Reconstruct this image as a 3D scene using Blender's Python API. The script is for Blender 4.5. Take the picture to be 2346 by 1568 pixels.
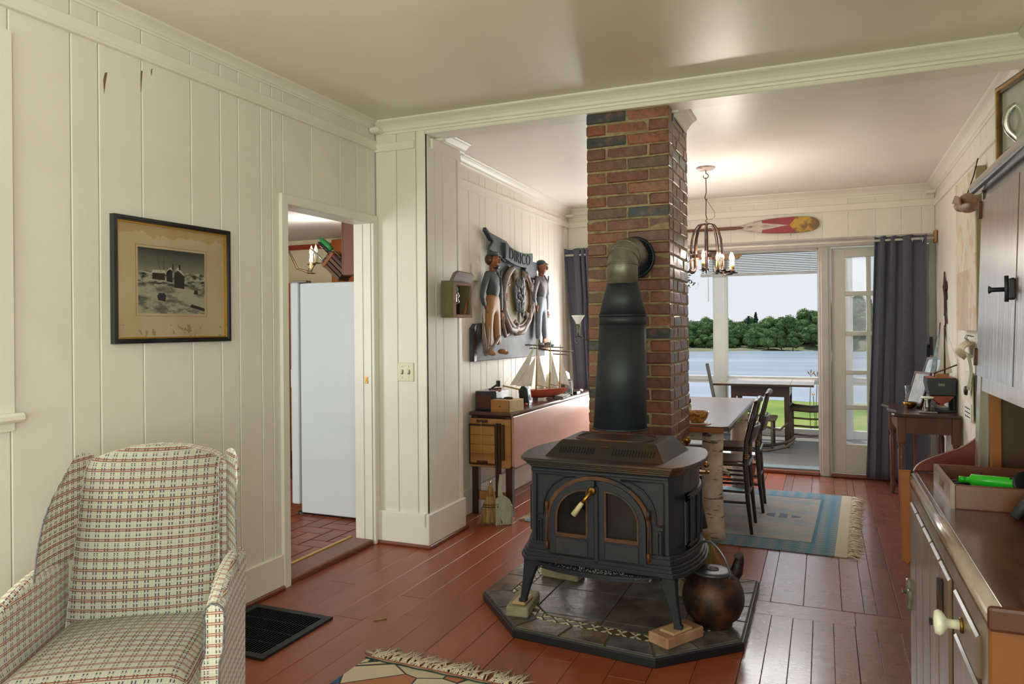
import bpy, bmesh, math, random
from mathutils import Vector, Matrix, Euler
random.seed(7)
S = bpy.context.scene
COL = S.collection
for o in list(bpy.data.objects): bpy.data.objects.remove(o)
PI = math.pi
def lin(c): return tuple(((x/255)/12.92 if x/255 <= .04045 else ((x/255+.055)/1.055)**2.4) for x in c) + (1,)
# ---------------------------------------------------------------- camera, sky, sun, lights, exposure
YAW, ROLL, FOC, CYP = .399, -.00866, 1692., 751.
cam = bpy.data.cameras.new('camera'); cam_o = bpy.data.objects.new('camera', cam); COL.objects.link(cam_o)
cam.sensor_width = 36; cam.lens = 36*FOC/2346; cam.shift_y = -(784-CYP)/2346; cam.clip_start = .05; cam.clip_end = 2000
fw = Vector((-math.sin(YAW), math.cos(YAW), 0)); r0 = Vector((math.cos(YAW), math.sin(YAW), 0)); u0 = Vector((0, 0, 1))
rr = r0*math.cos(ROLL)+u0*math.sin(ROLL); uu = u0*math.cos(ROLL)-r0*math.sin(ROLL)
cam_o.matrix_world = Matrix(((rr.x, uu.x, -fw.x, 0), (rr.y, uu.y, -fw.y, 0), (rr.z, uu.z, -fw.z, 1.30), (0, 0, 0, 1)))
S.camera = cam_o
S.view_settings.view_transform = 'Standard'; S.view_settings.look = 'None'; S.view_settings.gamma = 1
S.view_settings.exposure = 0.10; S.view_settings.use_curve_mapping = False
W = bpy.data.worlds.new('sky'); S.world = W; W.use_nodes = True
wn = W.node_tree; wn.nodes.clear()
_o = wn.nodes.new('ShaderNodeOutputWorld'); _b = wn.nodes.new('ShaderNodeBackground'); _t = wn.nodes.new('ShaderNodeTexCoord')
_s = wn.nodes.new('ShaderNodeSeparateXYZ'); _r = wn.nodes.new('ShaderNodeValToRGB')
_r.color_ramp.elements[0].position = 0; _r.color_ramp.elements[0].color = lin((232, 237, 242))
_r.color_ramp.elements[1].position = .9; _r.color_ramp.elements[1].color = lin((172, 200, 236))
_e = _r.color_ramp.elements.new(.22); _e.color = lin((225, 232, 243))
wn.links.new(_t.outputs['Generated'], _s.inputs[0]); wn.links.new(_s.outputs['Z'], _r.inputs[0])
wn.links.new(_r.outputs[0], _b.inputs[0]); wn.links.new(_b.outputs[0], _o.inputs[0]); _b.inputs[1].default_value = .93
def light(name, kind, loc, rot, energy, color, size=None, size_y=None, angle=None, radius=None):
    l = bpy.data.lights.new(name, kind); l.energy = energy; l.color = color
    if size: l.shape = 'RECTANGLE'; l.size = size; l.size_y = size_y
    if angle: l.angle = angle
    if radius: l.shadow_soft_size = radius
    o = bpy.data.objects.new(name, l); COL.objects.link(o); o.location = loc; o.rotation_euler = rot; return o
_sd = Vector((.25, -.62, -1.05)).normalized()
light('sun', 'SUN', (0, 0, 20), _sd.to_track_quat('-Z', 'Y').to_euler(), 3.4, (1, .95, .86), angle=.02)
# daylight entering the front room's windows (behind and beside the viewer), then fill lamps added beyond them
light('window_light_rear', 'AREA', (-.9, -2.36, 1.5), (math.radians(90), 0, 0), 26, (.97, .985, 1), 2.9, 1.7)
light('window_light_left', 'AREA', (-2.555, 1.16, 1.64), (0, math.radians(-90), 0), 9, (.93, 1, .82), 1.1, .74)
light('window_light_right', 'AREA', (.82, -1.1, 1.5), (0, math.radians(90), 0), 62, (.96, .985, 1), 1.3, 1.5)
light('lawn_bounce', 'AREA', (-.9, -2.44, .80), (math.radians(143), 0, 0), 50, (.60, 1, .28), 2.9, .35)
light('back_room_fill', 'AREA', (-1.60, 6.80, 1.2), (math.radians(-90), 0, 0), 30, (1, .98, .95), .7, 1.3)  # lamp added out of view behind the chimney to brighten the back room
light('porch_fill', 'AREA', (-.80, 7.2, 2.22), (math.radians(-48), 0, 0), 85, (.93, .97, 1), 1.4, .5)  # lamp added under the porch roof, out of sight, to light the interior
light('kitchen_fill', 'AREA', (-4.0, 1.35, 1.35), (math.radians(90), 0, math.radians(16)), 44, (.92, .97, 1), 1.2, 1.4)  # added lamp to brighten the refrigerator; no kitchen window is modelled
# ---------------------------------------------------------------- node helper and materials
class NT:
    def __init__(s, name):
        s.m = bpy.data.materials.new(name); s.m.use_nodes = True; s.t = s.m.node_tree; s.t.nodes.clear()
        s.out = s.t.nodes.new('ShaderNodeOutputMaterial'); s.b = s.t.nodes.new('ShaderNodeBsdfPrincipled')
        s.t.links.new(s.b.outputs[0], s.out.inputs[0])
    def n(s, typ, **k):
        x = s.t.nodes.new(typ)
        for a, v in k.items(): setattr(x, a, v)
        return x
    def put(s, v, sock):
        if hasattr(v, 'is_linked') or isinstance(v, bpy.types.NodeSocket): s.t.links.new(v, sock)
        else: sock.default_value = v
    def math(s, op, a, b=None, clamp=False):
        x = s.n('ShaderNodeMath', operation=op, use_clamp=clamp); s.put(a, x.inputs[0])
        if b is not None: s.put(b, x.inputs[1])
        return x.outputs[0]
    def mix(s, f, a, b):
        x = s.n('ShaderNodeMix', data_type='RGBA'); s.put(f, x.inputs[0]); s.put(a, x.inputs[6]); s.put(b, x.inputs[7]); return x.outputs[2]
    def coord(s, which='Object', scale=(1, 1, 1)):
        c = s.n('ShaderNodeTexCoord'); m = s.n('ShaderNodeMapping'); m.inputs['Scale'].default_value = scale
        s.t.links.new(c.outputs[which], m.inputs[0]); return m.outputs[0]
    def noise(s, vec, scale=5, detail=4, rough=.6, dist=0):
        x = s.n('ShaderNodeTexNoise'); x.inputs['Scale'].default_value = scale; x.inputs['Detail'].default_value = detail
        x.inputs['Roughness'].default_value = rough; x.inputs['Distortion'].default_value = dist
        s.t.links.new(vec, x.inputs['Vector']); return x.outputs['Fac']
    def ramp(s, f, stops, const=False):
        x = s.n('ShaderNodeValToRGB'); cr = x.color_ramp
        if const: cr.interpolation = 'CONSTANT'
        while len(cr.elements) < len(stops): cr.elements.new(.5)
        for e, (p, c) in zip(cr.elements, stops): e.position = p; e.color = c
        s.put(f, x.inputs[0]); return x.outputs[0]
    def bump(s, h, strength=.3, dist=.01):
        x = s.n('ShaderNodeBump'); x.inputs['Strength'].default_value = strength; x.inputs['Distance'].default_value = dist
        s.put(h, x.inputs['Height']); s.t.links.new(x.outputs[0], s.b.inputs['Normal'])
    def rnd(s): return s.n('ShaderNodeObjectInfo').outputs['Random']
def M(name, c1, c2=None, rough=.5, metal=0, scale=6, st=(1, 1, 1), lo=.35, hi=.65, bump=0, bscale=None, bdist=.004, vary=0, rvary=0, coat=0, emit=0, trans=0, detail=5, spec=None, c3=None, dist=0):
    t = NT(name); b = t.b; v = t.coord('Object', st)
    a = lin(c1)
    if c2:
        f = t.noise(v, scale, detail, .62, dist)
        stops = [(lo, a), (hi, lin(c2))] if not c3 else [(lo, a), ((lo+hi)/2, lin(c2)), (hi, lin(c3))]
        col = t.ramp(f, stops)
    else: col = a
    if vary:
        h = t.n('ShaderNodeHueSaturation'); t.put(col, h.inputs['Color'])
        t.put(t.math('ADD', t.math('MULTIPLY', t.rnd(), vary), 1-vary/2), h.inputs['Value']); col = h.outputs[0]
    t.put(col, b.inputs['Base Color']); b.inputs['Metallic'].default_value = metal
    if rvary:
        t.put(t.math('ADD', t.math('MULTIPLY', t.noise(t.coord('Object'), 9, 3), rvary), rough-rvary/2), b.inputs['Roughness'])
    else: b.inputs['Roughness'].default_value = rough
    if bump: t.bump(t.noise(t.coord('Object', st), bscale or scale, 4), bump, bdist)
    if coat: b.inputs['Coat Weight'].default_value = coat; b.inputs['Coat Roughness'].default_value = .08
    if emit: t.put(a, b.inputs['Emission Color']); b.inputs['Emission Strength'].default_value = emit
    if trans: b.inputs['Transmission Weight'].default_value = trans; b.inputs['IOR'].default_value = 1.45
    if spec is not None: b.inputs['Specular IOR Level'].default_value = spec
    return t.m
def wood(name, c1, c2, axis='z', rough=.45, scale=9, bump=.12, vary=.12, coat=0, c3=None, lo=.3, hi=.7):
    st = {'x': (.09, 1, 1), 'y': (1, .09, 1), 'z': (1, 1, .09)}[axis]
    return M(name, c1, c2, rough, 0, scale, st, lo, hi, bump, scale*2.2, .002, vary, coat=coat, c3=c3, detail=7, dist=.6)
WALL = M('cream_paint', (228, 221, 211), (234, 228, 218), .48, scale=2.2, bump=.12, bscale=16, bdist=.003, vary=.035)
TRIM = M('cream_trim_paint', (231, 225, 214), (237, 231, 221), .38, scale=3, bump=.06, bscale=20, bdist=.002)
CEIL = M('ceiling_paint', (224, 217, 200), (232, 225, 209), .36, scale=1.3, bump=.10, bscale=7, bdist=.004)
CEIL2 = M('back_ceiling_paint', (238, 231, 224), (243, 237, 230), .36, scale=1.3, bump=.10, bscale=7, bdist=.004)
WHITE = M('white_paint', (226, 224, 220), (236, 234, 230), .4, scale=3, bump=.05, bscale=20)
GREYW = M('porch_grey_paint', (178, 172, 168), (196, 190, 186), .5, scale=4)
def floor_mat(name, a, b_, rough, br, coat):
    t = NT(name); v = t.coord('Object', (3, .35, 1))
    col = t.ramp(t.noise(v, 5, 6, .65), [(.3, lin(a)), (.7, lin(b_))])
    h = t.n('ShaderNodeHueSaturation'); t.put(col, h.inputs['Color']); t.put(t.math('ADD', t.math('MULTIPLY', t.rnd(), .16), .92), h.inputs['Value'])
    sp = t.ramp(t.noise(t.coord('Object'), 210, 2), [(.735, (0, 0, 0, 1)), (.76, (1, 1, 1, 1))])
    t.put(t.mix(t.math('MULTIPLY', sp, .35), h.outputs[0], lin((176, 150, 130))), t.b.inputs['Base Color'])
    w = t.noise(t.coord('Object'), 3.5, 4)
    t.put(t.math('ADD', t.math('MULTIPLY', w, .22), rough-.11), t.b.inputs['Roughness'])
    t.b.inputs['Coat Weight'].default_value = coat; t.b.inputs['Coat Roughness'].default_value = .2; t.b.inputs['Coat IOR'].default_value = 1.6
    hgt = t.math('ADD', t.noise(t.coord('Object', (1.2, 2.6, 1)), 16, 5, .6), t.math('MULTIPLY', t.noise(t.coord('Object'), 60, 3), .35))
    t.bump(hgt, br, .006); return t.m
FLOOR = floor_mat('red_brown_floor_paint', (130, 62, 34), (148, 74, 42), .38, .16, .1)
FLOOR2 = floor_mat('worn_floor_paint', (112, 58, 44), (134, 72, 54), .28, .5, 1.0)
SHOE = M('red_brown_trim_paint', (112, 58, 38), (124, 66, 44), .35)
DARK = M('dark_gap', (28, 22, 18), rough=.9)
BLACK = M('black_satin', (26, 27, 32), (36, 37, 42), .38, scale=8)
IRON = None
def rusty(name, base, rust, amount, sc=7, rough=.55, metal=.3):
    t = NT(name); v = t.coord('Object')
    f = t.ramp(t.noise(v, sc, 8, .7), [(amount, (0, 0, 0, 1)), (amount+.14, (1, 1, 1, 1))])
    t.put(t.mix(f, lin(base), t.ramp(t.noise(v, sc*4, 5), [(.3, lin(rust)), (.7, lin(tuple(x*.6 for x in rust)))])), t.b.inputs['Base Color'])
    t.b.inputs['Metallic'].default_value = metal; t.b.inputs['Roughness'].default_value = rough
    t.bump(t.noise(v, sc*9, 5), .35, .002); return t.m
IRON = rusty('cast_iron', (40, 41, 54), (96, 60, 46), .57, 5, .46, .25)
IRONR = rusty('rusty_iron', (46, 44, 50), (122, 72, 46), .42)
IRONP = rusty('door_panel_iron', (48, 48, 60), (112, 70, 50), .53, 4)
IRONT = rusty('browned_iron_top', (50, 44, 42), (96, 62, 42), .48, 3.5, .42)
KETTLE = rusty('rusted_kettle_iron', (40, 26, 24), (112, 64, 46), .47, 12, .5)
PIPE = M('black_stove_pipe', (44, 48, 58), (62, 66, 76), .5, .25, 3, lo=.45, hi=.75, bump=.05, bscale=30)
GALV = M('galvanised_steel', (112, 108, 98), (150, 146, 134), .42, .55, 10, lo=.35, hi=.7, bump=.05, bscale=40)
BRASS = M('brass', (168, 128, 62), (110, 78, 40), .3, .9, 20)
SOOTGLASS = M('sooty_stove_glass', (7, 7, 10), (34, 34, 42), .12, 0, 5, lo=.4, hi=.8)
CREAM = M('cream_handle', (214, 202, 164), (190, 176, 136), .35, scale=20)
GRILLE = M('grille_black', (16, 18, 24), (26, 28, 36), .5, .2)
GILT = M('gilt', (190, 148, 62), (150, 108, 40), .3, .7, 30)
GLASS = M('clear_glass', (255, 255, 255), rough=.0, trans=1)
def pane_mat():
    t = NT('window_glass'); t.t.nodes.remove(t.b)
    a = t.n('ShaderNodeBsdfTransparent'); g = t.n('ShaderNodeBsdfGlossy'); g.inputs['Roughness'].default_value = .02
    mx = t.n('ShaderNodeMixShader'); lw = t.n('ShaderNodeLayerWeight'); lw.inputs[0].default_value = .12
    t.t.links.new(lw.outputs['Fresnel'], mx.inputs[0]); t.t.links.new(a.outputs[0], mx.inputs[1]); t.t.links.new(g.outputs[0], mx.inputs[2])
    t.t.links.new(mx.outputs[0], t.out.inputs[0]); return t.m
PANE = pane_mat()
def frosted():
    t = NT('milky_glass'); b = t.b; t.t.nodes.remove(b)
    a = t.n('ShaderNodeBsdfTransparent'); g = t.n('ShaderNodeBsdfTranslucent'); g.inputs[0].default_value = lin((232, 232, 232))
    mx = t.n('ShaderNodeMixShader'); mx.inputs[0].default_value = .16
    t.t.links.new(a.outputs[0], mx.inputs[1]); t.t.links.new(g.outputs[0], mx.inputs[2]); t.t.links.new(mx.outputs[0], t.out.inputs[0]); return t.m
FROST = frosted()
def brick_mat(name, tint=1.0):
    t = NT(name); r = t.rnd()
    base = t.ramp(r, [(0, lin((136, 68, 42))), (.16, lin((116, 56, 40))), (.3, lin((146, 80, 50))), (.42, lin((102, 50, 38))), (.56, lin((130, 70, 46))), (.68, lin((112, 62, 44))), (.79, lin((92, 68, 52))), (.88, lin((42, 46, 56)))], True)
    n = t.noise(t.coord('Object'), 28, 6, .7)
    c = t.mix(t.ramp(n, [(.46, (0, 0, 0, 1)), (.68, (1, 1, 1, 1))]), base, lin((56, 38, 34)))
    n2 = t.noise(t.coord('Object'), 9, 3)
    c = t.mix(t.ramp(n2, [(.56, (0, 0, 0, 1)), (.66, (.35, .35, .35, 1))]), c, lin((150, 96, 66)))
    t.put(c, t.b.inputs['Base Color']); t.b.inputs['Roughness'].default_value = .42; t.b.inputs['Coat Weight'].default_value = .3; t.b.inputs['Coat Roughness'].default_value = .25
    t.bump(t.noise(t.coord('Object'), 38, 6, .7), .8, .006); return t.m
BRICK = brick_mat('old_brick')
MORTAR = M('mortar', (128, 108, 82), (164, 148, 112), .85, scale=30, bump=.4, bscale=60)
W_ORANGE = wood('orange_pine', (160, 92, 42), (132, 70, 30), 'z')
W_PINEX = wood('honey_pine_x', (184, 132, 76), (150, 98, 52), 'x')
W_PINEZ = wood('honey_pine_z', (176, 124, 70), (146, 96, 52), 'z')
W_LIT_LEAF = wood('lit_pink_pine', (200, 156, 142), (178, 130, 116), 'y', .32, 5, coat=.3)  # wood colour lightened to carry pinkish light from the sliding door
W_DARK = wood('dark_stained_wood', (72, 40, 28), (46, 26, 20), 'z', .35, coat=.2)
W_DARKY = wood('dark_stained_top', (84, 50, 36), (56, 32, 24), 'y', .3, coat=.35)
W_HUTCH = wood('weathered_hutch_wood', (140, 118, 106), (104, 82, 72), 'z', .34, 16, coat=.12, bump=.3)
W_HUTCHE = wood('hutch_end_wood', (150, 88, 40), (112, 60, 26), 'z', .42, 6, coat=.15)
W_COUNTER = wood('worn_counter_wood', (116, 68, 50), (78, 44, 34), 'y', .28, 7, coat=.3, bump=.2, c3=(132, 92, 72))
W_BROWN = wood('niche_brown', (88, 54, 38), (72, 42, 30), 'z', .5)
W_RED = M('dark_red_paint', (98, 26, 24), (110, 32, 28), .45, scale=14, bump=.06, bscale=40)
W_CAB = wood('kitchen_cabinet_wood', (128, 74, 48), (112, 62, 40), 'z', .4)
W_CHAIR = M('dark_painted_chair', (38, 24, 24), (58, 34, 30), .28, scale=18, lo=.4, hi=.75, coat=.25)
W_TABLE = wood('dining_table_top', (92, 66, 52), (64, 44, 36), 'y', .3, 6, coat=.15)
W_EDGE = wood('table_edge', (160, 94, 48), (132, 72, 36), 'x', .35)
W_GREY = wood('grey_weathered', (112, 106, 96), (84, 78, 70), 'z', .75)
W_DECK = wood('grey_deck', (130, 124, 116), (102, 96, 90), 'x', .55, 8)
W_STICK = wood('twig_brown', (112, 92, 74), (78, 62, 50), 'z', .7)
W_BLOCK = M('wood_block', (188, 158, 120), (160, 126, 90), .6, scale=12, st=(1, .2, 1))
W_TRAY = wood('tray_wood', (124, 74, 56), (102, 58, 44), 'x', .35, 8, coat=.2)
W_OAR = wood('oar_wood', (128, 76, 54), (104, 60, 44), 'x', .4)
def birch():
    t = NT('birch_bark'); v = t.coord('Object', (3, 3, 16)); n = t.noise(v, 3.2, 5, .6)
    m = t.ramp(n, [(.37, (1, 1, 1, 1)), (.42, (0, 0, 0, 1))]); n2 = t.noise(t.coord('Object'), 9, 5)
    c = t.ramp(n2, [(.35, lin((206, 192, 178))), (.6, lin((178, 156, 140))), (.75, lin((150, 116, 100)))])
    t.put(t.mix(t.math('MULTIPLY', m, .9), c, lin((66, 50, 44))), t.b.inputs['Base Color']); t.b.inputs['Roughness'].default_value = .6
    t.bump(n, .3, .004); return t.m
BIRCH = birch()
CURTAIN = M('grey_curtain_cloth', (84, 84, 100), (94, 93, 108), .85, scale=40, bump=.1, bscale=300, bdist=.001)
STRAW = M('broom_straw', (176, 140, 84), (132, 98, 54), .75, scale=60, st=(1, 1, .05))
CONC = M('old_brick_block', (128, 118, 92), (152, 140, 116), .85, scale=14, bump=.4, bscale=50)
REDBRICK = M('pale_red_brick', (176, 138, 112), (150, 100, 80), .8, scale=12, bump=.4, bscale=50)
def slate():
    t = NT('slate_tile'); v = t.coord('Object'); r = t.rnd()
    a = t.ramp(r, [(0, lin((112, 96, 84))), (.35, lin((104, 104, 112))), (.65, lin((118, 94, 74))), (1, lin((100, 92, 90)))])
    c = t.mix(t.ramp(t.noise(v, 6, 6, .7), [(.42, (0, 0, 0, 1)), (.68, (1, 1, 1, 1))]), a, lin((62, 58, 60)))
    t.put(c, t.b.inputs['Base Color']); t.b.inputs['Roughness'].default_value = .24
    t.bump(t.noise(v, 14, 7, .6), .5, .006); return t.m
SLATE = slate()
GROUT = M('grey_grout', (74, 70, 68), (88, 84, 80), .8)
MOSA = M('cream_mosaic', (222, 208, 180), (200, 184, 154), .35); MOSB = M('brown_mosaic', (104, 82, 62), (84, 68, 54), .3)
TERRA = M('terracotta_tile', (146, 70, 46), (122, 56, 38), .34, scale=4, vary=.2, bump=.12, bscale=12)
CREAMK = M('kitchen_cream_wall', (226, 214, 174), (230, 218, 180), .5); REDK = M('kitchen_red_trim', (146, 46, 24), (156, 54, 30), .4)
FRIDGE = M('fridge_white', (216, 222, 226), (222, 228, 230), .22, scale=2)
CHROME = M('chrome', (214, 216, 222), rough=.12, metal=1)
PEWTER = M('silver_jug_metal', (206, 204, 202), (184, 180, 176), .16, .95, 6)
PORC = M('white_porcelain', (230, 226, 214), rough=.15)
PAPER = M('paper', (222, 216, 202), (208, 200, 184), .7, scale=30)
def fabric():
    t = NT('plaid_upholstery'); c = t.n('ShaderNodeUVMap'); s = t.n('ShaderNodeSeparateXYZ'); t.t.links.new(c.outputs[0], s.inputs[0])
    U, V = s.outputs['X'], s.outputs['Y']
    def fr(x, p, off=0): return t.math('FRACT', t.math('ADD', t.math('DIVIDE', x, p), 100+off))
    def line(f, c0, w): return t.math('LESS_THAN', t.math('ABSOLUTE', t.math('SUBTRACT', f, c0)), w)
    u = fr(U, .0300); v = fr(V, .0285); g = fr(U, .0075, .5); dv = fr(V, .0135); du = fr(U, .0075); gv = fr(V, .0143, .5)
    base = t.ramp(t.noise(t.coord('UV', (1, 1, 1)), 700, 2), [(.3, lin((208, 204, 194))), (.7, lin((228, 225, 216)))])
    c1 = t.mix(t.math('MULTIPLY', line(g, .5, .07), .35), base, lin((120, 112, 112)))
    nav = t.math('MULTIPLY', t.math('MAXIMUM', line(u, .34, .055), line(u, .62, .055)), t.math('GREATER_THAN', dv, .3))
    c2 = t.mix(t.math('MULTIPLY', nav, .9), c1, lin((44, 46, 84)))
    wd = t.math('MULTIPLY', line(gv, .5, .06), line(du, .5, .3)); c3 = t.mix(t.math('MULTIPLY', wd, .8), c2, lin((238, 234, 220)))
    red = t.math('MAXIMUM', line(v, .42, .05), line(v, .60, .05)); c4 = t.mix(t.math('MULTIPLY', red, .92), c3, lin((164, 84, 64)))
    t.put(c4, t.b.inputs['Base Color']); t.b.inputs['Roughness'].default_value = .85; t.b.inputs['Sheen Weight'].default_value = .1
    t.bump(t.noise(t.coord('UV'), 900, 2), .25, .001); return t.m
PLAID = fabric()
# ---------------------------------------------------------------- geometry builder
class G:
    def __init__(s): s.bm = bmesh.new(); s.T = Matrix()
    def _add(s, bm2):
        me = bpy.data.meshes.new('tmp'); bm2.to_mesh(me); bm2.free(); me.transform(s.T); s.bm.from_mesh(me); bpy.data.meshes.remove(me); return s
    def box(s, c, d, rot=(0, 0, 0), bev=0, seg=1, sm=False):
        b = bmesh.new(); bmesh.ops.create_cube(b, size=1); bmesh.ops.scale(b, vec=d, verts=b.verts)
        if bev: bmesh.ops.bevel(b, geom=b.edges[:], offset=min(bev, min(d)*.45), segments=seg, affect='EDGES', profile=.5)
        if sm:
            for f in b.faces: f.smooth = True
        b.transform(Matrix.Translation(c) @ Euler(rot).to_matrix().to_4x4()); return s._add(b)
    def bb(s, a, b_, bev=0, seg=1, sm=False):
        return s.box([(x+y)/2 for x, y in zip(a, b_)], [abs(y-x) for x, y in zip(a, b_)], bev=bev, seg=seg, sm=sm)
    def lathe(s, prof, c=(0, 0, 0), n=24, rot=(0, 0, 0), sq=(1, 1)):
        b = bmesh.new(); rings = []
        for r, z in prof:
            rings.append([b.verts.new((max(r, 1e-5)*math.cos(2*PI*i/n)*sq[0], max(r, 1e-5)*math.sin(2*PI*i/n)*sq[1], z)) for i in range(n)])
        for p, q in zip(rings, rings[1:]):
            for i in range(n):
                f = b.faces.new((p[i], p[(i+1) % n], q[(i+1) % n], q[i])); f.smooth = True
        if prof[0][0] > 1e-4: b.faces.new(rings[0][::-1])
        if prof[-1][0] > 1e-4: b.faces.new(rings[-1])
        b.transform(Matrix.Translation(c) @ Euler(rot).to_matrix().to_4x4()); bmesh.ops.recalc_face_normals(b, faces=b.faces); return s._add(b)
    def tube(s, pts, r, n=8, closed=False, flat=1):
        pts = [Vector(p) for p in pts]; m = len(pts); rs = r if isinstance(r, (list, tuple)) else [r]*m
        b = bmesh.new(); rings = []; prev = None
        for i, p in enumerate(pts):
            if closed: d = pts[(i+1) % m]-pts[i-1]
            else: d = pts[min(i+1, m-1)]-pts[max(i-1, 0)]
            d.normalize()
            if prev is None: a = d.orthogonal().normalized()
            else: a = (prev-d*prev.dot(d)); a = a.normalized() if a.length > 1e-6 else d.orthogonal().normalized()
            prev = a; c = d.cross(a)
            rings.append([b.verts.new(p+(a*math.cos(2*PI*k/n)*flat+c*math.sin(2*PI*k/n))*rs[i]) for k in range(n)])
        q = list(zip(rings, rings[1:]))+([(rings[-1], rings[0])] if closed else [])
        for x, y in q:
            for k in range(n):
                f = b.faces.new((x[k], x[(k+1) % n], y[(k+1) % n], y[k])); f.smooth = True
        if not closed: b.faces.new(rings[0][::-1]); b.faces.new(rings[-1])
        bmesh.ops.recalc_face_normals(b, faces=b.faces); return s._add(b)
    def prism(s, pts, h0, h1, axes='xyz', bev=0, seg=1, sm=False):
        """outline pts in the plane of the first two axes, extruded from h0 to h1 along the third"""
        ia = ['xyz'.index(a) for a in axes]
        def mk(p, h):
            v = [0, 0, 0]; v[ia[0]] = p[0]; v[ia[1]] = p[1]; v[ia[2]] = h; return v
        b = bmesh.new(); A = [b.verts.new(mk(p, h0)) for p in pts]; B_ = [b.verts.new(mk(p, h1)) for p in pts]
        n = len(pts); f1 = b.faces.new(A[::-1]); f2 = b.faces.new(B_)
        for i in range(n): b.faces.new((A[i], A[(i+1) % n], B_[(i+1) % n], B_[i]))
        bmesh.ops.recalc_face_normals(b, faces=b.faces)
        if bev: bmesh.ops.bevel(b, geom=[e for e in b.edges if (e in f1.edges[:] or e in f2.edges[:])], offset=bev, segments=seg, affect='EDGES', profile=.5)
        if sm:
            for f in b.faces: f.smooth = True
        return s._add(b)
    def ring(s, o, i_, h0, h1, axes='xyz', sm=False):
        ia = ['xyz'.index(a) for a in axes]
        def mk(p, h):
            v = [0, 0, 0]; v[ia[0]] = p[0]; v[ia[1]] = p[1]; v[ia[2]] = h; return v
        b = bmesh.new(); n = len(o); V = [[b.verts.new(mk(p, h)) for p in L] for L in (o, i_) for h in (h0, h1)]
        for k in range(n):
            j = (k+1) % n
            for p, q in ((0, 1), (1, 3), (3, 2), (2, 0)): f = b.faces.new((V[p][k], V[p][j], V[q][j], V[q][k])); f.smooth = False
        bmesh.ops.recalc_face_normals(b, faces=b.faces); return s._add(b)
    def sheet(s, fn, nu, nv, thick=0, sm=True):
        b = bmesh.new(); g = [[b.verts.new(fn(i/nu, j/nv)) for j in range(nv+1)] for i in range(nu+1)]
        for i in range(nu):
            for j in range(nv):
                f = b.faces.new((g[i][j], g[i+1][j], g[i+1][j+1], g[i][j+1])); f.smooth = sm
        if thick:
            bmesh.ops.recalc_face_normals(b, faces=b.faces); bmesh.ops.solidify(b, geom=b.faces[:], thickness=thick)
        return s._add(b)
    def ell(s, c, r, rot=(0, 0, 0), n=2, noise=0, seed=0):
        b = bmesh.new(); bmesh.ops.create_icosphere(b, subdivisions=n, radius=1)
        rg = random.Random(seed)
        for v in b.verts: v.co *= 1+noise*(rg.random()-.5)
        for f in b.faces: f.smooth = True
        bmesh.ops.scale(b, vec=r, verts=b.verts); b.transform(Matrix.Translation(c) @ Euler(rot).to_matrix().to_4x4()); return s._add(b)
    def polys(s, fs):
        b = bmesh.new()
        for f in fs: b.faces.new([b.verts.new(p) for p in f])
        return s._add(b)
    def mesh(s, name): me = bpy.data.meshes.new(name); s.bm.to_mesh(me); s.bm.free(); return me
def put(name, g, mat, parent=None, loc=None, rz=0, label=None):
    me = g.mesh(name) if isinstance(g, G) else g
    if mat and not me.materials: me.materials.append(mat)
    o = bpy.data.objects.new(name, me); COL.objects.link(o)
    if parent: o.parent = parent
    if loc: o.location = loc
    if rz: o.rotation_euler[2] = rz
    if label: o['label'] = label
    return o
def thing(name, label, cat, loc=(0, 0, 0), rz=0, group=None):
    o = bpy.data.objects.new(name, None); COL.objects.link(o); o.location = loc; o.rotation_euler = (0, 0, rz); o.empty_display_size = .05
    o['label'] = label; o['category'] = cat
    if group: o['group'] = group
    return o
def solo(name, g, mat, label, cat, loc=None, rz=0, group=None):
    o = put(name, g, mat, None, loc, rz); o['label'] = label; o['category'] = cat
    if group: o['group'] = group
    return o
def stru(name, g, mat, parent=None):
    o = put(name, g, mat, parent)
    if not parent: o['kind'] = 'structure'
    return o
def struE(name):
    o = bpy.data.objects.new(name, None); COL.objects.link(o); o['kind'] = 'structure'; return o
def dup(root, loc=None, rz=None, label=None, rotation=None):
    r = root.copy(); COL.objects.link(r)
    if loc is not None: r.location = loc
    if rz is not None: r.rotation_euler[2] = rz
    if label: r['label'] = label
    for ch in root.children:
        c = ch.copy(); COL.objects.link(c); c.parent = r
        for gch in ch.children:
            d = gch.copy(); COL.objects.link(d); d.parent = c
    return r
def circ(cx, cy, r, n=24, a0=0, a1=2*PI, ry=None): return [(cx+r*math.cos(a0+(a1-a0)*i/n), cy+(ry or r)*math.sin(a0+(a1-a0)*i/n)) for i in range(n+(0 if abs(a1-a0-2*PI) < 1e-6 else 1))]
def uvbox(o, sc=1, rot=None):
    me = o.data; uv = me.uv_layers.new(name='UVMap') if not me.uv_layers else me.uv_layers[0]
    for p in me.polygons:
        n = p.normal; a = max(range(3), key=lambda i: abs(n[i]))
        for li in p.loop_indices:
            c = me.vertices[me.loops[li].vertex_index].co
            uv.data[li].uv = ((c.y, c.z) if a == 0 else (c.x, c.z) if a == 1 else (c.x, c.y))
# ================================================================ THE SETTING
CZ = 2.549; XL = -2.51; YR = 3.83; XB = -2.30; YF = 6.89; XR = .846
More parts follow.
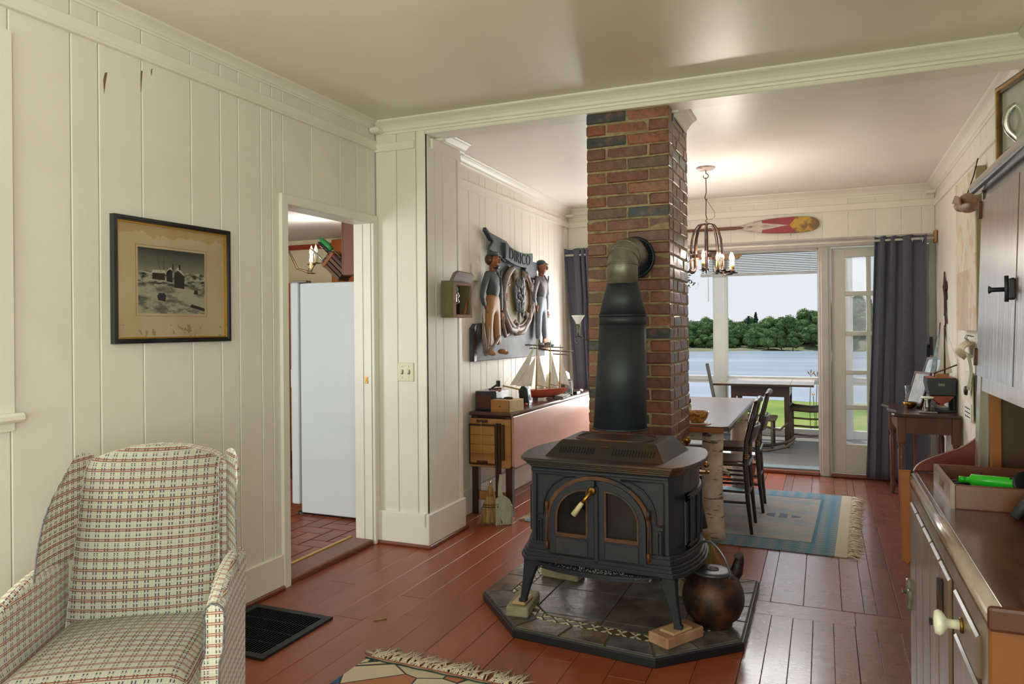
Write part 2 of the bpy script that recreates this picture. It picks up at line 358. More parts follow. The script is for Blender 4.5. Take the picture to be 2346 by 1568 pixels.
# floor: subfloor plus planks
fl = stru('floor', G().bb((-2.63, -2.5, -.06), (XR+.1, YF+.12, -.014)), DARK)
def plank(x0, x1, y0, y1, m, top=0.0):
    g = G(); g.bb((-(x1-x0)/2+.0009, -(y1-y0)/2+.0006, -.014), ((x1-x0)/2-.0009, (y1-y0)/2-.0006, 0), bev=.0014)
    return put('floor_plank', g, m, fl, ((x0+x1)/2, (y0+y1)/2, top))
rg = random.Random(3)
xs = [-2.63]
while xs[-1] < -.36: xs.append(xs[-1]+.135+rg.random()*.02)
xs[-1] = -.305
for i, (a, b) in enumerate(zip(xs, xs[1:])):
    cuts = [-2.5]
    for c in (.4+rg.random()*1.2, 2.5+rg.random()*.7, 4.35+rg.random()*.8): cuts.append(c)
    cuts.append(7.01)
    for c, d in zip(cuts, cuts[1:]): plank(a, b, c, d, FLOOR, rg.random()*.0012)
xn = [-.305, -.224, -.134, -.052, .030, .115, .197, .29, .38, .50, .62, .74, .90]
for a, b in zip(xn, xn[1:]):
    c = rg.choice((.3, .9, 1.4)); plank(a, b, -2.5, c, FLOOR2); plank(a, b, c, 3.50, FLOOR2, rg.random()*.002)
for a, b in ((-.305, .12), (.12, .90)): plank(a, b, 3.50, 3.665, FLOOR2)
xf = [-.305, -.24, -.096, .068, .16, .212, .305, .47, .62, .75, .90]
for a, b in zip(xf, xf[1:]):
    c = 4.9+rg.random(); plank(a, b, 3.665, c, FLOOR2, rg.random()*.002); plank(a, b, c, 7.01, FLOOR2)
# board helpers -------------------------------------------------
def boardsY(parent, x, seams, z0, z1, face=1, mat=WALL, holes=()):
    for a, b in zip(seams, seams[1:]):
        segs = [(z0, z1)]
        for ha, hb, hz0, hz1 in holes:
            if a >= ha-.02 and b <= hb+.02: segs = [s_ for s_ in ((z0, hz0), (hz1, z1)) if s_[1]-s_[0] > .03]
        for q0, q1 in segs:
            g = G(); g.bb((0, -(b-a)/2+.0017, -(q1-q0)/2), (-.012*face, (b-a)/2-.0017, (q1-q0)/2), bev=.003)
            put('wall_board', g, mat, parent, (x, (a+b)/2, (q0+q1)/2))
def boardsX(parent, y, seams, z0, z1, mat=WALL, gp=.0017):
    for a, b in zip(seams, seams[1:]):
        g = G(); g.bb((-(b-a)/2+gp, 0, -(z1-z0)/2), ((b-a)/2-gp, .012, (z1-z0)/2), bev=gp*1.6)
        put('wall_board', g, mat, parent, ((a+b)/2, y, (z0+z1)/2))
COVE = [(0, 0), (.066, 0), (.066, -.010), (.058, -.016), (.050, -.020), (.036, -.030), (.024, -.044), (.018, -.058), (.010, -.064), (.008, -.076), (0, -.076)]
def crownY(g, x, y0, y1, z, s, z1=None):   # cove along y; s=+1 projects to +x
    b = [(x+s*p, q) for p, q in COVE]
    h = G(); h.prism(b, y0, y1, 'xzy')
    if z1 is not None:
        for v in h.bm.verts: v.co.z += z if v.co.y < (y0+y1)/2 else z1
    else:
        for v in h.bm.verts: v.co.z += z
    me = h.mesh('t'); g.bm.from_mesh(me); bpy.data.meshes.remove(me)
def crownX(g, y, x0, x1, z, s):
    g.prism([(y+s*p, z+q) for p, q in COVE], x0, x1, 'yzx')
def baseb(g, a, b, h=.175): g.bb(a, (b[0], b[1], h), bev=.004)
# left wall
wl = stru('wall_left', G().bb((-2.63, -2.5, 0), (-2.521, .75, CZ)).bb((-2.63, .75, 0), (-2.521, 1.57, 1.04)).bb((-2.63, .75, 2.24), (-2.521, 1.57, CZ))
          .bb((-2.63, 1.57, 0), (-2.521, 2.995, CZ)).bb((-2.63, 2.995, 1.95), (-2.521, 3.785, CZ)).bb((-2.63, 3.785, 0), (-2.521, YR, CZ)), WALL)
seams = [-2.5, -2.31, -2.12, -1.9, -1.7, -1.52, -1.3, -1.12, -.9, -.71, -.5, -.28, -.1, .1, .3, .5, .70, .90, 1.1, 1.3, 1.5, 1.627, 1.85, 1.962, 2.154, 2.403, 2.571, 2.683, 2.83, 2.909, 2.99, 3.217, 3.468, 3.635, 3.742, 3.828]
boardsY(wl, XL, seams, .02, CZ, 1, holes=((.70, 1.6, 1.04, 2.24), (2.985, 3.84, -.5, 1.95)))
g = G(); g.bb((XL-.01, -2.5, 2.392), (XL+.014, YR, 2.444), bev=.003); g.bb((XL-.01, -2.5, 2.384), (XL+.022, YR, 2.396), bev=.003); stru('trim_1', g, TRIM)
_C = COVE; COVE = [(p*.88, q*.58) for p, q in _C]
g = G(); crownY(g, XL, -2.5, YR, CZ, 1); stru('trim_2', g, TRIM); COVE = _C
g = G(); g.bb((XL-.01, -2.5, 0), (XL+.016, 2.955, .175), bev=.004); stru('baseboard_left', g, TRIM)
g = G(); g.bb((XL, -2.5, 0), (XL+.032, 2.955, .022), bev=.009, seg=3); stru('trim_3', g, SHOE)
# paint crack on the wall
for (y, z, h, w) in ((1.985, 2.245, .085, .009), (2.150, 2.30, .09, .005), (2.20, 2.352, .03, .004)):
    g = G(); g.prism([(y, z-h/2), (y+w*.6, z-h*.1), (y+w*1.6, z+h/2), (y+w*.5, z+h*.45), (y-w*.3, z+h*.1)], XL-.001, XL+.0012, 'yzx'); put('paint_flake', g, M('flake_gap', (120, 100, 70), rough=.8), wl)
# left window (its casing only shows)
wlw = struE('window_1')
put('window_casing', G().ring([(.685, .97), (1.625, .97), (1.625, 2.305), (.685, 2.305)], [(.76, 1.04), (1.56, 1.04), (1.56, 2.24), (.76, 2.24)], XL-.01, XL+.022, 'yzx'), TRIM, wlw)
put('window_sill', G().bb((XL-.03, .66, 1.0), (XL+.05, 1.65, 1.03), bev=.008), TRIM, wlw)
put('window_sash', G().ring([(.75, 1.04), (1.57, 1.04), (1.57, 2.24), (.75, 2.24)], [(.8, 1.09), (1.52, 1.09), (1.52, 2.19), (.8, 2.19)], -2.60, -2.565, 'yzx').bb((-2.6, .8, 1.62), (-2.565, 1.52, 1.66)), WHITE, wlw)
put('window_pane', G().bb((-2.585, .8, 1.09), (-2.58, 1.52, 2.19)), PANE, wlw)
# kitchen doorway
d1 = struE('door_1')
g = G(); g.bb((-2.63, 2.998, 0), (XL-.001, 3.014, 1.935)); g.bb((-2.63, 3.768, 0), (XL-.001, 3.785, 1.935)); g.bb((-2.63, 2.998, 1.935), (XL-.001, 3.785, 1.95)); put('door_jamb', g, TRIM, d1)
g = G(); g.bb((XL-.002, 2.957, 0), (XL+.018, 3.010, 1.984), bev=.004); put('door_casing', g, TRIM, d1)
g = G(); g.bb((XL-.002, 3.775, 0), (XL+.018, 3.829, 1.984), bev=.004); put('door_casing', g, TRIM, d1)
g = G(); g.bb((XL-.002, 2.957, 1.936), (XL+.019, 3.829, 1.986), bev=.004); put('door_casing', g, TRIM, d1)
g = G(); g.bb((-2.60, 3.762, .0), (-2.565, 3.768, 1.93)); put('door_stop', g, TRIM, d1)
g = G(); g.bb((-2.555, 3.764, .97), (-2.535, 3.7675, 1.01)).bb((-2.551, 3.762, .98), (-2.541, 3.766, 1.0)); put('strike_plate', g, BRASS, d1)
g = G(); g.bb((-2.655, 3.014, -.01), (XL+.012, 3.768, .034), bev=.014, seg=3); put('threshold', g, SHOE, d1)
g = G(); g.bb((-2.672, 3.014, .02), (-2.653, 3.768, .039), bev=.003); put('brass_strip', g, M('brass_strip', (206, 168, 84), rough=.35, metal=.4), d1)
# return wall / stub between the rooms
wc = stru('wall_center', G().bb((-2.63, YR+.011, 0), (-2.177, 4.29, CZ)), WALL)
boardsX(wc, YR, [-2.508, -2.362, -2.228, -2.178], .02, CZ)
g = G(); g.bb((-2.21, YR-.004, .0), (-2.165, YR+.02, CZ)); put('corner_post', g, TRIM, wc)
boardsY(wc, -2.165, [3.832, 3.95, 4.046, 4.238], .02, CZ, 1)
g = G(); g.bb((-2.18, 4.252, 0), (-2.163, 4.296, CZ-.04), bev=.003); put('corner_post', g, TRIM, wc)
g = G(); g.bb((XL, YR-.014, 2.372), (-2.235, YR+.01, 2.422), bev=.003); stru('trim_4', g, TRIM)
g = G(); g.bb((-2.18, 3.90, 2.386), (-2.149, 4.262, 2.442), bev=.003).bb((-2.18, 3.895, 2.378), (-2.143, 4.262, 2.388)); stru('trim_5', g, TRIM)
g = G(); g.bb((XL, YR-.018, 0), (-2.163, YR+.01, .2), bev=.004); g.bb((-2.18, YR-.018, 0), (-2.147, 4.30, .2), bev=.004); stru('baseboard_center', g, TRIM)
g = G(); g.bb((XL, YR-.036, 0), (-2.131, YR-.017, .022), bev=.008, seg=3); g.bb((-2.15, YR-.036, 0), (-2.130, 4.31, .022), bev=.008, seg=3); stru('trim_6', g, SHOE)
# corner block under the crown
g = G(); crownX(g, YR, XL+.03, XR, CZ, -1); g.bb((XL+.002, YR-.078, 2.478), (XL+.070, YR-.002, 2.512), bev=.01); stru('trim_7', g, TRIM)
# beam
g = G(); g.bb((-2.166, YR+.002, 2.452), (XR, 3.985, CZ+.02), bev=.004); stru('trim_8', g, TRIM)
# front ceiling
stru('ceiling', G().bb((-2.63, -2.5, CZ), (XR+.1, YR+.1, CZ+.06)), CEIL)
# back ceiling (sags slightly to the far wall)
def bc(y): return 2.505-(y-3.9)*.0187
g = G(); g.prism([(3.9, bc(3.9)), (7.0, bc(7.0)), (7.0, 2.6), (3.9, 2.6)], -2.43, XR+.1, 'yzx'); stru('ceiling_2', g, CEIL2)
# back left wall
wb = stru('wall_back_left', G().bb((-2.43, 4.285, 0), (XB-.011, YF+.12, 2.52)), WALL)
boardsY(wb, XB, [4.29, 4.50, 4.686, 4.864, 4.964, 5.176, 5.272, 5.432, 5.526, 5.683, 5.87, 6.02, 6.083, 6.184, 6.33, 6.477, 6.62, 6.76, 6.888], .02, 2.52)
g = G(); g.bb((XB-.01, 4.29, 2.275), (XB+.013, YF, 2.33), bev=.003); g.bb((XB-.01, 4.29, 2.267), (XB+.02, YF, 2.278)); stru('trim_9', g, TRIM)
g = G(); crownY(g, XB, 4.29, YF, bc(4.29), 1, bc(YF)); crownY(g, -2.17, 3.99, 4.34, bc(4.0), 1); g.bb((-2.17, 3.955, 2.44), (-2.11, 3.99, 2.47)); g.bb((XB, 6.80, 2.365), (XB+.075, YF, 2.392), bev=.008); stru('trim_10', g, TRIM)
g = G(); g.bb((XB-.01, 4.29, 0), (XB+.015, YF, .175), bev=.004); stru('baseboard_back_left', g, TRIM)
# far wall
wf = stru('wall_far', G().bb((-2.43, YF+.011, 0), (-1.85, YF+.12, 2.52)).bb((-1.85, YF+.011, 1.99), (XR+.1, YF+.12, 2.52)).bb((-.03, YF+.011, 0), (.055, YF+.12, 2.0)).bb((.81, YF+.011, 0), (XR+.1, YF+.12, 2.0)), WALL)
xs2 = [-2.30, -2.1, -1.9, -1.72, -1.5, -1.31, -1.12, -.95, -.76, -.56, -.36, -.2, .0, .2, .41, .6, .75, .845]
boardsX(wf, YF, xs2, 2.02, 2.45, gp=.0005); boardsX(wf, YF, [-2.30, -2.1, -1.9], .02, 2.02)
g = G(); g.bb((XB, YF-.014, 2.27), (XR, YF+.01, 2.325), bev=.003); stru('trim_11', g, TRIM)
g = G(); crownX(g, YF, XB, XR, bc(YF), -1); g.bb((.77, YF-.085, 2.36), (XR, YF, 2.388), bev=.008); stru('trim_12', g, TRIM)
g = G(); g.bb((-1.93, YF-.022, 1.965), (.84, YF+.01, 2.03), bev=.006); g.bb((-1.93, YF-.032, 2.025), (.84, YF+.01, 2.042), bev=.004)
g.bb((-1.93, YF-.02, 0), (-1.85, YF+.01, 1.97), bev=.006); g.bb((-.037, YF-.022, 0), (.062, YF+.01, 1.97), bev=.006); g.bb((-.02, YF-.034, 0), (.045, YF, 1.965), bev=.008); g.bb((.80, YF-.02, 0), (XR, YF+.01, 1.97), bev=.004); stru('trim_13', g, GREYW)
g = G(); g.bb((-1.85, YF-.035, 0), (-.035, YF+.01, .035), bev=.01, seg=2); g.bb((.05, YF-.035, 0), (.82, YF+.01, .03), bev=.01, seg=2); stru('trim_14', g, SHOE)
g = G(); g.bb((-1.85, YF+.0, .0), (-.035, YF+.13, .055), bev=.006); stru('trim_15', g, M('grey_door_track', (112, 122, 126), rough=.5))
g = G(); g.bb((-.045, YF, .05), (-.032, YF+.12, 1.965)).bb((-1.85, YF, 1.95), (-.035, YF+.12, 1.99)).bb((-1.86, YF, 0), (-1.84, YF+.12, 1.96)); stru('trim_16', g, GREYW)
# french door
d2 = struE('door_2')
cx_ = [(.172, .335), (.372, .535), (.572, .735)]; rz_ = [(.278, .575), (.615, .893-.02), (.915-.005, 1.205), (1.243, 1.545), (1.585, 1.876)]
g = G(); y0, y1 = YF+.03, YF+.07
g.bb((.065, y0, .03), (.172, y1, 1.96), bev=.003).bb((.735, y0, .03), (.83, y1, 1.96), bev=.003).bb((.17, y0, .03), (.737, y1, .278), bev=.003).bb((.17, y0, 1.876), (.737, y1, 1.96), bev=.003)
put('door_frame', g, M('door_grey_white', (206, 200, 194), rough=.45), d2)
MUN = bpy.data.materials['door_grey_white']
for a, b in zip(cx_, cx_[1:]): put('glazing_bar', G().bb((a[1], y0+.004, .27), (b[0], y1-.004, 1.88), bev=.004), MUN, d2)
for a, b in zip(rz_, rz_[1:]): put('glazing_bar', G().bb((.165, y0+.003, a[1]), (.74, y1-.005, b[0]), bev=.004), MUN, d2)
for a in cx_:
    for b in rz_: put('pane', G().bb((a[0]-.004, y0+.018, b[0]-.004), (a[1]+.004, y0+.022, b[1]+.004)), FROST, d2)
g = G(); g.tube([(.79, YF+.02, 1.0), (.79, YF-.03, 1.0), (.74, YF-.03, 1.0)], .009); g.bb((.775, YF+.015, .9), (.805, YF+.03, 1.12), bev=.004); put('door_handle', g, BLACK, d2)
# right wall
wr = stru('wall_right', G().bb((XR+.011, -2.5, 0), (XR+.12, YF+.12, 2.6)), WALL)
sr = [-2.5, -1.5, -.5, .5, 1.5, 2.4, 3.2]
while sr[-1] < 6.7: sr.append(sr[-1]+rg.choice((.1, .14, .17, .2)))
sr[-1] = 6.888
boardsY(wr, XR, sr, .02, 2.55, -1)
g = G(); g.bb((XR-.013, 3.99, 2.26), (XR+.01, YF, 2.315), bev=.003); stru('trim_17', g, TRIM)
g = G(); crownY(g, XR, 3.99, YF, bc(3.99), -1, bc(YF)); crownY(g, XR, -2.5, YR, CZ, -1); stru('trim_18', g, TRIM)
g = G(); g.bb((XR-.015, 2.3, 0), (XR+.01, YF, .175), bev=.004); stru('baseboard_right', g, TRIM)
# rear wall with a wide window behind the viewer
g = G(); g.bb((-2.63, -2.62, 0), (-2.4, -2.5, CZ)).bb((.6, -2.62, 0), (XR+.12, -2.5, CZ)).bb((-2.4, -2.62, 0), (.6, -2.5, .6)).bb((-2.4, -2.62, 2.4), (.6, -2.5, CZ)); stru('wall_rear', g, WALL)
# ---------------------------------------------------------------- kitchen beyond the doorway
stru('floor_2', G().bb((-6.2, 1.2, -.05), (-2.655, 6.4, .012)), GROUT)
kf = bpy.data.objects['floor_2']; T = .118
tile_h = G().bb((-T+.004, -T/2+.004, -.016), (T-.004, T/2-.004, 0), bev=.003).mesh('tile_h'); tile_v = G().bb((-T/2+.004, -T+.004, -.016), (T/2-.004, T-.004, 0), bev=.003).mesh('tile_v')
nt = 0
for i in range(-34, 1):
    for j in range(0, 32):
        x = -2.66+i*T-T/2+.03; y = 2.75+j*T; k = (i-j) % 4
        if k == 0: c, me, ok = (x+T/2, y), tile_h, x+T/2 < -2.63
        elif k == 3: c, me, ok = (x, y+T/2), tile_v, x < -2.63
        else: continue
        if not ok or c[0] < -4.2 or c[1] > 6.2: continue
        if c[1] < 3.0 or (c[1] > 4.3 and c[0] > -3.45) or c[1] > 5.6 or c[0]+3.2 < -(c[1]-2.6)*.62: continue
        put('floor_tile', me, TERRA, kf, (c[0], c[1], .03)); nt += 1
stru('ceiling_3', G().bb((-6.2, 1.2, 2.235), (-2.63, 6.4, 2.3)), M('kitchen_ceiling', (236, 234, 236), rough=.5))
wk = stru('wall_kitchen', G().bb((-6.2, 6.3, 0), (-2.43, 6.4, 2.24)).bb((-6.3, 1.2, 0), (-6.2, 6.4, 2.24)).bb((-6.2, 1.1, 0), (-2.63, 1.2, 2.24)).bb((-2.64, 4.3, 0), (-2.435, 6.4, 2.24)).bb((-2.64, 1.2, 0), (-2.632, 2.99, 2.24)).bb((-2.64, 3.79, 0), (-2.632, 4.3, 2.24)), CREAMK)
g = G(); g.bb((-6.2, 6.27, 2.135), (-2.7, 6.3, 2.185)); stru('trim_19', g, REDK)
g = G(); g.bb((-6.2, 6.285, 1.985), (-2.7, 6.3, 1.995)); stru('trim_20', g, CREAMK)
# ---------------------------------------------------------------- porch
pf = stru('floor_3', G().bb((-3.2, 7.02, -.16), (2.6, 9.98, -.108)), DARK)
y = 7.02; deck = G().bb((-2.9, -.043, -.028), (2.9, .043, 0), bev=.003).mesh('deck')
while y < 9.95:
    put('deck_board', deck, W_DECK, pf, (-.3, y+.045, -.08)); y += .0905
pw = struE('wall_porch')
for x0, x1 in ((-3.2, -3.06), (-1.303, -1.129), (.205, .325), (1.9, 2.03)): put('porch_post', G().bb((x0, 9.72, -.08), (x1, 9.86, 2.32), bev=.005).bb((x0+.02, 9.70, -.08), (x1-.02, 9.88, 2.32), bev=.004), WHITE, pw)
for x0, x1 in ((-3.06, -1.303), (-1.129, .205), (.325, 1.9)):
    put('porch_rail', G().bb((x0, 9.74, .60), (x1, 9.84, .66), bev=.005).bb((x0, 9.76, .57), (x1, 9.82, .60)), WHITE, pw)
    put('kick_board', G().bb((x0, 9.76, -.08), (x1, 9.82, .02), bev=.004), WHITE, pw)
    put('head_rail', G().bb((x0, 9.74, 2.24), (x1, 9.84, 2.34), bev=.005), WHITE, pw)
stru('ceiling_4', G().bb((-3.3, 7.01, 2.36), (2.7, 10.25, 2.42)), GREYW)
g = G(); g.bb((-3.3, 7.012, 1.99), (2.7, 7.03, 2.36)); stru('wall_porch_inner', g, GREYW)
bl = thing('window_blind', 'white slatted blind pulled half up at the top of the porch opening', 'blind', (-.745, 9.66, 1.93))
SLATM = M('blind_slat_grey', (150, 152, 160), rough=.5)
sl = G().box((0, 0, 0), (1.38, .022, .0018), rot=(math.radians(-22), 0, 0)).mesh('slat')
for k in range(13): put('slat', sl, SLATM, bl, (0, 0, .045+k*.0215))
put('bottom_rail', G().box((0, 0, .012), (1.40, .03, .036), bev=.006), GREYW, bl)
put('head_box', G().box((0, 0, .345), (1.40, .035, .035), bev=.004), WHITE, bl)
for x in (-.62, -.25, .2, .6): put('ladder_cord', G().bb((x-.0015, -.012, .02), (x+.0015, -.0105, .34)), GREYW, bl)
put('tilt_wand', G().tube([(-.60, -.03, .33), (-.60, -.035, -.32)], .005, 6), WHITE, bl)
solo('valence_board', G().bb((-.16, -.012, -.03), (.16, .012, .03), bev=.004).prism([(.16, -.03), (.21, .03), (.16, .03)], -.012, .012, 'xzy'), W_PINEX, 'short tan wooden board hung above the blind end on the porch', 'board', (-1.13, 9.60, 2.16))
# ---------------------------------------------------------------- outdoors
def grass_mat():
    t = NT('lawn_grass'); v = t.coord('Object'); n = t.noise(v, .55, 5, .6)
    c = t.ramp(n, [(.38, lin((108, 138, 42))), (.55, lin((136, 160, 58))), (.68, lin((168, 164, 96)))]); n2 = t.noise(v, 40, 3)
    h = t.n('ShaderNodeHueSaturation'); t.put(c, h.inputs['Color']); t.put(t.math('ADD', t.math('MULTIPLY', n2, .9), .5), h.inputs['Value']); t.put(h.outputs[0], t.b.inputs['Base Color'])
    t.b.inputs['Roughness'].default_value = .9; t.bump(n2, .8, .03); return t.m
GRASS = grass_mat()
def lz(y): return -.33-.012*(y-10) if y < 18 else -.426-(y-18)*.55 if y < 24 else -3.8
ys = [9.0+i*.5 for i in range(36)]
g = G(); g.sheet(lambda u, v: (-45+90*u, 9.0+18*v, lz(9.0+18*v)+.05*math.sin(u*70)*math.sin(v*17)), 40, 36); stru('lawn', g, GRASS)
def water_mat():
    t = NT('river_water'); b = t.b; t.put(t.ramp(t.noise(t.coord('Object', (.006, .05, 1)), 1.0, 4), [(.4, lin((178, 190, 204))), (.62, lin((140, 154, 166)))]), b.inputs['Base Color']); b.inputs['Roughness'].default_value = .22
    b.inputs['Specular IOR Level'].default_value = .6
    t.bump(t.noise(t.coord('Object', (.5, 1.6, 1)), 1.1, 5), .35, .4); return t.m
g = G(); g.bb((-400, 23, -3.7), (400, 158, -3.5)); stru('river', g, water_mat())
g = G(); g.sheet(lambda u, v: (-300+600*u, 143+70*v+(4*math.sin(u*40)+2*math.sin(u*93))*(1-v), -3.6+.5*min(1, v*30)+3.0*v*v+4.2*max(0, min(1, (-300+600*u+8)/12))*min(1, v*3)), 240, 16); stru('far_bank', g, M('bank_earth', (128, 120, 92), (96, 112, 60), .9, scale=.25))
# trees across the water
def leafy(name, c1, c2):
    t = NT(name); v = t.coord('Object'); f = t.noise(v, 2.2, 6, .7); c = t.ramp(f, [(.36, lin(c1)), (.64, lin(c2))])
    h = t.n('ShaderNodeHueSaturation'); t.put(c, h.inputs['Color']); t.put(t.math('ADD', t.math('MULTIPLY', t.rnd(), .5), .75), h.inputs['Value']); t.put(h.outputs[0], t.b.inputs['Base Color'])
    t.b.inputs['Roughness'].default_value = .9; t.b.inputs['Specular IOR Level'].default_value = .1; return t.m
LEAFA = leafy('hazy_broadleaf', (66, 94, 66), (128, 150, 88)); LEAFB = leafy('hazy_conifer', (50, 74, 66), (80, 104, 82)); TRUNK = M('tree_trunk', (96, 84, 72), rough=.9)  # far greens greyed in the colour to carry distance haze
def leaf_cloud(blobs, seed, per, size):
    r = random.Random(seed); vs, fs = [], []
    for (c, rad) in blobs:
        for k in range(per):
            d = Vector((r.gauss(0, 1), r.gauss(0, 1), r.gauss(0, 1))).normalized(); q = .78+.34*r.random()
            p = Vector((c[0]+d.x*rad[0]*q, c[1]+d.y*rad[1]*q, c[2]+d.z*rad[2]*q))
            n = (d+Vector((r.gauss(0, .5), r.gauss(0, .5), r.gauss(0, .5)))).normalized(); a = n.orthogonal().normalized()*size*(.6+.8*r.random()); b = n.cross(a)*(.6+.4*r.random())
            i = len(vs); vs += [p-a, p-b, p+a, p+b]; fs.append((i, i+1, i+2, i+3))
    return vs, fs
def finish(vs, fs, core):
    me = bpy.data.meshes.new('lv'); me.from_pydata(vs, [], fs); core.bm.from_mesh(me); bpy.data.meshes.remove(me); return core.mesh('foliage')
def crown_mesh(seed, sx=1, sz=1):
    r = random.Random(seed); g = G(); bl = []
    for k in range(26):
        a = r.random()*2*PI; h = r.random(); q = math.sin(PI*min(1, .25+h*.75))**.7
        c = (math.cos(a)*1.9*q*r.random()**.5*sx, math.sin(a)*1.9*q*r.random()**.5, 1.0+4.4*h*sz); rad = (.8+.5*r.random(), .8+.5*r.random(), .7+.4*r.random())
        g.ell(c, tuple(x*.82 for x in rad), n=2, noise=.2, seed=seed*50+k); bl.append((c, rad))
    for f in g.bm.faces: f.smooth = False
    return finish(*leaf_cloud(bl, seed, 190, .13), g)
def spruce_mesh(seed):
    r = random.Random(seed); g = G(); bl = []
    g.lathe([(1.1, .6), (.7, 3), (.05, 7.2)], n=8)
    for k in range(16):
        z = .7+k*.42; rad = 1.45*(1-k/16.5)+.1
        for m in range(7): a = r.random()*2*PI; bl.append(((math.cos(a)*rad*.6, math.sin(a)*rad*.6, z), (rad*.5, rad*.5, .22)))
    return finish(*leaf_cloud(bl, seed, 22, .12), g)
trk = G().tube([(0, 0, -1.0), (0, 0, 4)], .16, 6).mesh('trunk')
cm = [crown_mesh(1), crown_mesh(2, 1.2, .8), crown_mesh(3, .9, 1.1)]; sm_ = [spruce_mesh(4), spruce_mesh(5)]
rt = random.Random(11); first = True
def hill(x, y):
    t_ = (y-143)/70
    return -3.15+3.0*t_*t_+4.2*max(0, min(1, (x+8)/12))*min(1, t_*3)
for row in range(5):
    n = 26; y = 147+row*7.5
    for k in range(n):
        x = -46+k*(62/n)+rt.random()*2.4; yy = y+rt.random()*5
        con = rt.random() < (.10 if row < 3 else .34); s_ = (.82+rt.random()*.40)*(1.0 if row else .72)*(.8 if con else 1)
        lift = hill(x, yy)-.15
        lab = 'dark pointed spruce rising from the wood across the river' if con else 'round broadleaf tree in the dense wood across the river'
        tr = thing('spruce_tree' if con else 'broadleaf_tree', lab, 'tree', (x, yy, lift), rt.random()*6, 'spruces across the river' if con else 'broadleaf trees across the river')
        tr.scale = (s_, s_, s_*(1 if con else .82))
        put('foliage', rt.choice(sm_) if con else rt.choice(cm), LEAFB if con else LEAFA, tr)
        if row < 2: put('trunk', trk, TRUNK, tr)
# near tree at the left
rt = random.Random(5)
nt_ = thing('near_tree', 'leafy branch of a near tree showing beside the brick chimney', 'tree', (-4.6, 17.5, -.4))
g = G(); g.tube([(0, 0, 0), (.05, 0, 1.6), (-.1, .1, 3.4), (0, 0, 5.2)], [.16, .13, .09, .04], 8)
bl_ = []
for k in range(26):
    z = 1.3+k*.16; a = rt.random()*2*PI if k % 3 else -.1+rt.random()*.3; L = 1.0+.75*rt.random(); p = [(0, 0, z), (math.cos(a)*L*.5, math.sin(a)*L*.5, z+.16), (math.cos(a)*L, math.sin(a)*L, z-.05)]
    g.tube(p, [.03, .018, .006], 5); bl_.append(p)
put('trunk', g, TRUNK, nt_)
vs = []; fs = []
for p in bl_:
    for q in range(190):
        t_ = .3+.75*rt.random(); c = Vector(p[1]).lerp(Vector(p[2]), t_)+Vector((rt.gauss(0, .10), rt.gauss(0, .13), rt.gauss(0, .09)))
        d = Vector((rt.gauss(0, 1), rt.gauss(0, 1), rt.gauss(-.4, .6))).normalized()*.055; e = d.cross(Vector((rt.gauss(0, 1), rt.gauss(0, 1), rt.gauss(0, 1)))).normalized()*.02
        i = len(vs); vs += [c-d, c+e, c+d, c-e]; fs.append((i, i+1, i+2, i+3))
me = bpy.data.meshes.new('leaves'); me.from_pydata(vs, [], fs); lo = put('leaves', me, leafy('near_leaves', (70, 94, 46), (122, 140, 70)), nt_); lo['kind'] = 'stuff'
# daylilies by the porch
for k, (x, y, z) in enumerate(((-.13, 10.6, .35), (-.08, 10.75, .62), (.02, 10.7, .33), (-.16, 10.8, .64))):
    lab = ['open orange daylily behind the porch table corner', 'tall daylily stem with closed buds above the porch rail', 'orange daylily half hidden by the door frame', 'tall bud stem left of the other daylily stems'][k]
    dl = thing('daylily', lab, 'flower', (x, y, -.34))
    h = z+.34; put('stem', G().tube([(0, 0, 0), (.02*(-1)**k, 0, h*.5), (0, 0, h)], .005, 5), M('lily_stem', (96, 116, 60)) if not k else bpy.data.materials['lily_stem'], dl)
    if k in (0, 2):
        g = G()
        for q in range(6):
            a = q*PI/3; g.polys([[(0, 0, h), (math.cos(a-.3)*.03, math.sin(a-.3)*.03, h+.035), (math.cos(a)*.065, math.sin(a)*.065, h+.03), (math.cos(a+.3)*.03, math.sin(a+.3)*.03, h+.035)]])
        put('petals', g, M('lily_orange', (236, 128, 40), rough=.5) if k == 0 else bpy.data.materials['lily_orange'], dl)
    else:
        g = G()
        for q in range(3): g.ell((-.03+.03*q, 0, h+.01+.02*(q % 2)), (.008, .008, .035), (0, .5*(q-1), 0), n=1)
        put('buds', g, M('lily_bud', (150, 112, 70)) if k == 1 else bpy.data.materials['lily_bud'], dl)
    g = G()
    for q in range(7):
        a = q*.9; g.polys([[(0, 0, 0), (math.cos(a)*.12, math.sin(a)*.12, .22), (math.cos(a)*.26, math.sin(a)*.26, .14), (math.cos(a)*.12+.012, math.sin(a)*.12+.012, .21)]])
    put('leaves', g, bpy.data.materials['lily_stem'], dl)
# ================================================================ CHIMNEY
ch = thing('brick_chimney', 'tall red brick chimney column behind the black stove', 'chimney', (-.955, 4.14, 0))
X0, X1, Y0, Y1 = -.222, .222, -.285, .285      # local footprint
put('mortar_core', G().bb((X0+.0035, Y0+.0035, 0), (X1-.0035, Y1-.0035, 2.475)), MORTAR, ch)
BV = {}
def brick(kind, sx, sy, c, rgx):
    key = (kind, rgx.randrange(3))
    if key not in BV:
        r = random.Random(hash(kind) % 97+key[1]*7); g = G(); g.bb((-sx/2, -sy/2, -.0282), (sx/2, sy/2, .0282), bev=.0045)
        for v in g.bm.verts: v.co += Vector((r.uniform(-1, 1), r.uniform(-1, 1), r.uniform(-1, 1)))*.0022
        BV[key] = g.mesh('brick')
    o = put('brick', BV[key], BRICK, ch, c); o.rotation_euler = (rgx.gauss(0, .006), rgx.gauss(0, .006), rgx.gauss(0, .004)); return o
rb = random.Random(21); CP = .0645; nr = 38; D = .10
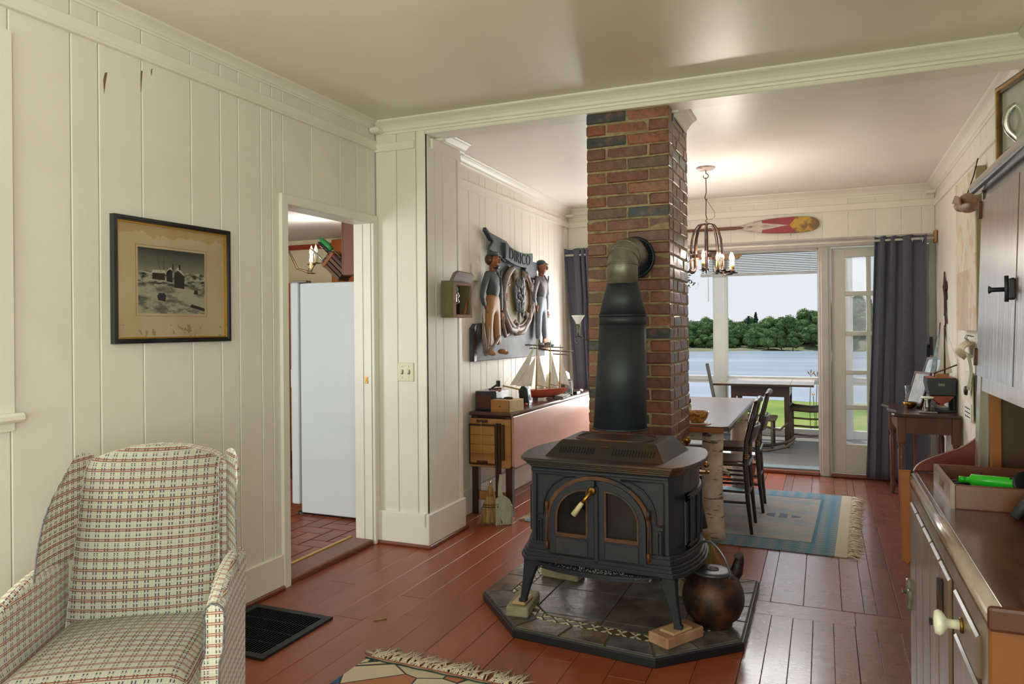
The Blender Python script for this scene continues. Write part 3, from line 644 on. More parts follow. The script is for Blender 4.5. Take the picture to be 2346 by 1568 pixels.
for k in range(nr):
    z = .004+CP*(k+.5)
    if z > 2.455: break
    p = rb.uniform(-.0025, .0025)
    if k % 2 == 0:   # front: half, full, half(corner = end of side stretcher)
        brick('fs', .104, .1, (X0+.052, Y0+.05+p, z), rb)
        brick('fm', .220, .1, (X0+.222, Y0+.05-p, z), rb)
        brick('fr', .104, .1, (X1-.052, Y0+.05+p, z), rb)
        ysr = [(Y0+.108, Y0+.312), (Y0+.320, Y0+.524)]
        for a, b in ysr: brick('sd', .1, .204, (X1-.05+p, (a+b)/2, z), rb)
        brick('sl', .1, .2, (X0+.05, Y0+.212, z), rb)
        if k < 36: brick('bk', .1, .04, (X1-.05, Y1-.024, z), rb)
    else:
        brick('ff', .218, .1, (X0+.109, Y0+.05+p, z), rb); brick('fg', .218, .1, (X1-.109, Y0+.05-p, z), rb)
        brick('sh', .1, .1, (X1-.05, Y0+.162, z), rb)
        for a, b in ((Y0+.224, Y0+.424), (Y0+.436, Y1-.002)): brick('s2' if b-a > .15 else 's3', .1, b-a, (X1-.05+p, (a+b)/2, z), rb)
# cornice scraps left either side of the chimney top
g = G(); g.T = Matrix(); crownY(g, -.732, 3.995, 4.36, bc(4.1), 1); g.bb((-.745, 3.965, 2.44), (-.70, 3.995, 2.47)); stru('trim_21', g, TRIM)
g = G(); g.bb((-1.21, 3.97, 2.43), (-1.178, 4.0, 2.47), bev=.004); stru('trim_22', g, TRIM)
# ================================================================ HEARTH PAD
hp = thing('hearth_pad', 'low octagonal stove board of slate tiles with a mosaic band and black edge', 'hearth', (-.905, 3.35, 0))
O = [(-.605, -.155), (-.305, -.502), (.308, -.566), (.604, -.282), (.604, .478), (.30, .50), (-.40, .50), (-.600, .38)]
def inset(P, d):
    n = len(P); out = []
    for i in range(n):
        a, b, c = Vector(P[i-1]), Vector(P[i]), Vector(P[(i+1) % n]); e1 = (b-a).normalized(); e2 = (c-b).normalized()
        n1 = Vector((-e1.y, e1.x)); n2 = Vector((-e2.y, e2.x)); m = (n1+n2); m /= m.dot(n1); out.append(tuple(b+m*d))
    return out
g = G(); g.prism(O, 0, .036, bev=.004); put('black_edge', g, M('pad_black_edge', (24, 26, 36), rough=.35), hp)
g = G(); g.prism(inset(O, .008), .03, .0405); put('grout_bed', g, GROUT, hp)
def clipped(g, poly, z0, z1, bev=.002): g.prism(poly, z0, z1, bev=bev)
O1 = inset(O, .012); O2 = inset(O, .128); O3 = inset(O, .182)
for i in range(8):       # border tiles
    j = (i+1) % 8; a, b, c, d = [Vector(p) for p in (O1[i], O1[j], O2[j], O2[i])]; L = (b-a).length; n = max(1, round(L/.21))
    for k in range(n):
        u, v = k/n+(.004/L if k else 0.003/L), (k+1)/n-(.004/L)
        q = [a.lerp(b, u), a.lerp(b, v), d.lerp(c, v), d.lerp(c, u)]; cen = sum(q, Vector((0, 0)))/4; q = [(p-cen)*.985+cen for p in q]
        put('border_tile', G().prism([tuple(p-cen) for p in q], 0, .0055, bev=.0018), SLATE, hp, (cen.x, cen.y, .0395))
for i in range(8):       # mosaic band
    j = (i+1) % 8; I = inset(O, .131); K = inset(O, .179); a, b, c, d = [Vector(p) for p in (I[i], I[j], K[j], K[i])]; L = (b-a).length; n = max(2, round(L/.062)); gc, gb = G(), G()
    for k in range(n):
        def P(s_, t_): return a.lerp(b, s_).lerp(d.lerp(c, s_), t_)
        u0_, u1_ = k/n, (k+1)/n; m_ = (u0_+u1_)/2; s1 = .08/n
        gb.prism([tuple(P(m_, .04)), tuple(P(u1_-s1, .5)), tuple(P(m_, .96)), tuple(P(u0_+s1, .5))], .0395, .0448)
        for (p1, p2, p3) in (((u0_+s1*1.6, .03), (m_-s1*1.6, .03), (u0_+s1*.1, .40)), ((u1_-s1*1.6, .03), (u1_-s1*.1, .40), (m_+s1*1.6, .03)), ((u0_+s1*1.6, .97), (u0_+s1*.1, .60), (m_-s1*1.6, .97)), ((u1_-s1*1.6, .97), (m_+s1*1.6, .97), (u1_-s1*.1, .60))):
            gc.prism([tuple(P(*p1)), tuple(P(*p2)), tuple(P(*p3))], .0395, .0450)
    o = put('mosaic_diamonds', gb, MOSB, hp); o['kind'] = 'stuff'; o = put('mosaic_triangles', gc, MOSA, hp); o['kind'] = 'stuff'
# field tiles: grid clipped to the inner outline
def clip(poly, K):
    out = poly; n = len(K)
    for i in range(n):
        a, b = Vector(K[i]), Vector(K[(i+1) % n]); nn = Vector((-(b-a).y, (b-a).x)); new = []
        for k in range(len(out)):
            p, q = Vector(out[k-1]), Vector(out[k]); dp, dq = (p-a).dot(nn), (q-a).dot(nn)
            if dp*dq < 0: t_ = dp/(dp-dq); new.append(tuple(p.lerp(q, t_)))
            if dq >= 0: new.append(tuple(q))
        out = new
        if len(out) < 3: return None
    return out
IN = inset(O, .186)
for gx in [-.61, -.29, .03, .35]:
    for gy in [-.62, -.30, .02, .34]:
        q = clip([(gx+.003, gy+.003), (gx+.317, gy+.003), (gx+.317, gy+.317), (gx+.003, gy+.317)], IN)
        if q and len(q) > 2:
            cen = Vector((sum(p[0] for p in q)/len(q), sum(p[1] for p in q)/len(q)))
            put('field_tile', G().prism([(p[0]-cen.x, p[1]-cen.y) for p in q], 0, .0055, bev=.0018), SLATE, hp, (cen.x, cen.y, .0395))
PT = .045
def block(name, lab, cat, c, d, rz, mat, z=PT): return solo(name, G().box((0, 0, d[2]/2), d, bev=.006), mat, lab, cat, (c[0], c[1], z), rz)
block('brick_block', 'grey green brick under the front left stove leg', 'brick', (-1.245, 3.055), (.10, .22, .045), .12, CONC)
block('brick_block', 'pale red brick set askew under the front right stove leg', 'brick', (-.553, 2.975), (.105, .215, .045), -.55, REDBRICK)
block('brick_block', 'grey brick under the rear left stove leg', 'brick', (-1.215, 3.52), (.10, .20, .042), 1.45, CONC)
block('brick_block', 'grey brick under the rear right stove leg behind the kettle', 'brick', (-.60, 3.50), (.10, .20, .042), 1.5, CONC)
block('wood_shim', 'pale wooden shim on the grey green brick under the left stove leg', 'shim', (-1.235, 3.025), (.062, .12, .014), .05, W_BLOCK, PT+.045)
block('wood_shim', 'thin wooden shim on the askew red brick under the right stove leg', 'shim', (-.55, 2.955), (.075, .12, .012), -.5, W_BLOCK, PT+.045)
# ================================================================ WOOD STOVE   local: x right, y back, origin front centre on floor
st = thing('wood_stove', 'black cast iron wood stove with two arched glass doors on the tiled hearth', 'stove', (-.868, 2.953, 0), -.046)
def plan(o=0, yb=.50):   # body plan with bowed ends
    return [(-.298-o*.6, 0-o), (.298+o*.6, 0-o), (.318+o, .03-o*.6), (.342+o, .09), (.356+o, .17), (.362+o, .25), (.356+o, .33), (.342+o, .41), (.318+o, .47+o*.6), (.298+o*.6, yb+o), (-.298-o*.6, yb+o), (-.318-o, .47+o*.6), (-.342-o, .41), (-.356-o, .33), (-.362-o, .25), (-.356-o, .17), (-.342-o, .09), (-.318-o, .03-o*.6)]
g = G(); g.prism(plan(-.006), .325, .725); put('body', g, IRON, st)
g = G()
for z0, z1, o in ((.305, .325, .034), (.322, .338, .026), (.335, .350, .018), (.347, .372, .008), (.37, .385, .004)): g.prism(plan(o), z0, z1, bev=.003)
put('base_moulding', g, IRON, st)
g = G()
for z0, z1, o in ((.700, .712, .004), (.710, .722, .014), (.720, .730, .024), (.728, .742, .034)): g.prism(plan(o), z0, z1, bev=.003)
put('cornice_moulding', g, IRONT, st)
# side panels: ribs on bowed ends
g = G()
for s in (-1, 1):
    for t_ in (.10, .155, .25, .345, .40):
        x = s*(.362-.28*(t_-.25)**2*3.2); g.box((x, t_, .50), (.012, .014, .20), bev=.003)
    for z in ((.405, .60, .61) if s > 0 else ()): g.prism([(s*(.294+.06), .05)]+[(s*(.366-.9*(q-.25)**2), q) for q in (.08, .16, .25, .34, .42)]+[(s*.33, .45), (s*.30, .25)], z-.006, z+.006)
put('end_panel_ribs', g, IRON, st)['kind'] = 'stuff'
# top: hood with sloping sides and flat griddle
g = G(); b = bmesh.new()
A = [b.verts.new(p) for p in ((-.255, .045, .742), (.265, .045, .742), (.285, .44, .742), (-.275, .44, .742))]; B_ = [b.verts.new(p) for p in ((-.205, .125, .806), (.215, .125, .806), (.225, .405, .806), (-.215, .405, .806))]
b.faces.new(B_)
for i in range(4): b.faces.new((A[i], A[(i+1) % 4], B_[(i+1) % 4], B_[i]))
bmesh.ops.recalc_face_normals(b, faces=b.faces); bmesh.ops.bevel(b, geom=b.edges[:], offset=.004, segments=2, affect='EDGES'); g._add(b); put('top_hood', g, IRONT, st)
def sup(cx, cy, a, b, n=40, p=3.2): return [(cx+a*abs(math.cos(t))**(2/p)*(1 if math.cos(t) > 0 else -1), cy+b*abs(math.sin(t))**(2/p)*(1 if math.sin(t) > 0 else -1)) for t in [2*PI*i/n for i in range(n)]]
g = G(); g.ring(sup(.005, .255, .178, .112), sup(.005, .255, .170, .104), .805, .8105).ring(sup(.005, .255, .162, .097), sup(.005, .255, .158, .093), .805, .809); g.prism(sup(.005, .255, .157, .092), .804, .808)
g.bb((-.02, .095, .783), (.02, .118, .79), bev=.003); put('griddle', g, IRONR, st)
g = G()
for k in range(34):
    if 13 <= k <= 18: continue
    x = -.195+k*.0125; g.box((x, .0795, .770), (.004, .006, .034), rot=(math.radians(-51), 0, 0))
put('hood_slots', g, DARK, st)['kind'] = 'stuff'
# front face: raised frame lines, doors
def arch(cx, w, z0, zs, rise, n=14):   # full arch outline left-bottom to right-bottom (x,z)
    return [(cx-w, z0)]+[(cx-w*math.cos(PI*i/n), zs+rise*math.sin(PI*i/n)) for i in range(n+1)]+[(cx+w, z0)]
g = G()
def lineP(g, pts, r=.0045): g.tube([(p[0], -.001, p[1]) for p in pts], r, 6)
for s in (-1, 1):
    lineP(g, [(s*.275, .36), (s*.275, .672), (s*.10, .672)]+[(s*(.10+.145*math.sin(t)), .672-.0-.15*(1-math.cos(t))) for t in (.35, .7, 1.05, 1.35, 1.57)]+[(s*.245, .50), (s*.275, .50)], .0035)
    g.ring([(s*.250, .36), (s*.268, .36), (s*.268, .48), (s*.250, .48)], [(s*.254, .366), (s*.264, .366), (s*.264, .474), (s*.254, .474)], -.005, .004, 'xzy')
g.bb((-.298, -.006, .684), (.298, .004, .698), bev=.003); put('front_mouldings', g, IRON, st)
g = G(); g.ring(arch(0, .228, .312, .49, .192), arch(0, .212, .325, .49, .176), -.012, .004, 'xzy'); put('door_surround', g, IRONR, st)
for s in (-1, 1):
    n = 10
    def half(w0, w1, z0, zs, rise):
        pts = [(s*w0, z0)]+[(s*(w0+(w1-w0)*math.sin(PI/2*i/n)), zs+rise*math.cos(PI/2*i/n)) for i in range(n+1)]+[(s*w1, z0)]
        return pts if s > 0 else pts[::-1]
    dr = put('door', G().ring(half(.008, .208, .326, .492, .172), half(.036, .180, .428, .50, .128), -.018, 0, 'xzy'), IRON, st)
    put('door_panel', G().prism(half(.034, .182, .345, .408, .0001) if False else [(s*.036, .345), (s*.180, .345), (s*.180, .412), (s*.036, .412)], -.0225, -.010, 'xzy', bev=.003), IRONP, dr)
    put('window_rim', G().ring(half(.036, .180, .428, .50, .128), half(.044, .172, .436, .50, .119), -.022, -.004, 'xzy').bb((s*.036, -.023, .418), (s*.180, -.004, .430), bev=.003), IRONR, dr)
    put('door_glass', G().prism(half(.038, .178, .430, .50, .126), -.010, -.006, 'xzy'), SOOTGLASS, dr)
    g = G()
    for z in (.375, .545): g.tube([(s*.219, -.02, z-.018), (s*.219, -.02, z+.018)], .0075, 8)
    g.tube([(s*.219, -.018, .38), (s*.219, -.018, .54)], .003, 6); put('hinge', g, IRONR, dr)
put('center_strip', G().bb((-.010, -.026, .322), (.012, -.006, .64), bev=.004), IRON, st)
hd = put('door_handle', G().lathe([(.014, 0), (.017, .006), (.017, .014), (.011, .018)], (-.012, -.022, .625), 14, (PI/2, 0, 0)).tube([(-.012, -.032, .625), (-.014, -.055, .620), (-.030, -.062, .598), (-.042, -.066, .582)], .0075, 8), BRASS, st, label='brass and cream door handle')
put('grip', G().tube([(-.042, -.066, .582), (-.048, -.068, .574), (-.078, -.076, .530)], [.0085, .010, .0125], 10), CREAM, hd)
# ash lip
def lip(t_): return (-.27+.54*t_, -.035-.075*math.sin(PI*t_)**.6)
g = G(); top_ = [(-.27, 0)]+[lip(i/20) for i in range(21)]+[(.27, 0)]; g.prism(top_, .292, .302); g.ring(top_, [(p[0]*.955, p[1]*.88) for p in top_], .300, .311); put('ash_lip', g, IRON, st)
g = G(); ra = random.Random(2)
for k in range(260):
    x = ra.gauss(.03, .12); x = max(-.22, min(.24, x)); y_ = -.02-.065*ra.random(); g.ell((x, y_, .304), (.0011+.0012*ra.random(),)*3, n=1)
o = put('ash_flecks', g, M('ash', (196, 192, 186), (120, 116, 110), .9, scale=60), st); o['kind'] = 'stuff'
# legs
def leg(sx, sy, zb):
    g = G(); ps = [(0, 0, .312), (sx*.008, sy*-.004, .27), (sx*.022, sy*-.01, .21), (sx*.036, sy*-.012, .15), (sx*.046, sy*-.014, zb)]; ws = [.036, .030, .021, .016, .014]
    b = bmesh.new(); rs = []
    for p, w in zip(ps, ws): rs.append([b.verts.new((p[0]+a*w, p[1]+c*w*.8, p[2])) for a, c in ((-1, -1), (1, -1), (1, 1), (-1, 1))])
    for p, q in zip(rs, rs[1:]):
        for i in range(4): b.faces.new((p[i], p[(i+1) % 4], q[(i+1) % 4], q[i]))
    b.faces.new(rs[0]); b.faces.new(rs[-1]); bmesh.ops.recalc_face_normals(b, faces=b.faces); bmesh.ops.bevel(b, geom=b.edges[:], offset=.003, segments=1, affect='EDGES'); g._add(b)
    g.box((ps[-1][0], ps[-1][1], zb+.008), (.034, .028, .016), bev=.003); return g
for sx, x, y_, sy, zb in ((-1, -.305, .035, 1, .104), (1, .285, .02, 1, .102), (-1, -.30, .47, -1, .087), (1, .30, .47, -1, .087)):
    put('leg', leg(sx, sy, zb), IRON, st, (x, y_, 0))
# ---- stove pipe
sp = thing('stove_pipe', 'black tapered stove pipe with a grey steel elbow into the chimney', 'stove pipe', (-.905, 3.47, .81))
g = G(); n = 28
def taper(z0, z1, c0, c1, r0, r1, g): 
    b = bmesh.new(); R = []
    for k in range(2):
        c, r, z = (c0, r0, z0) if k == 0 else (c1, r1, z1); R.append([b.verts.new((c+r*math.cos(2*PI*i/n), .9*r*math.sin(2*PI*i/n), z)) for i in range(n)])
    for i in range(n): f = b.faces.new((R[0][i], R[0][(i+1) % n], R[1][(i+1) % n], R[1][i])); f.smooth = True
    b.faces.new(R[0][::-1]); b.faces.new(R[1]); g._add(b)
taper(0, .008, 0, 0, .134, .134, g); taper(.008, .50, 0, .018, .128, .112, g); put('lower_pipe', g, PIPE, sp)
g = G(); taper(.50, .545, .018, .018, .113, .112, g); taper(.540, .548, .018, .018, .116, .116, g); put('pipe_band', g, PIPE, sp)
g = G(); taper(.547, .70, .018, .02, .112, .075, g); put('reducer', g, PIPE, sp)
g = G(); E_ = [(.02, 0, .695), (.02, 0, .785)]+[(.02-.0*a, .17-.17*math.cos(a), .785+.075*math.sin(a)) for a in (.4, .8, 1.2, 1.57)]+[(.0, .25, .862), (-.01, .385, .862)]
g.tube(E_, .073, 28)
for a, c in ((1, 2), (2, 3), (3, 4)):
    m = Vector(E_[a]); d = (Vector(E_[c])-Vector(E_[a-1])).normalized(); g.tube([m-d*.004, m+d*.004], .077, 24)
put('elbow', g, GALV, sp)
g = G(); g.lathe([(.075, 0), (.108, 0), (.112, .006), (.108, .014), (.100, .016), (.096, .010), (.075, .010)], (-.012, .372, .852), 36, (PI/2, 0, 0))
for k in range(40): a = 2*PI*k/40; g.box((-.012+.088*math.cos(a), .360, .852+.088*math.sin(a)), (.018, .004, .003), rot=(0, -a, 0))
put('wall_collar', g, M('blue_black_collar', (34, 42, 48), (52, 60, 64), .35, .4), sp)
# ================================================================ KETTLE
kt = thing('iron_kettle', 'big rusty iron kettle with a bail handle on the hearth corner', 'kettle', (-.437, 3.19, .045), .2)
g = G(); g.lathe([(.072, 0), (.078, .006), (.080, .02), (.108, .045), (.124, .085), (.128, .12), (.122, .155), (.106, .19), (.082, .212), (.076, .218), (.0, .218)], n=36); put('body', g, KETTLE, kt)
g = G(); g.tube([(.07, .07, .165), (.105, .085, .20), (.118, .095, .25), (.112, .09, .268)], [.034, .027, .02, .022], 12); put('spout', g, KETTLE, kt)
ld = put('lid', G().lathe([(.078, .215), (.080, .222), (.074, .228), (.060, .230), (0, .232)], n=32), M('kettle_lid_grey', (84, 84, 92), (60, 58, 66), .4, .4, 20, bump=.2, bscale=60), kt)
g = G(); g.lathe([(.024, .230), (.026, .234), (.021, .234), (.020, .231)], n=20)
for a in range(5): g.box((.01*math.cos(a*1.256), .01*math.sin(a*1.256), .232), (.014, .004, .005), rot=(0, 0, a*1.256))
put('lid_emblem', g, KETTLE, ld)
g = G(); g.tube([(math.cos(t)*.088*math.cos(2.5)-.018*math.sin(t), math.cos(t)*.088*math.sin(2.5)-.018*math.sin(t), .205+.145*math.sin(t)) for t in [PI*i/18 for i in range(19)]], .0048, 8); put('bail_handle', g, M('bright_iron', (120, 124, 132), rough=.3, metal=.8), kt)
g = G()
for s in (-1, 1): g.ring(circ(s*.09*math.cos(2.5), .215, .014, 12), circ(s*.09*math.cos(2.5), .215, .008, 12), s*.09*math.sin(2.5)-.005, s*.09*math.sin(2.5)+.005, 'xzy')
for q in (0, .03): g.box((.01-.03+q*1.2, -.078, .208), (.012, .012, .018), bev=.003)
put('ears', g, KETTLE, kt)
# ================================================================ ARMCHAIR
ac = thing('wing_armchair', 'plaid upholstered wing armchair in cream, navy and rust', 'armchair', (-1.880, 1.593, 0), .57)
def soft(o, lv=2, bev=.012):
    m = o.modifiers.new('b', 'BEVEL'); m.width = bev; m.segments = 3; m.limit_method = 'ANGLE'; m.angle_limit = math.radians(30)
    for p in o.data.polygons: p.use_smooth = True
def bodysheet(fn, nu, nv, th, name, parent=ac, uvf=None, rnd=.02):
    g = G(); b = bmesh.new(); gr = [[b.verts.new(fn(i/nu, j/nv)) for j in range(nv+1)] for i in range(nu+1)]
    for i in range(nu):
        for j in range(nv): b.faces.new((gr[i][j], gr[i+1][j], gr[i+1][j+1], gr[i][j+1]))
    if abs(th) > .005: bmesh.ops.solidify(b, geom=b.faces[:], thickness=th)
    bmesh.ops.recalc_face_normals(b, faces=b.faces)
    for f in b.faces: f.smooth = True
    g._add(b); o = put(name, g, PLAID, parent); uvbox(o)
    if uvf:
        me = o.data; uv = me.uv_layers[0]
        for p in me.polygons:
            for li in p.loop_indices: c = me.vertices[me.loops[li].vertex_index].co; uv.data[li].uv = uvf(c)
    if abs(th) > .005: m = o.modifiers.new('b', 'BEVEL'); m.width = min(rnd, abs(th)*.42); m.segments = 3; m.limit_method = 'ANGLE'; m.angle_limit = math.radians(50)
    return o
def sstep(x): x = max(0, min(1, x)); return x*x*(3-2*x)
BTH = -.08
def backf(u, v):   # u across, v up ; front surface y
    x = -.222+.444*u+(.024-.048*u)*v
    top = .890+.050*math.sin(PI*u)**.8
    z = .36+(top-.36)*v
    puff = .045*(1-(2*u-1)**2)**.6*(.35+.65*math.sin(PI*min(1, v*.93+.02)))**.8
    y = .02+.115*v**1.1-puff
    if v > .93: y += .03*((v-.93)/.07)**2
    return (x, y, z)
bodysheet(backf, 24, 30, BTH, 'backrest', uvf=lambda c: (c.x, c.z+max(0, c.y-.12)*.0))
# wings
for s in (-1, 1):
    def wf_(u, v, s=s):   # u from back to front edge, v up
        z = .60+.300*v+ .0*u
        depth = (.135+.035*math.sin(PI*v*.9+.3))*(1 if v < .86 else 1-.35*((v-.86)/.14)**2)
        y = .10*v+.115-.0-(depth+.075)*u
        z = z+(.03*math.sin(PI*u)-.05*u*u)*max(0, v-.55)*2
        x = s*(.224-.024*v+(.078 if s > 0 else .022)*u**1.15+.010*math.sin(PI*u))
        return (x, y, z)
    bodysheet(wf_, 12, 22, -.034*s, 'wing', rnd=.013)
    # arm: inner panel with rolled top
    def af_(u, v, s=s):   # u from back to front, v across profile
        y = .10-.40*u
        zt = .612-.035*u**2+.012*math.sin(PI*u*1.0)
        P = [(.222, .33), (.226, .42), (.228, .52), (.226, zt-.03), (.230, zt-.008), (.243, zt+.004), (.262, zt), (.274, zt-.012), (.278, zt-.035), (.275, .50), (.272, .38), (.27, .14)]
        t_ = v*(len(P)-1); i = min(int(t_), len(P)-2); f = t_-i; x = P[i][0]*(1-f)+P[i+1][0]*f; z = P[i][1]*(1-f)+P[i+1][1]*f
        x += .016*u**2*(1 if z > .45 else .4)+.008
        return (s*x, y, z)
    def auv(c, s=s): return (c.y, c.z if abs(c.x) < .262 or c.z < .56 else 1.21-c.z+(abs(c.x)-.25))
    o = bodysheet(af_, 18, 33, .002, 'arm')
    # arm front facing
    fp = []; 
    for k in range(34): p = af_(1, k/33, s); fp.append((p[0], p[2]))
    g = G(); g.prism(fp, -.308, -.298, 'xzy'); o = put('arm_front', g, PLAID, ac); uvbox(o); soft(o, bev=.006)
    g = G(); g.tube([(p[0], -.309, p[1]) for p in fp[3:-1]], .0025, 6); put('piping', g, M('navy_cream_piping', (140, 136, 140), (72, 72, 96), .8, scale=120) if s < 0 else bpy.data.materials['navy_cream_piping'], o)
    wp = [wf_(1, k/20, s) for k in range(21)]; wp2 = [wf_(1-k/8, 1, s) for k in range(1, 8)]
    g = G(); g.tube([Vector(p)+Vector((-s*.003, -.001, 0)) for p in wp[:17]], .0025, 6); put('wing_piping', g, bpy.data.materials['navy_cream_piping'], ac)
def sf_(u, v):
    x = (-.232+.464*u)*(1+.06*(1-v)); y = -.42+.50*v
    e = min(1, min(u, 1-u)*9)*min(1, min(v+.02, 1.02-v)*8); z = .385+.058*e**.5+.022*math.sin(PI*u)*math.sin(PI*v)
    return (x, y, z)
bodysheet(sf_, 24, 24, -.09, 'seat_cushion')
g = G(); g.bb((-.268, -.395, .15), (.268, .16, .33), bev=.01); o = put('seat_frame', g, PLAID, ac); uvbox(o)
g = G(); g.prism([(-.23, .15), (.23, .15), (.215, .87), (.16, .905), (.08, .926), (0, .932), (-.08, .926), (-.16, .905), (-.215, .87)], .13, .20, 'xzy'); 
for v in g.bm.verts: v.co.y += (v.co.z-.4)*.10
o = put('outer_back', g, PLAID, ac); uvbox(o); soft(o)
for x, y_ in ((-.26, -.36), (.26, -.36), (-.24, .14), (.24, .14)): put('leg', G().lathe([(.014, 0), (.018, .03), (.024, .15)], n=8), W_DARK, ac, (x, y_, 0))
# ================================================================ FLOOR VENT
fv = thing('floor_vent', 'black metal floor register grille beside the baseboard and armchair', 'vent', (-2.205, 2.47, 0))
q = [(.005, -.192), (-.235, -.02), (-.19, .272), (.165, .222)]
q = [(-.262, -.21), (.172, -.205), (.172, .245), (-.262, .245)]
qi = [(-.228, -.175), (.138, -.172), (.138, .212), (-.228, .212)]
fv.location = (-2.205, 2.485, 0)
put('frame', G().ring(q, qi, .0005, .012), GRILLE, fv); put('well', G().bb((-.228, -.175, .0003), (.138, .212, .0012)), M('vent_dark', (6, 7, 10), rough=.9), fv)
for k in range(26): put('louvre', G().box((0, 0, 0), (.0016, .384, .010), rot=(0, .5, 0)).mesh('louvre') if k == 0 else bpy.data.meshes['louvre'], GRILLE, fv, (-.221+k*.0142, .0185, .006))
for k in range(3): put('cross_bar', G().bb((-.226, -.0012, .0), (.136, .0012, .0085)).mesh('cross_bar') if k == 0 else bpy.data.meshes['cross_bar'], GRILLE, fv, (0, -.08+k*.098, .003))
# ================================================================ FRONT RUG
def rug_mat(name, kind):
    t = NT(name); c = t.n('ShaderNodeTexCoord').outputs['Object']; s = t.n('ShaderNodeSeparateXYZ'); t.t.links.new(c, s.inputs[0]); X, Y = s.outputs['X'], s.outputs['Y']
    weave = t.noise(t.coord('Object', (1, 6, 1)), 120, 2)
    if kind == 'front':
        vo = t.n('ShaderNodeTexVoronoi'); vo.inputs['Scale'].default_value = 4.6; t.t.links.new(t.coord('Object', (1, 1.3, 1)), vo.inputs['Vector']); sc = t.n('ShaderNodeSeparateColor'); t.t.links.new(vo.outputs['Color'], sc.inputs[0])
        col = t.ramp(sc.outputs[0], [(0, lin((206, 192, 166))), (.36, lin((176, 112, 80))), (.56, lin((198, 184, 160))), (.80, lin((44, 92, 138)))], True)
        vd = t.n('ShaderNodeTexVoronoi', feature='DISTANCE_TO_EDGE'); vd.inputs['Scale'].default_value = 4.6; t.t.links.new(t.coord('Object', (1, 1.3, 1)), vd.inputs['Vector'])
        col = t.mix(t.math('LESS_THAN', vd.outputs['Distance'], .015), col, lin((52, 50, 46)))
        col = t.mix(t.math('GREATER_THAN', Y, -.022), col, lin((186, 170, 146)))
        col = t.mix(t.math('MULTIPLY', t.math('GREATER_THAN', Y, -.010), 1), col, lin((176, 84, 60)))
        col = t.mix(t.math('MULTIPLY', t.math('GREATER_THAN', Y, -.026), t.math('LESS_THAN', Y, -.020)), col, lin((50, 66, 64)))
    else:
        def fr(x, p): return t.math('FRACT', t.math('ADD', t.math('DIVIDE', x, p), 50))
        # border (outer): |x| or |y| beyond limits ; object is 2.1 x 1.5
        ax, ay = t.math('ABSOLUTE', X), t.math('ABSOLUTE', Y)
        zig = t.math('LESS_THAN', t.math('ABSOLUTE', t.math('SUBTRACT', fr(X, .085), .5)), t.math('MULTIPLY', fr(Y, .05), .45))
        field = t.mix(t.math('GREATER_THAN', t.noise(t.coord('Object', (5, 12, 1)), 3, 3), .54), lin((156, 144, 136)), lin((134, 144, 146)))
        stepc = t.math('LESS_THAN', t.math('ABSOLUTE', t.math('SUBTRACT', fr(Y, .30), .5)), t.math('ADD', .12, t.math('MULTIPLY', t.math('LESS_THAN', fr(X, .12), .5), .14)))
        field = t.mix(t.math('MULTIPLY', stepc, .4), field, lin((112, 138, 148)))
        mx_ = t.math('MAXIMUM', t.math('SUBTRACT', ax, .30), 0)
        cross = t.math('LESS_THAN', t.math('ADD', t.math('ABSOLUTE', t.math('SUBTRACT', X, .62)), t.math('MULTIPLY', ay, 2.2)), .16)
        cross2 = t.math('MULTIPLY', cross, t.math('GREATER_THAN', t.math('ABSOLUTE', t.math('SUBTRACT', fr(X, .08), .5)), .16))
        field = t.mix(t.math('MULTIPLY', cross2, .8), field, lin((70, 92, 118)))
        bord = t.math('MAXIMUM', t.math('GREATER_THAN', ax, .86), t.math('GREATER_THAN', ay, .60))
        bc_ = t.mix(t.math('MULTIPLY', zig, .6), lin((86, 122, 140)), lin((140, 138, 136)))
        col = t.mix(bord, field, bc_)
        ln = t.math('MAXIMUM', t.math('MULTIPLY', t.math('LESS_THAN', t.math('ABSOLUTE', t.math('SUBTRACT', ax, .86)), .010), t.math('LESS_THAN', ay, .61)), t.math('MULTIPLY', t.math('LESS_THAN', t.math('ABSOLUTE', t.math('SUBTRACT', ay, .60)), .010), t.math('LESS_THAN', ax, .87)))
        col = t.mix(ln, col, lin((70, 104, 124)))
        col = t.mix(t.math('GREATER_THAN', X, .985), col, lin((178, 168, 148)))
    h = t.n('ShaderNodeHueSaturation'); t.put(col, h.inputs['Color']); t.put(t.math('ADD', t.math('MULTIPLY', weave, .7), .65), h.inputs['Value'])
    t.put(h.outputs[0], t.b.inputs['Base Color']); t.b.inputs['Roughness'].default_value = .95; t.bump(weave, .6, .004); return t.m
FR = M('rug_fringe', (226, 214, 194), (190, 174, 150), .9, scale=60)
def fringe(name, parent, x0, y0, x1, y1, dx, dy, n, L=.06, seed=1):
    r = random.Random(seed); g = G(); d = Vector((dx, dy, 0)).normalized()
    for k in range(n):
        p = Vector((x0, y0, .006)).lerp(Vector((x1, y1, .006)), (k+.5)/n); a = r.gauss(0, .45); e = Vector((d.x*math.cos(a)-d.y*math.sin(a), d.x*math.sin(a)+d.y*math.cos(a), 0)); l = L*(.7+.5*r.random())
        for q in range(3):
            off = Vector((r.gauss(0, .003), r.gauss(0, .003), 0)); g.tube([p+off*.3, p+e*l*.35+off+Vector((0, 0, .007)), p+e*l*.7+off*2+Vector((0, 0, .003)), p+e*l+off*3-Vector((0, 0, .003))], [.0018, .0015, .0013, .0009], 4)
    o = put(name, g, FR, parent); o['kind'] = 'stuff'; return o
r1 = thing('front_rug', 'cream, rust and blue patterned rug with white fringe in the foreground', 'rug', (-1.345, 2.455, 0), -.03)
put('rug_body', G().bb((-.315, -1.0, .001), (.33, 0, .009), bev=.002), rug_mat('front_rug_weave', 'front'), r1)
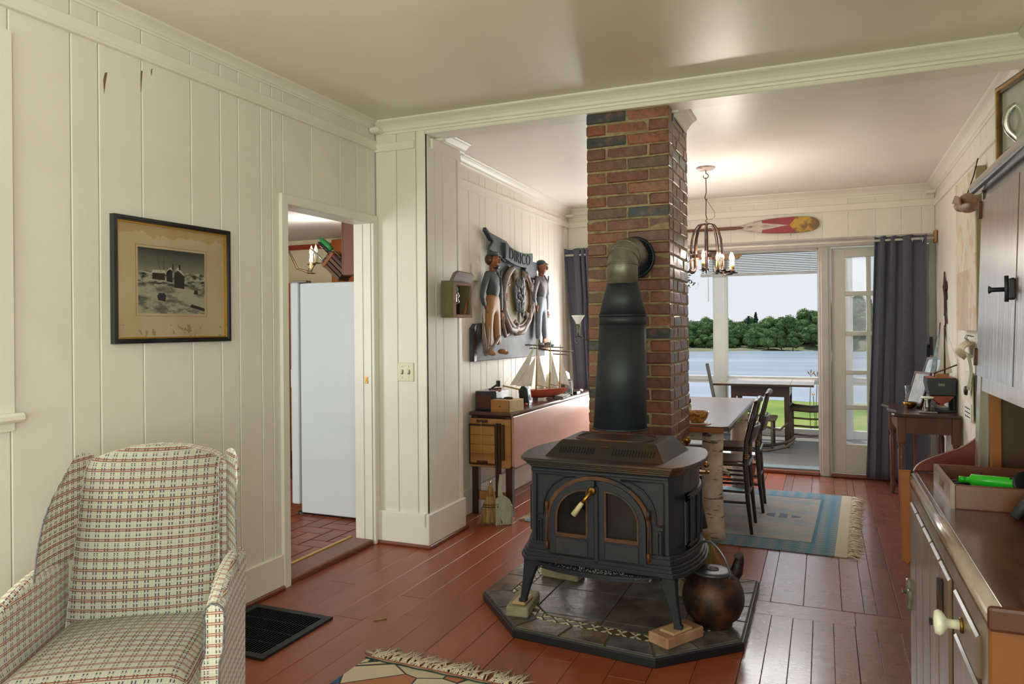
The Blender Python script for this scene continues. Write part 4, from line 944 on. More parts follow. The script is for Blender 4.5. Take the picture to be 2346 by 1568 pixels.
fringe('fringe', r1, -.31, 0, .33, 0, 0, 1, 105, .10, 3)
put('green_cord', G().tube([(-.32+.65*i/24, -.024+.003*math.sin(i*1.3), .0105) for i in range(25)], .003, 6), M('green_cord', (44, 62, 58), rough=.9), r1)
# ================================================================ DINING KILIM
k1 = thing('kilim_rug', 'faded blue and beige kilim rug with frayed fringe under the dining chairs', 'rug', (-.90, 5.355, 0), -.045)
g = G(); g.bb((-.92, -.815, .001), (1.05, .80, .008), bev=.002); put('rug_body', g, rug_mat('kilim_weave', 'back'), k1)
fringe('fringe', k1, 1.05, -.80, 1.05, .78, 1, 0, 150, .075, 5)
fringe('fringe', k1, -.92, -.80, -.92, .78, -1, 0, 110, .065, 6)
# ================================================================ SIDEBOARD (drop-leaf table against the wall)
sb = thing('drop_leaf_table', 'old drop leaf pine table against the back left wall with a leaf tinted pink as if lit', 'table', (-2.12, 5.58, 0))
L0, L1 = -.935, .98
put('table_top', G().bb((-.163, L0-.02, .693), (.158, L1, .716), bev=.006, seg=2), W_DARKY, sb)
put('top_edge', G().tube([(.157, L0-.018, .7045), (.157, L1, .7045)], .0125, 10), M('worn_light_edge', (176, 168, 170), (110, 84, 78), .3, scale=12, st=(1, .2, 1)), sb)
put('side_leaf', G().prism([(L0, .69), (L1, .69), (L1, .335), (L0+.02, .335), (L0, .355)], .150, .168, 'yzx', bev=.004), W_LIT_LEAF, sb, label='hanging leaf tinted pink as if lit')
put('leaf_edge', G().tube([(.160, L0+.01, .335), (.160, L1, .335)], .009, 8), bpy.data.materials['worn_light_edge'], sb)
g = G(); g.prism([(-.16, .672), (.150, .672), (.150, .35), (.135, .335), (-.16, .335)], L0-.014, L0+.004, 'xzy', bev=.005); put('end_panel', g, W_PINEX, sb)
g = G(); g.ring([(-.16, .635), (.045, .635), (.045, .352), (-.16, .352)], [(-.155, .622), (.035, .622), (.035, .362), (-.155, .362)], L0-.024, L0-.012, 'xzy'); put('panel_batten', g, W_DARK, sb)
for k in range(4): put('end_board', G().bb((-.155, L0-.021, .364+k*.065), (.034, L0-.012, .427+k*.065), bev=.003), W_PINEX, sb)
for z in (.655, .372): put('pull', G().bb((-.10, L0-.034, z-.008), (.0-.02, L0-.012, z+.010), bev=.004), W_DARK, sb)
put('string', G().tube([(-.062, L0-.036, .655), (-.064, L0-.03, .52), (-.063, L0-.036, .375)], .0012, 5), CREAM, sb)
for x in (.055, .075): put('gate_leg', G().bb((x-.008, L0-.045, .12), (x+.008, L0-.02, .645), bev=.003), W_DARK, sb)
put('gate_cleat', G().bb((.088, L0-.026, .39), (.108, L0-.013, .635), bev=.003), W_DARK, sb)
for x, y_ in ((.125, L0+.03), (.125, L1-.06), (-.13, L0+.03), (-.13, L1-.06)): put('leg', G().bb((x-.024, y_-.024, 0), (x+.024, y_+.024, .69), bev=.004), W_DARK, sb)
put('stretcher', G().bb((-.15, L0+.02, .10), (.11, L0+.05, .16), bev=.004), W_PINEX, sb)
put('apron', G().bb((-.14, L0+.05, .58), (.12, L1-.05, .69)), W_DARK, sb)
SZ = .716
# ================================================================ HUTCH   (right wall)
hu = thing('kitchen_hutch', 'large old brown wooden hutch with worn counter along the right edge', 'hutch', (.52, 1.72, 0))
def hx(x): return x-.52
def hy(y): return y-1.72
put('counter_top', G().bb((hx(.225), hy(1.222), .868), (hx(.655), hy(2.255), .9), bev=.004), W_COUNTER, hu)
put('counter_nosing', G().tube([(hx(.224), hy(1.222), .884), (hx(.224), hy(2.252), .884)], .0158, 12), M('worn_nosing', (188, 176, 170), (120, 84, 66), .22, scale=9, st=(1, .15, 1), coat=.4), hu)
put('counter_end', G().bb((hx(.21), hy(1.214), .866), (hx(.655), hy(1.226), .902), bev=.006, seg=2), wood('counter_end_wood', (96, 52, 36), (66, 34, 26), 'x', .4), hu)
put('end_panel', G().bb((hx(.216), hy(1.236), .277), (hx(.655), hy(1.256), .868), bev=.003), W_HUTCHE, hu)
put('end_stile', G().bb((hx(.214), hy(1.228), .277), (hx(.30), hy(1.238), .868), bev=.003), W_HUTCHE, hu)
put('far_end_panel', G().bb((hx(.216), hy(2.228), .277), (hx(.655), hy(2.244), .868)), W_HUTCHE, hu)
put('front_frame', G().bb((hx(.212), hy(1.236), .277), (hx(.222), hy(1.275), .866)).bb((hx(.212), hy(1.50), .277), (hx(.222), hy(1.53), .866)).bb((hx(.212), hy(2.19), .277), (hx(.222), hy(2.244), .866)).bb((hx(.2112), hy(1.2355), .838), (hx(.2226), hy(2.2445), .8685)), W_HUTCH, hu)
put('carcass', G().bb((hx(.224), hy(1.258), .28), (hx(.652), hy(2.226), .866)), DARK, hu)
dd = put('cupboard_door', G().bb((hx(.213), hy(1.535), .31), (hx(.224), hy(2.186), .836)), DARK, hu)
for k in range(5): put('door_board', G().bb((-.0060, -.0625, -.2645), (.004, .0625, .2645), bev=.004), W_HUTCH, dd, (hx(.2105), hy(1.600+k*.130), .572))
put('latch', G().bb((hx(.194), hy(2.170), .555), (hx(.207), hy(2.188), .635), bev=.003).tube([(hx(.206), hy(2.178), .60), (hx(.188), hy(2.178), .60), (hx(.184), hy(2.178), .60)], [.004, .004, .008], 10).bb((hx(.196), hy(2.15), .585), (hx(.206), hy(2.20), .612), bev=.002), GALV, dd)
put('hinge', G().bb((hx(.197), hy(1.595), .745), (hx(.2045), hy(1.615), .815), bev=.002).tube([(hx(.200), hy(1.605), .743), (hx(.200), hy(1.605), .817)], .006, 8), IRONR, dd)
for z0, z1 in ((.768, .835), (.56, .758)):
    d_ = put('drawer', G().bb((hx(.206), hy(1.28), z0), (hx(.224), hy(1.497), z1), bev=.004), W_HUTCH, hu)
    zc = (z0+z1)/2
    if z0 < .7: continue
    zc += .004
    g = G(); g.lathe([(.009, 0), (.0075, .014), (.0085, .022), (.018, .028), (.021, .034), (.018, .040), (0, .043)], (hx(.206), hy(1.40), zc), 18, (0, -PI/2, 0)); kn = put('porcelain_knob', g, PORC, d_)
    put('knob_screw', G().lathe([(.006, 0), (.006, .004), (0, .005)], (hx(.1625), hy(1.40), zc), 10, (0, -PI/2, 0)), DARK, kn); put('knob_plate', G().lathe([(.013, 0), (.012, .004), (.008, .005)], (hx(.206), hy(1.40), zc), 14, (0, -PI/2, 0)), BRASS, kn)
put('lower_panel', G().bb((hx(.209), hy(1.28), .305), (hx(.224), hy(1.497), .55), bev=.003), W_HUTCH, hu)
# upper cupboard
def ux(z): return .362+(z-.9)*.035
def slab(g, y0, y1, z0, z1, t0, t1, bev=.003):   # leaning slab: x=ux(z)+t
    g.prism([(ux(z0)+t0-.52, z0), (ux(z0)+t1-.52, z0), (ux(z1)+t1-.52, z1), (ux(z1)+t0-.52, z1)], y0-1.72, y1-1.72, 'xzy', bev=bev)
W_HU = wood('glossy_hutch_front', (104, 78, 66), (74, 52, 46), 'z', .28, 14, coat=.3, bump=.7)
W_STILE = wood('pale_worn_stile', (158, 148, 144), (120, 100, 92), 'z', .28, 16, coat=.35)
g = G(); slab(g, 2.21, 2.262, .9, 1.645, 0, .025); put('upper_stile', g, W_STILE, hu)
g = G(); g.bb((hx(.385), hy(2.245), .9), (hx(.655), hy(2.262), 1.66)); put('upper_far_side', g, W_HU, hu)
g = G(); g.bb((hx(.387), hy(2.19), .9), (hx(.413), hy(2.21), 1.14), bev=.003); put('niche_post', g, W_ORANGE, hu)
g = G(); g.bb((hx(.638), hy(.9), .9), (hx(.652), hy(2.245), 1.66)).bb((hx(.41), hy(2.20), .9), (hx(.652), hy(2.21), 1.15)); put('niche_back', g, W_BROWN, hu)
g = G(); slab(g, .9, 2.212, 1.128, 1.165, .002, .022); put('niche_rail', g, W_STILE, hu)
g = G(); g.bb((hx(.39), hy(.9), 1.14), (hx(.652), hy(2.245), 1.155)); put('shelf', g, W_BROWN, hu)
for y0, y1 in ((1.81, 2.206), (1.40, 1.805), (.99, 1.395)):
    g = G(); slab(g, y0, y1, 1.168, 1.612, -.012, .012); d_ = put('upper_door', g, W_HU, hu)
    if y1 > 1.9:
        for z in (1.59, 1.215):
            g = G(); slab(g, 2.200, 2.214, z-.022, z+.022, -.018, -.008); put('hinge', g, IRONR, d_)
g = G(); g.box((hx(ux(1.375)-.016), hy(1.835), 1.372), (.012, .05, .045), bev=.004).tube([(hx(ux(1.37)-.02), hy(1.85), 1.372), (hx(ux(1.37)-.045), hy(1.86), 1.372), (hx(ux(1.37)-.05), hy(1.862), 1.372)], [.005, .005, .009], 10).tube([(hx(ux(1.37)-.024), hy(1.83), 1.345), (hx(ux(1.37)-.024), hy(1.83), 1.40)], .004, 8); put('door_latch', g, IRON, hu)
g = G(); slab(g, .9, 2.25, 1.612, 1.645, 0, .02); put('top_rail', g, W_STILE, hu)
g = G(); g.tube([(hx(.372), hy(2.262), 1.655), (hx(.372), hy(.9), 1.655)], .017, 14); put('cornice_rail', g, M('polished_grey_rail', (172, 168, 172), (136, 122, 120), .2, .2, 10, (1, .1, 1), coat=.6), hu)
g = G(); g.bb((hx(.375), hy(.9), 1.645), (hx(.655), hy(2.255), 1.665)); put('hutch_top', g, W_HU, hu)
HT = 1.665
# red bracket beside the far end of the counter
pr_ = [(0, 0)]+[(.09+.56*0, .0)]
cv = [(.222, .905), (.235, .925), (.262, .942), (.298, .958), (.340, .978), (.378, 1.012), (.408, 1.055), (.440, 1.098), (.475, 1.130), (.515, 1.15), (.54, 1.155), (.65, 1.155), (.65, .905)]
def catmull(P, n=5):
    out = []
    for k in range(len(P)-1):
        p0, p1, p2, p3 = [Vector(P[max(0, min(len(P)-1, k+q))]) for q in (-1, 0, 1, 2)]
        for m in range(n): t_ = m/n; out.append(tuple(.5*((2*p1)+(p2-p0)*t_+(2*p0-5*p1+4*p2-p3)*t_*t_+(3*p1-p0-3*p2+p3)*t_**3)))
    return out+[tuple(P[-1])]
cv = catmull(cv[:11])+cv[11:]
g = G(); g.prism([(x, z-.0) for x, z in cv], 0, .020, 'xzy', bev=.003); solo('shelf_bracket', g, W_RED, 'dark red painted curved shelf end standing on the counter by the hutch post', 'shelf end', (0, 2.2645, -.004))
put('hanging_board', G().prism([(hx(.186), .905), (hx(.214), .905), (hx(.216), .665), (hx(.205), .65), (hx(.192), .66)], hy(2.2445), hy(2.262), 'xzy', bev=.003), W_ORANGE, hu, label='narrow orange wooden board hung on the far end of the hutch')

HK = 1.27
def hscale(o, k=HK):      # real size of the hutch and what stands on it
    def rec(q, top):
        if q.type == 'MESH':
            if not q.data.get('sc'): q.data.transform(Matrix.Scale(k, 4)); q.data['sc'] = 1
        if not top: q.location = q.location*k
        for c in q.children: rec(c, False)
    rec(o, True); l = o.location; o.location = (l.x*k, l.y*k, 1.3+(l.z-1.3)*k)
for nm in ('kitchen_hutch', 'shelf_bracket'): hscale(bpy.data.objects[nm])
# ================================================================ FRIDGE
fr_ = thing('refrigerator', 'tall white refrigerator seen side on through the kitchen doorway', 'refrigerator', (-2.98, 4.42, 0))
put('body', G().bb((-.325, -.32, .045), (.34, .32, 1.615), bev=.008, seg=2), FRIDGE, fr_)
dr = put('door', G().bb((-.40, -.33, .10), (-.335, .32, 1.622), bev=.012, seg=2), FRIDGE, fr_)
put('door_gasket', G().bb((-.337, -.315, .11), (-.324, .31, 1.61)), M('grey_gasket', (120, 126, 112), rough=.6), fr_)
put('handle', G().tube([(-.40, -.28, 1.02), (-.43, -.28, 1.02), (-.43, -.28, .90), (-.40, -.28, .90)], .009, 8), FRIDGE, dr)
put('top_hinge', G().bb((-.39, -.31, 1.62), (-.28, -.25, 1.635), bev=.003), GALV, fr_)
put('kick_plate', G().bb((-.36, -.30, .035), (.32, .30, .05)), BLACK, fr_)
for x, y_ in ((-.35, -.28), (.30, -.28), (-.35, .28), (.30, .28)): put('foot', G().lathe([(.03, .0), (.032, .03)], n=12), BLACK, fr_, (x, y_, .014))
kc = thing('wall_cupboard', 'brown wooden wall cupboard above the refrigerator', 'cupboard', (-2.76, 4.3, 1.66))
kc.location = (-2.80, 4.28, 1.66)
put('carcass', G().bb((-.162, -.16, 0), (.155, .30, .572), bev=.003), W_CAB, kc); put('door', G().bb((-.178, -.155, .006), (-.163, .296, .566), bev=.003), W_CAB, kc)
# knife block (tilted) on top of the fridge
kb = thing('knife_rack', 'slatted wooden knife block leaning on top of the refrigerator', 'knife block', (-2.90, 4.40, 1.617))
g = G(); TM = Matrix.Translation((0, 0, 0)) @ Matrix.Rotation(math.radians(42), 4, 'Y')
for k in range(4):
    s_ = G(); s_.bb((-.105, -.06, .0+k*.030-.055), (.085, .06, .025+k*.030-.055), bev=.003); me = s_.mesh('slat_'); me.transform(TM); me.name = 'block_slat'; put('block_slat', me, W_BROWN if k % 2 else wood('knife_slat', (112, 80, 56), (84, 58, 42), 'x', .5), kb)
s_ = G(); s_.bb((-.085, -.066, -.06), (-.06, .064, .067), bev=.003); me = s_.mesh('strap'); me.transform(TM); put('block_strap', me, W_ORANGE, kb)
kb.location = (-3.085, 4.25, 1.728)
def knife(lab, z, L, r, mat, tip=None):
    k = thing('knife', lab, 'knife', tuple(kb.location)); s_ = G(); s_.tube([(-.11, -.03, z), (-.11-L*.35, -.03, z+.004), (-.11-L*.8, -.03, z), (-.11-L, -.03, z-.004)], [r*.8, r, r*.85, r*.5], 10); me = s_.mesh('h'); me.transform(TM); put('handle', me, mat, k)
    s_ = G(); s_.bb((-.115, -.034, z-.006), (-.02, -.026, z+.006)); me = s_.mesh('b'); me.transform(TM); put('blade', me, CHROME, k)
knife('thick dark handled knife in the tilted block over the refrigerator', .035, .12, .017, BLACK)
knife('thin chrome sharpening steel at the lower edge of the knife block', -.042, .15, .007, CHROME)
knife('wide green handled knife at the back of the knife block', .062, .13, .020, M('green_plastic', (52, 150, 66), rough=.35))
# kitchen chandelier
kl = thing('kitchen_chandelier', 'wire armed candle chandelier glowing in the kitchen', 'chandelier', (-4.23, 5.02, 1.955))
rk = Vector((math.cos(YAW), math.sin(YAW), 0))
WIRE = M('dark_wire', (88, 62, 40), rough=.4, metal=.6); CAND = M('candle_sleeve', (232, 214, 160), rough=.5)
BULB = M('lit_bulb', (255, 214, 150), rough=.3, emit=4.5); BULBD = M('clear_bulb', (240, 236, 226), rough=.1, emit=.5)
put('hub', G().lathe([(.01, -.1), (.03, -.06), (.015, 0), (.012, .24)], n=12), BRASS, kl)
tips = [(.245, .02, 1), (.315, -.10, 0), (.255, -.03, 0), (-.3, .2, 1), (-.25, -.3, 0)]
for i, (a, b, lit) in enumerate(tips):
    d = Vector((rk.x*a-rk.y*b, rk.y*a+rk.x*b, 0)); dz = -.02 if i != 2 else -.10
    ar = put('arm', G().tube([(0, 0, 0), d*.2+Vector((0, 0, .02)), d*.5+Vector((0, 0, -.14)), d*.85+Vector((0, 0, -.17)), d+Vector((0, 0, -.08+dz))], .004, 6), WIRE, kl)
    put('drip_pan', G().lathe([(.035, 0), (.04, .004), (.012, .008)], tuple(d+Vector((0, 0, -.085+dz))), 14), WIRE, ar)
    put('candle', G().lathe([(.0125, 0), (.0125, .075)], tuple(d+Vector((0, 0, -.08+dz))), 12), CAND, ar)
    put('bulb', G().lathe([(.007, 0), (.017, .02), (.016, .04), (.006, .07), (0, .085)], tuple(d+Vector((0, 0, -.005+dz))), 14), BULB if lit else BULBD, ar)
light('kitchen_lamp', 'POINT', (-4.0, 5.1, 1.93), (0, 0, 0), 9, (1, .9, .78), radius=.03)
solo('wooden_door', G().bb((-.5, -.02, 0), (.0, .02, 2.2), bev=.004).ring([(-.45, 1.35), (-.05, 1.35), (-.05, 2.05), (-.45, 2.05)], [(-.40, 1.4), (-.1, 1.4), (-.1, 2.0), (-.40, 2.0)], -.032, -.02, 'xzy'), wood('orange_door_wood', (186, 104, 40), (160, 84, 30), 'z', .35), 'orange wooden panelled door in the kitchen behind the wall cupboard', 'door', (-3.9, 6.24, .012))
bpy.data.objects['wooden_door'].location = (-4.11, 6.235, .012)
solo('red_door', G().bb((-.5, -.02, 0), (0, .02, 1.72), bev=.004), REDK, 'red painted door edge left of the refrigerator', 'door', (-4.56, 5.5, .012))
g = G(); g.bb((-.6, -.05, 0), (0, .05, .05)).bb((-.6, -.04, .055), (0, .06, .10)).bb((-.6, -.045, .105), (0, .05, .14)); solo('folded_mats', g, M('striped_mats', (222, 212, 180), (196, 198, 196), .8, scale=30, st=(.1, .1, 6)), 'stack of folded cream mats on the kitchen floor left of the refrigerator', 'mat', (-4.25, 4.95, .03))
# ================================================================ CURTAINS
def curtain(name, lab, c, w, zb, zt, folds, amp, gather=None, rz=0, extra=None):
    t = thing(name, lab, 'curtain', c, rz)
    def f(u, v):
        s_ = 1 if not gather else gather(v)
        x = (-w/2+w*u)*s_[0]+s_[1] if gather else -w/2+w*u
        a = amp*(.75+.25*v); ph = folds(u)
        return (x+.010*math.sin(ph*2+v*2), a*math.sin(ph)+.006*math.sin(7*u+5*v), zb+(zt-zb)*v+ (.006*math.cos(ph) if v > .99 else 0))
    g = G(); g.sheet(f, 150, 24); o = put('cloth', g, CURTAIN, t); m = o.modifiers.new('s', 'SOLIDIFY'); m.thickness = .003
    return t
rc = curtain('curtain', 'dark grey curtain bunched at the right of the glazed door', (.585, 6.775, 0), .385, .025, 2.02, lambda u: (10*PI*u if u < .5 else 5*PI*2*.5+5.0*PI*(u-.5)), .030, lambda v: (1.0+.16*(1-v), -.045*(1-v)))
def ringset(t, xs_):
    for x in xs_: put('grommet', G().ring(circ(0, 0, .022, 18), circ(0, 0, .014, 18), -.003, .003, 'yzx').mesh('grommet') if 'grommet' not in bpy.data.meshes else bpy.data.meshes['grommet'], CHROME, t, (x, -.0, 1.975))
ringset(rc, (.045, .082, .155))
lc = curtain('curtain', 'dark grey curtain in the back left corner beside the chimney', (-2.14, 6.77, 0), .33, .70, 2.05, lambda u: (4*PI*u if u < .45 else 1.8*PI+7*PI*2*(u-.45)), .028, lambda v: (1.0-.18*(1-v), .06*(1-v)))
solo('curtain_rod', G().tube([(-2.29, 6.77, 1.99), (.835, 6.77, 1.99)], .010, 10), TRIM, 'thin white curtain rod along the far wall head', 'curtain rod')
bpy.data.objects['curtain_rod'].location = (0, 0, 0)
solo('rod_bracket', G().bb((-.004, -.05, -.05), (.014, .04, .05), bev=.004), W_PINEX, 'small wooden rod bracket on the right wall by the curtain', 'bracket', (.826, 6.77, 2.0))
# ================================================================ FRAMED PRINT, SWITCH, LANTERN BOX
def framed(name, lab, y0, y1, z0, z1, x, w=.018, d=.022):
    t = thing(name, lab, 'picture', (x, (y0+y1)/2, (z0+z1)/2)); a, b = (y1-y0)/2, (z1-z0)/2
    R = lambda k: [(-a+k, -b+k), (a-k, -b+k), (a-k, b-k), (-a+k, b-k)]
    return t, a, b, R
pc, a, b, R = framed('framed_print', 'black and gilt framed snowy cottage print on the cream left wall', 2.004, 2.604, 1.25, 1.75, XL)
put('frame', G().ring(R(0), R(.012), .0, .024, 'yzx').ring(R(.010), R(.019), .0, .019, 'yzx'), M('black_lacquer_frame', (22, 24, 30), rough=.22, coat=.5), pc)
put('gilt_liner', G().ring(R(.018), R(.0245), .0, .015, 'yzx'), M('bright_gilt', (206, 160, 60), rough=.25, metal=.8), pc)
def mat_board():
    t = NT('foxed_mat_board'); v = t.coord('Object'); s = t.n('ShaderNodeSeparateXYZ'); t.t.links.new(t.n('ShaderNodeTexCoord').outputs['Object'], s.inputs[0])
    c = t.ramp(t.noise(v, 6, 5), [(.4, lin((206, 186, 154))), (.7, lin((196, 172, 136)))])
    low = t.math('MULTIPLY', t.math('LESS_THAN', s.outputs['Z'], -.175), t.math('GREATER_THAN', t.noise(v, 34, 3), .60)); c = t.mix(t.math('MULTIPLY', low, .5), c, lin((120, 88, 54)))
    edge = t.math('GREATER_THAN', t.math('ADD', s.outputs['Z'], t.math('MULTIPLY', t.noise(v, 12, 4), .10)), .235); c = t.mix(t.math('MULTIPLY', edge, .5), c, lin((178, 138, 88)))
    t.put(c, t.b.inputs['Base Color']); t.b.inputs['Roughness'].default_value = .7; return t.m
put('mat_board', G().bb((.0, -a+.02, -b+.02), (.006, a-.02, b-.02)), mat_board(), pc)
# print area (local y,z)
p0, p1, q0, q1 = 2.124-2.304, 2.466-2.304, 1.370-1.5, 1.635-1.5
put('mat_window', G().ring([(p0-.011, q0-.011), (p1+.011, q0-.011), (p1+.011, q1+.011), (p0-.011, q1+.011)], [(p0-.0095, q0-.0095), (p1+.0095, q0-.0095), (p1+.0095, q1+.0095), (p0-.0095, q1+.0095)], .006, .0068, 'yzx'), M('mat_line', (150, 110, 62)), pc)
def snow_print():
    t = NT('snow_scene_print'); v = t.coord('Object', (1, 1, 2.2)); s = t.n('ShaderNodeSeparateXYZ'); t.t.links.new(t.n('ShaderNodeTexCoord').outputs['Object'], s.inputs[0]); Y, Z = s.outputs['Y'], s.outputs['Z']
    sky = t.ramp(t.math('ADD', t.math('MULTIPLY', t.math('ADD', Z, -.02), 7), t.math('MULTIPLY', t.noise(t.coord('Object', (1, .5, 3)), 9, 4), .35)), [(.1, lin((150, 148, 128))), (.55, lin((112, 112, 98))), (.95, lin((64, 68, 66)))])
    gr = t.ramp(t.noise(t.coord('Object', (1, .7, 2.4)), 38, 5, .7), [(.44, lin((52, 54, 56))), (.50, lin((150, 146, 128))), (.6, lin((188, 182, 160)))])
    gf = t.ramp(t.noise(t.coord('Object', (1, .6, 2)), 16, 5, .7), [(.40, lin((104, 104, 98))), (.52, lin((176, 170, 148)))])
    hz = t.math('ADD', .042, t.math('MULTIPLY', t.math('SUBTRACT', t.noise(t.coord('Object', (0, 1, 0)), 12, 3), .5), .05))
    ground = t.mix(t.math('GREATER_THAN', t.math('ADD', Z, t.math('MULTIPLY', t.noise(v, 14, 3), .06)), .012), gf, gr)
    c = t.mix(t.math('GREATER_THAN', Z, hz), ground, sky); t.put(c, t.b.inputs['Base Color']); t.b.inputs['Roughness'].default_value = .6; return t.m
put('print', G().bb((.0055, p0, q0), (.0066, p1, q1)), snow_print(), pc)
def ink(nm, polys, col): 
    g = G()
    for P in polys: g.prism(P, .0066, .0069, 'yzx')
    return put(nm, g, M(nm+'_ink', col, rough=.7), pc)
ink('printed_roofs', [[(-.115, .035), (-.045, .038), (-.05, .050), (-.11, .048)], [(.0, .052), (.018, .066), (.05, .036), (.045, .030), (.018, .052)], [(-.045, .046), (-.02, .064), (-.008, .05), (-.02, .054), (-.04, .040)]], (196, 190, 168))
ink('printed_walls', [[(-.112, .010), (-.05, .008), (-.05, .036), (-.112, .036)], [(-.003, -.02), (.05, -.024), (.05, .030), (.018, .050), (-.003, .04)], [(-.042, .004), (-.012, .0), (-.012, .046), (-.026, .055), (-.042, .042)]], (56, 52, 48))
ink('printed_masts', [[(-.072, .04), (-.070, .04), (-.086, .10), (-.0875, .10)], [(-.055, .05), (-.053, .05), (-.056, .10), (-.0575, .10)], [(-.012, .05), (-.006, .05), (-.006, .078), (-.012, .078)], [(.022, .055), (.03, .055), (.03, .076), (.022, .076)]], (48, 46, 44))
ink('printed_figures', [[(-.085, -.075), (-.05, -.08), (-.045, -.055), (-.055, -.045), (-.08, -.046), (-.09, -.058)], [(.10, -.045), (.125, -.045), (.122, -.028), (.105, -.028)], [(.08, -.10), (.16, -.118), (.16, -.105), (.09, -.088)]], (50, 50, 52))
put('picture_glass', G().bb((.0105, -a+.022, -b+.022), (.0115, a-.022, b-.022)), PANE, pc)
lsw = thing('light_switch', 'cream double toggle light switch on the wall between the rooms', 'switch', (-2.306, YR-.001, 1.04))
put('plate', G().bb((-.055, -.006, -.056), (.055, 0, .056), bev=.003), M('switch_plate_cream', (216, 206, 178), rough=.35), lsw)
for s in (-1, 1): tg = put('toggle', G().box((s*.023, -.010, .003), (.009, .014, .018), rot=(.5, 0, 0), bev=.002), PORC, lsw); put('toggle_slot', G().bb((s*.023-.008, -.0068, -.014), (s*.023+.008, -.0058, .014)), M('slot_brown', (96, 78, 60)) if s < 0 else bpy.data.materials['slot_brown'], lsw)
g = G()
for x in (-.023, .023):
    for z in (-.033, .033): g.ell((x, -.0065, z), (.003, .0015, .003), n=1)
o = put('screws', g, GALV, lsw); o['kind'] = 'stuff'
lb = thing('lantern_box', 'rustic open wooden box with a curved hood and small bulb on the stub wall', 'wall box', (-2.151, 4.0, 1.365))
WG = wood('green_grey_box', (112, 104, 70), (88, 80, 56), 'z', .7); WR = M('rough_pinkish_wood', (158, 128, 108), (126, 100, 84), .8, scale=30, bump=.3, bscale=60)
put('left_side', G().bb((0, -.008, 0), (.082, 0, .225), bev=.002), WG, lb); put('right_side', G().bb((0, .228, 0), (.082, .236, .205)), WG, lb)
put('back', G().bb((-.0, 0, 0), (.006, .23, .21)), W_DARK, lb); put('front_frame', G().ring([(-.006, 0), (.236, 0), (.236, .215), (-.006, .215)], [(.012, .018), (.222, .018), (.222, .20), (.012, .20)], .080, .092, 'yzx'), WR, lb)
g = G(); g.prism([(.0, .0), (.03, -.03), (.25, -.02), (.285, .01), (.28, .05), (.25, .062), (.05, .066), (.012, .05)], .0, .022, 'yzx', bev=.006, sm=False)
me = g.mesh('hood'); me.transform(Matrix.Translation((.06, -.015, .228)) @ Matrix.Rotation(math.radians(20), 4, 'Y')); put('hood', me, M('grey_slate_hood', (98, 92, 88), (148, 120, 106), .6, scale=14, st=(1, .3, 2), bump=.3, bscale=60), lb)
g = G(); g.lathe([(.012, .0), (.02, .015), (.012, .035), (.02, .05), (.014, .07), (.010, .075)], (.05, .10, .085), 14); put('lamp_holder', g, CHROME, lb); put('small_bulb', G().lathe([(.008, 0), (.014, .018), (.004, .04), (0, .048)], (.05, .10, .158), 12), M('blue_bulb', (150, 190, 200), rough=.1), lb)
solo('driftwood_slip', G().prism([(0, 0), (.022, .004), (.055, .07), (.058, .095), (.045, .088), (.012, .03)], 0, .01, 'yzx', bev=.002), W_ORANGE, 'small orange wood splinter leaning in the corner of the lantern box', 'wood scrap', (-2.151+.06, 4.165, 1.384))
# ================================================================ CARVED SIGN
CX = XB+.002
cs = thing('carved_sign', 'carved wooden family sign with two sailors and a scroll oval on the far left wall', 'carving', (CX, 5.4, 1.5))
def cy_(y): return y-5.4
def cz_(z): return z-1.5
def P2(L): return [(cy_(a), cz_(b)) for a, b in L]
CBLUE = M('carved_blue_grey', (74, 88, 96), (52, 58, 64), .55, scale=22, st=(1, 1, .3), bump=.3, bscale=50); CSLATE = M('carved_slate', (84, 90, 98), (60, 58, 60), .55, scale=10, bump=.2, bscale=40)
CSKIN = M('carved_skin_wood', (158, 96, 58), (128, 70, 42), .5, scale=16, bump=.15, bscale=40); CTAN = wood('carved_tan', (182, 132, 82), (152, 102, 60), 'z', .5, 10)
CPINK = M('carved_pinkish_grey', (150, 134, 128), (120, 100, 92), .5, scale=20, bump=.2, bscale=50); CGREEN = M('carved_green_panel', (122, 116, 78), (138, 116, 78), .6, scale=6); CPALE = M('carved_pale_blue', (132, 142, 152), (104, 112, 124), .5, scale=14, st=(1, 1, .3), bump=.25, bscale=50)
put('back_board', G().prism(P2([(4.675, 1.062), (6.12, 1.052), (6.125, 1.16), (6.02, 1.17), (5.98, 1.28), (5.88, 1.33), (5.84, 1.70), (5.72, 1.86), (5.24, 1.86), (5.10, 1.95), (5.04, 1.94), (5.04, 1.34), (4.72, 1.33), (4.675, 1.30)]), 0, .03, 'yzx', bev=.004), CSLATE, cs)
put('brown_edge', G().prism(P2([(4.672, 1.06), (4.715, 1.06), (4.715, 1.33), (4.672, 1.30)]), .03, .038, 'yzx', bev=.003), W_DARK, cs)
g = G(); g.prism(P2([(4.86, 2.005), (5.22, 1.965), (5.30, 1.93), (5.20, 1.80), (5.04, 1.86), (4.90, 1.875), (4.97, 1.94)]), .035, .060, 'yzx', bev=.005).prism(P2([(4.86, 2.005), (4.87, 2.03), (5.00, 1.975), (4.97, 1.94)]), .02, .05, 'yzx', bev=.004); put('banner_tail', g, CBLUE, cs)
def bz(y, top): return (1.945-.26*(y-5.14)+.36*(y-5.14)**2 if top else 1.825-.22*(y-5.14)+.30*(y-5.14)**2)
g = G(); ys_ = [5.14+.57*i/12 for i in range(13)]; g.prism(P2([(y, bz(y, 0)) for y in ys_]+[(y, bz(y, 1)) for y in ys_[::-1]]), .055, .085, 'yzx', bev=.005); bn = put('banner', g, CBLUE, cs)
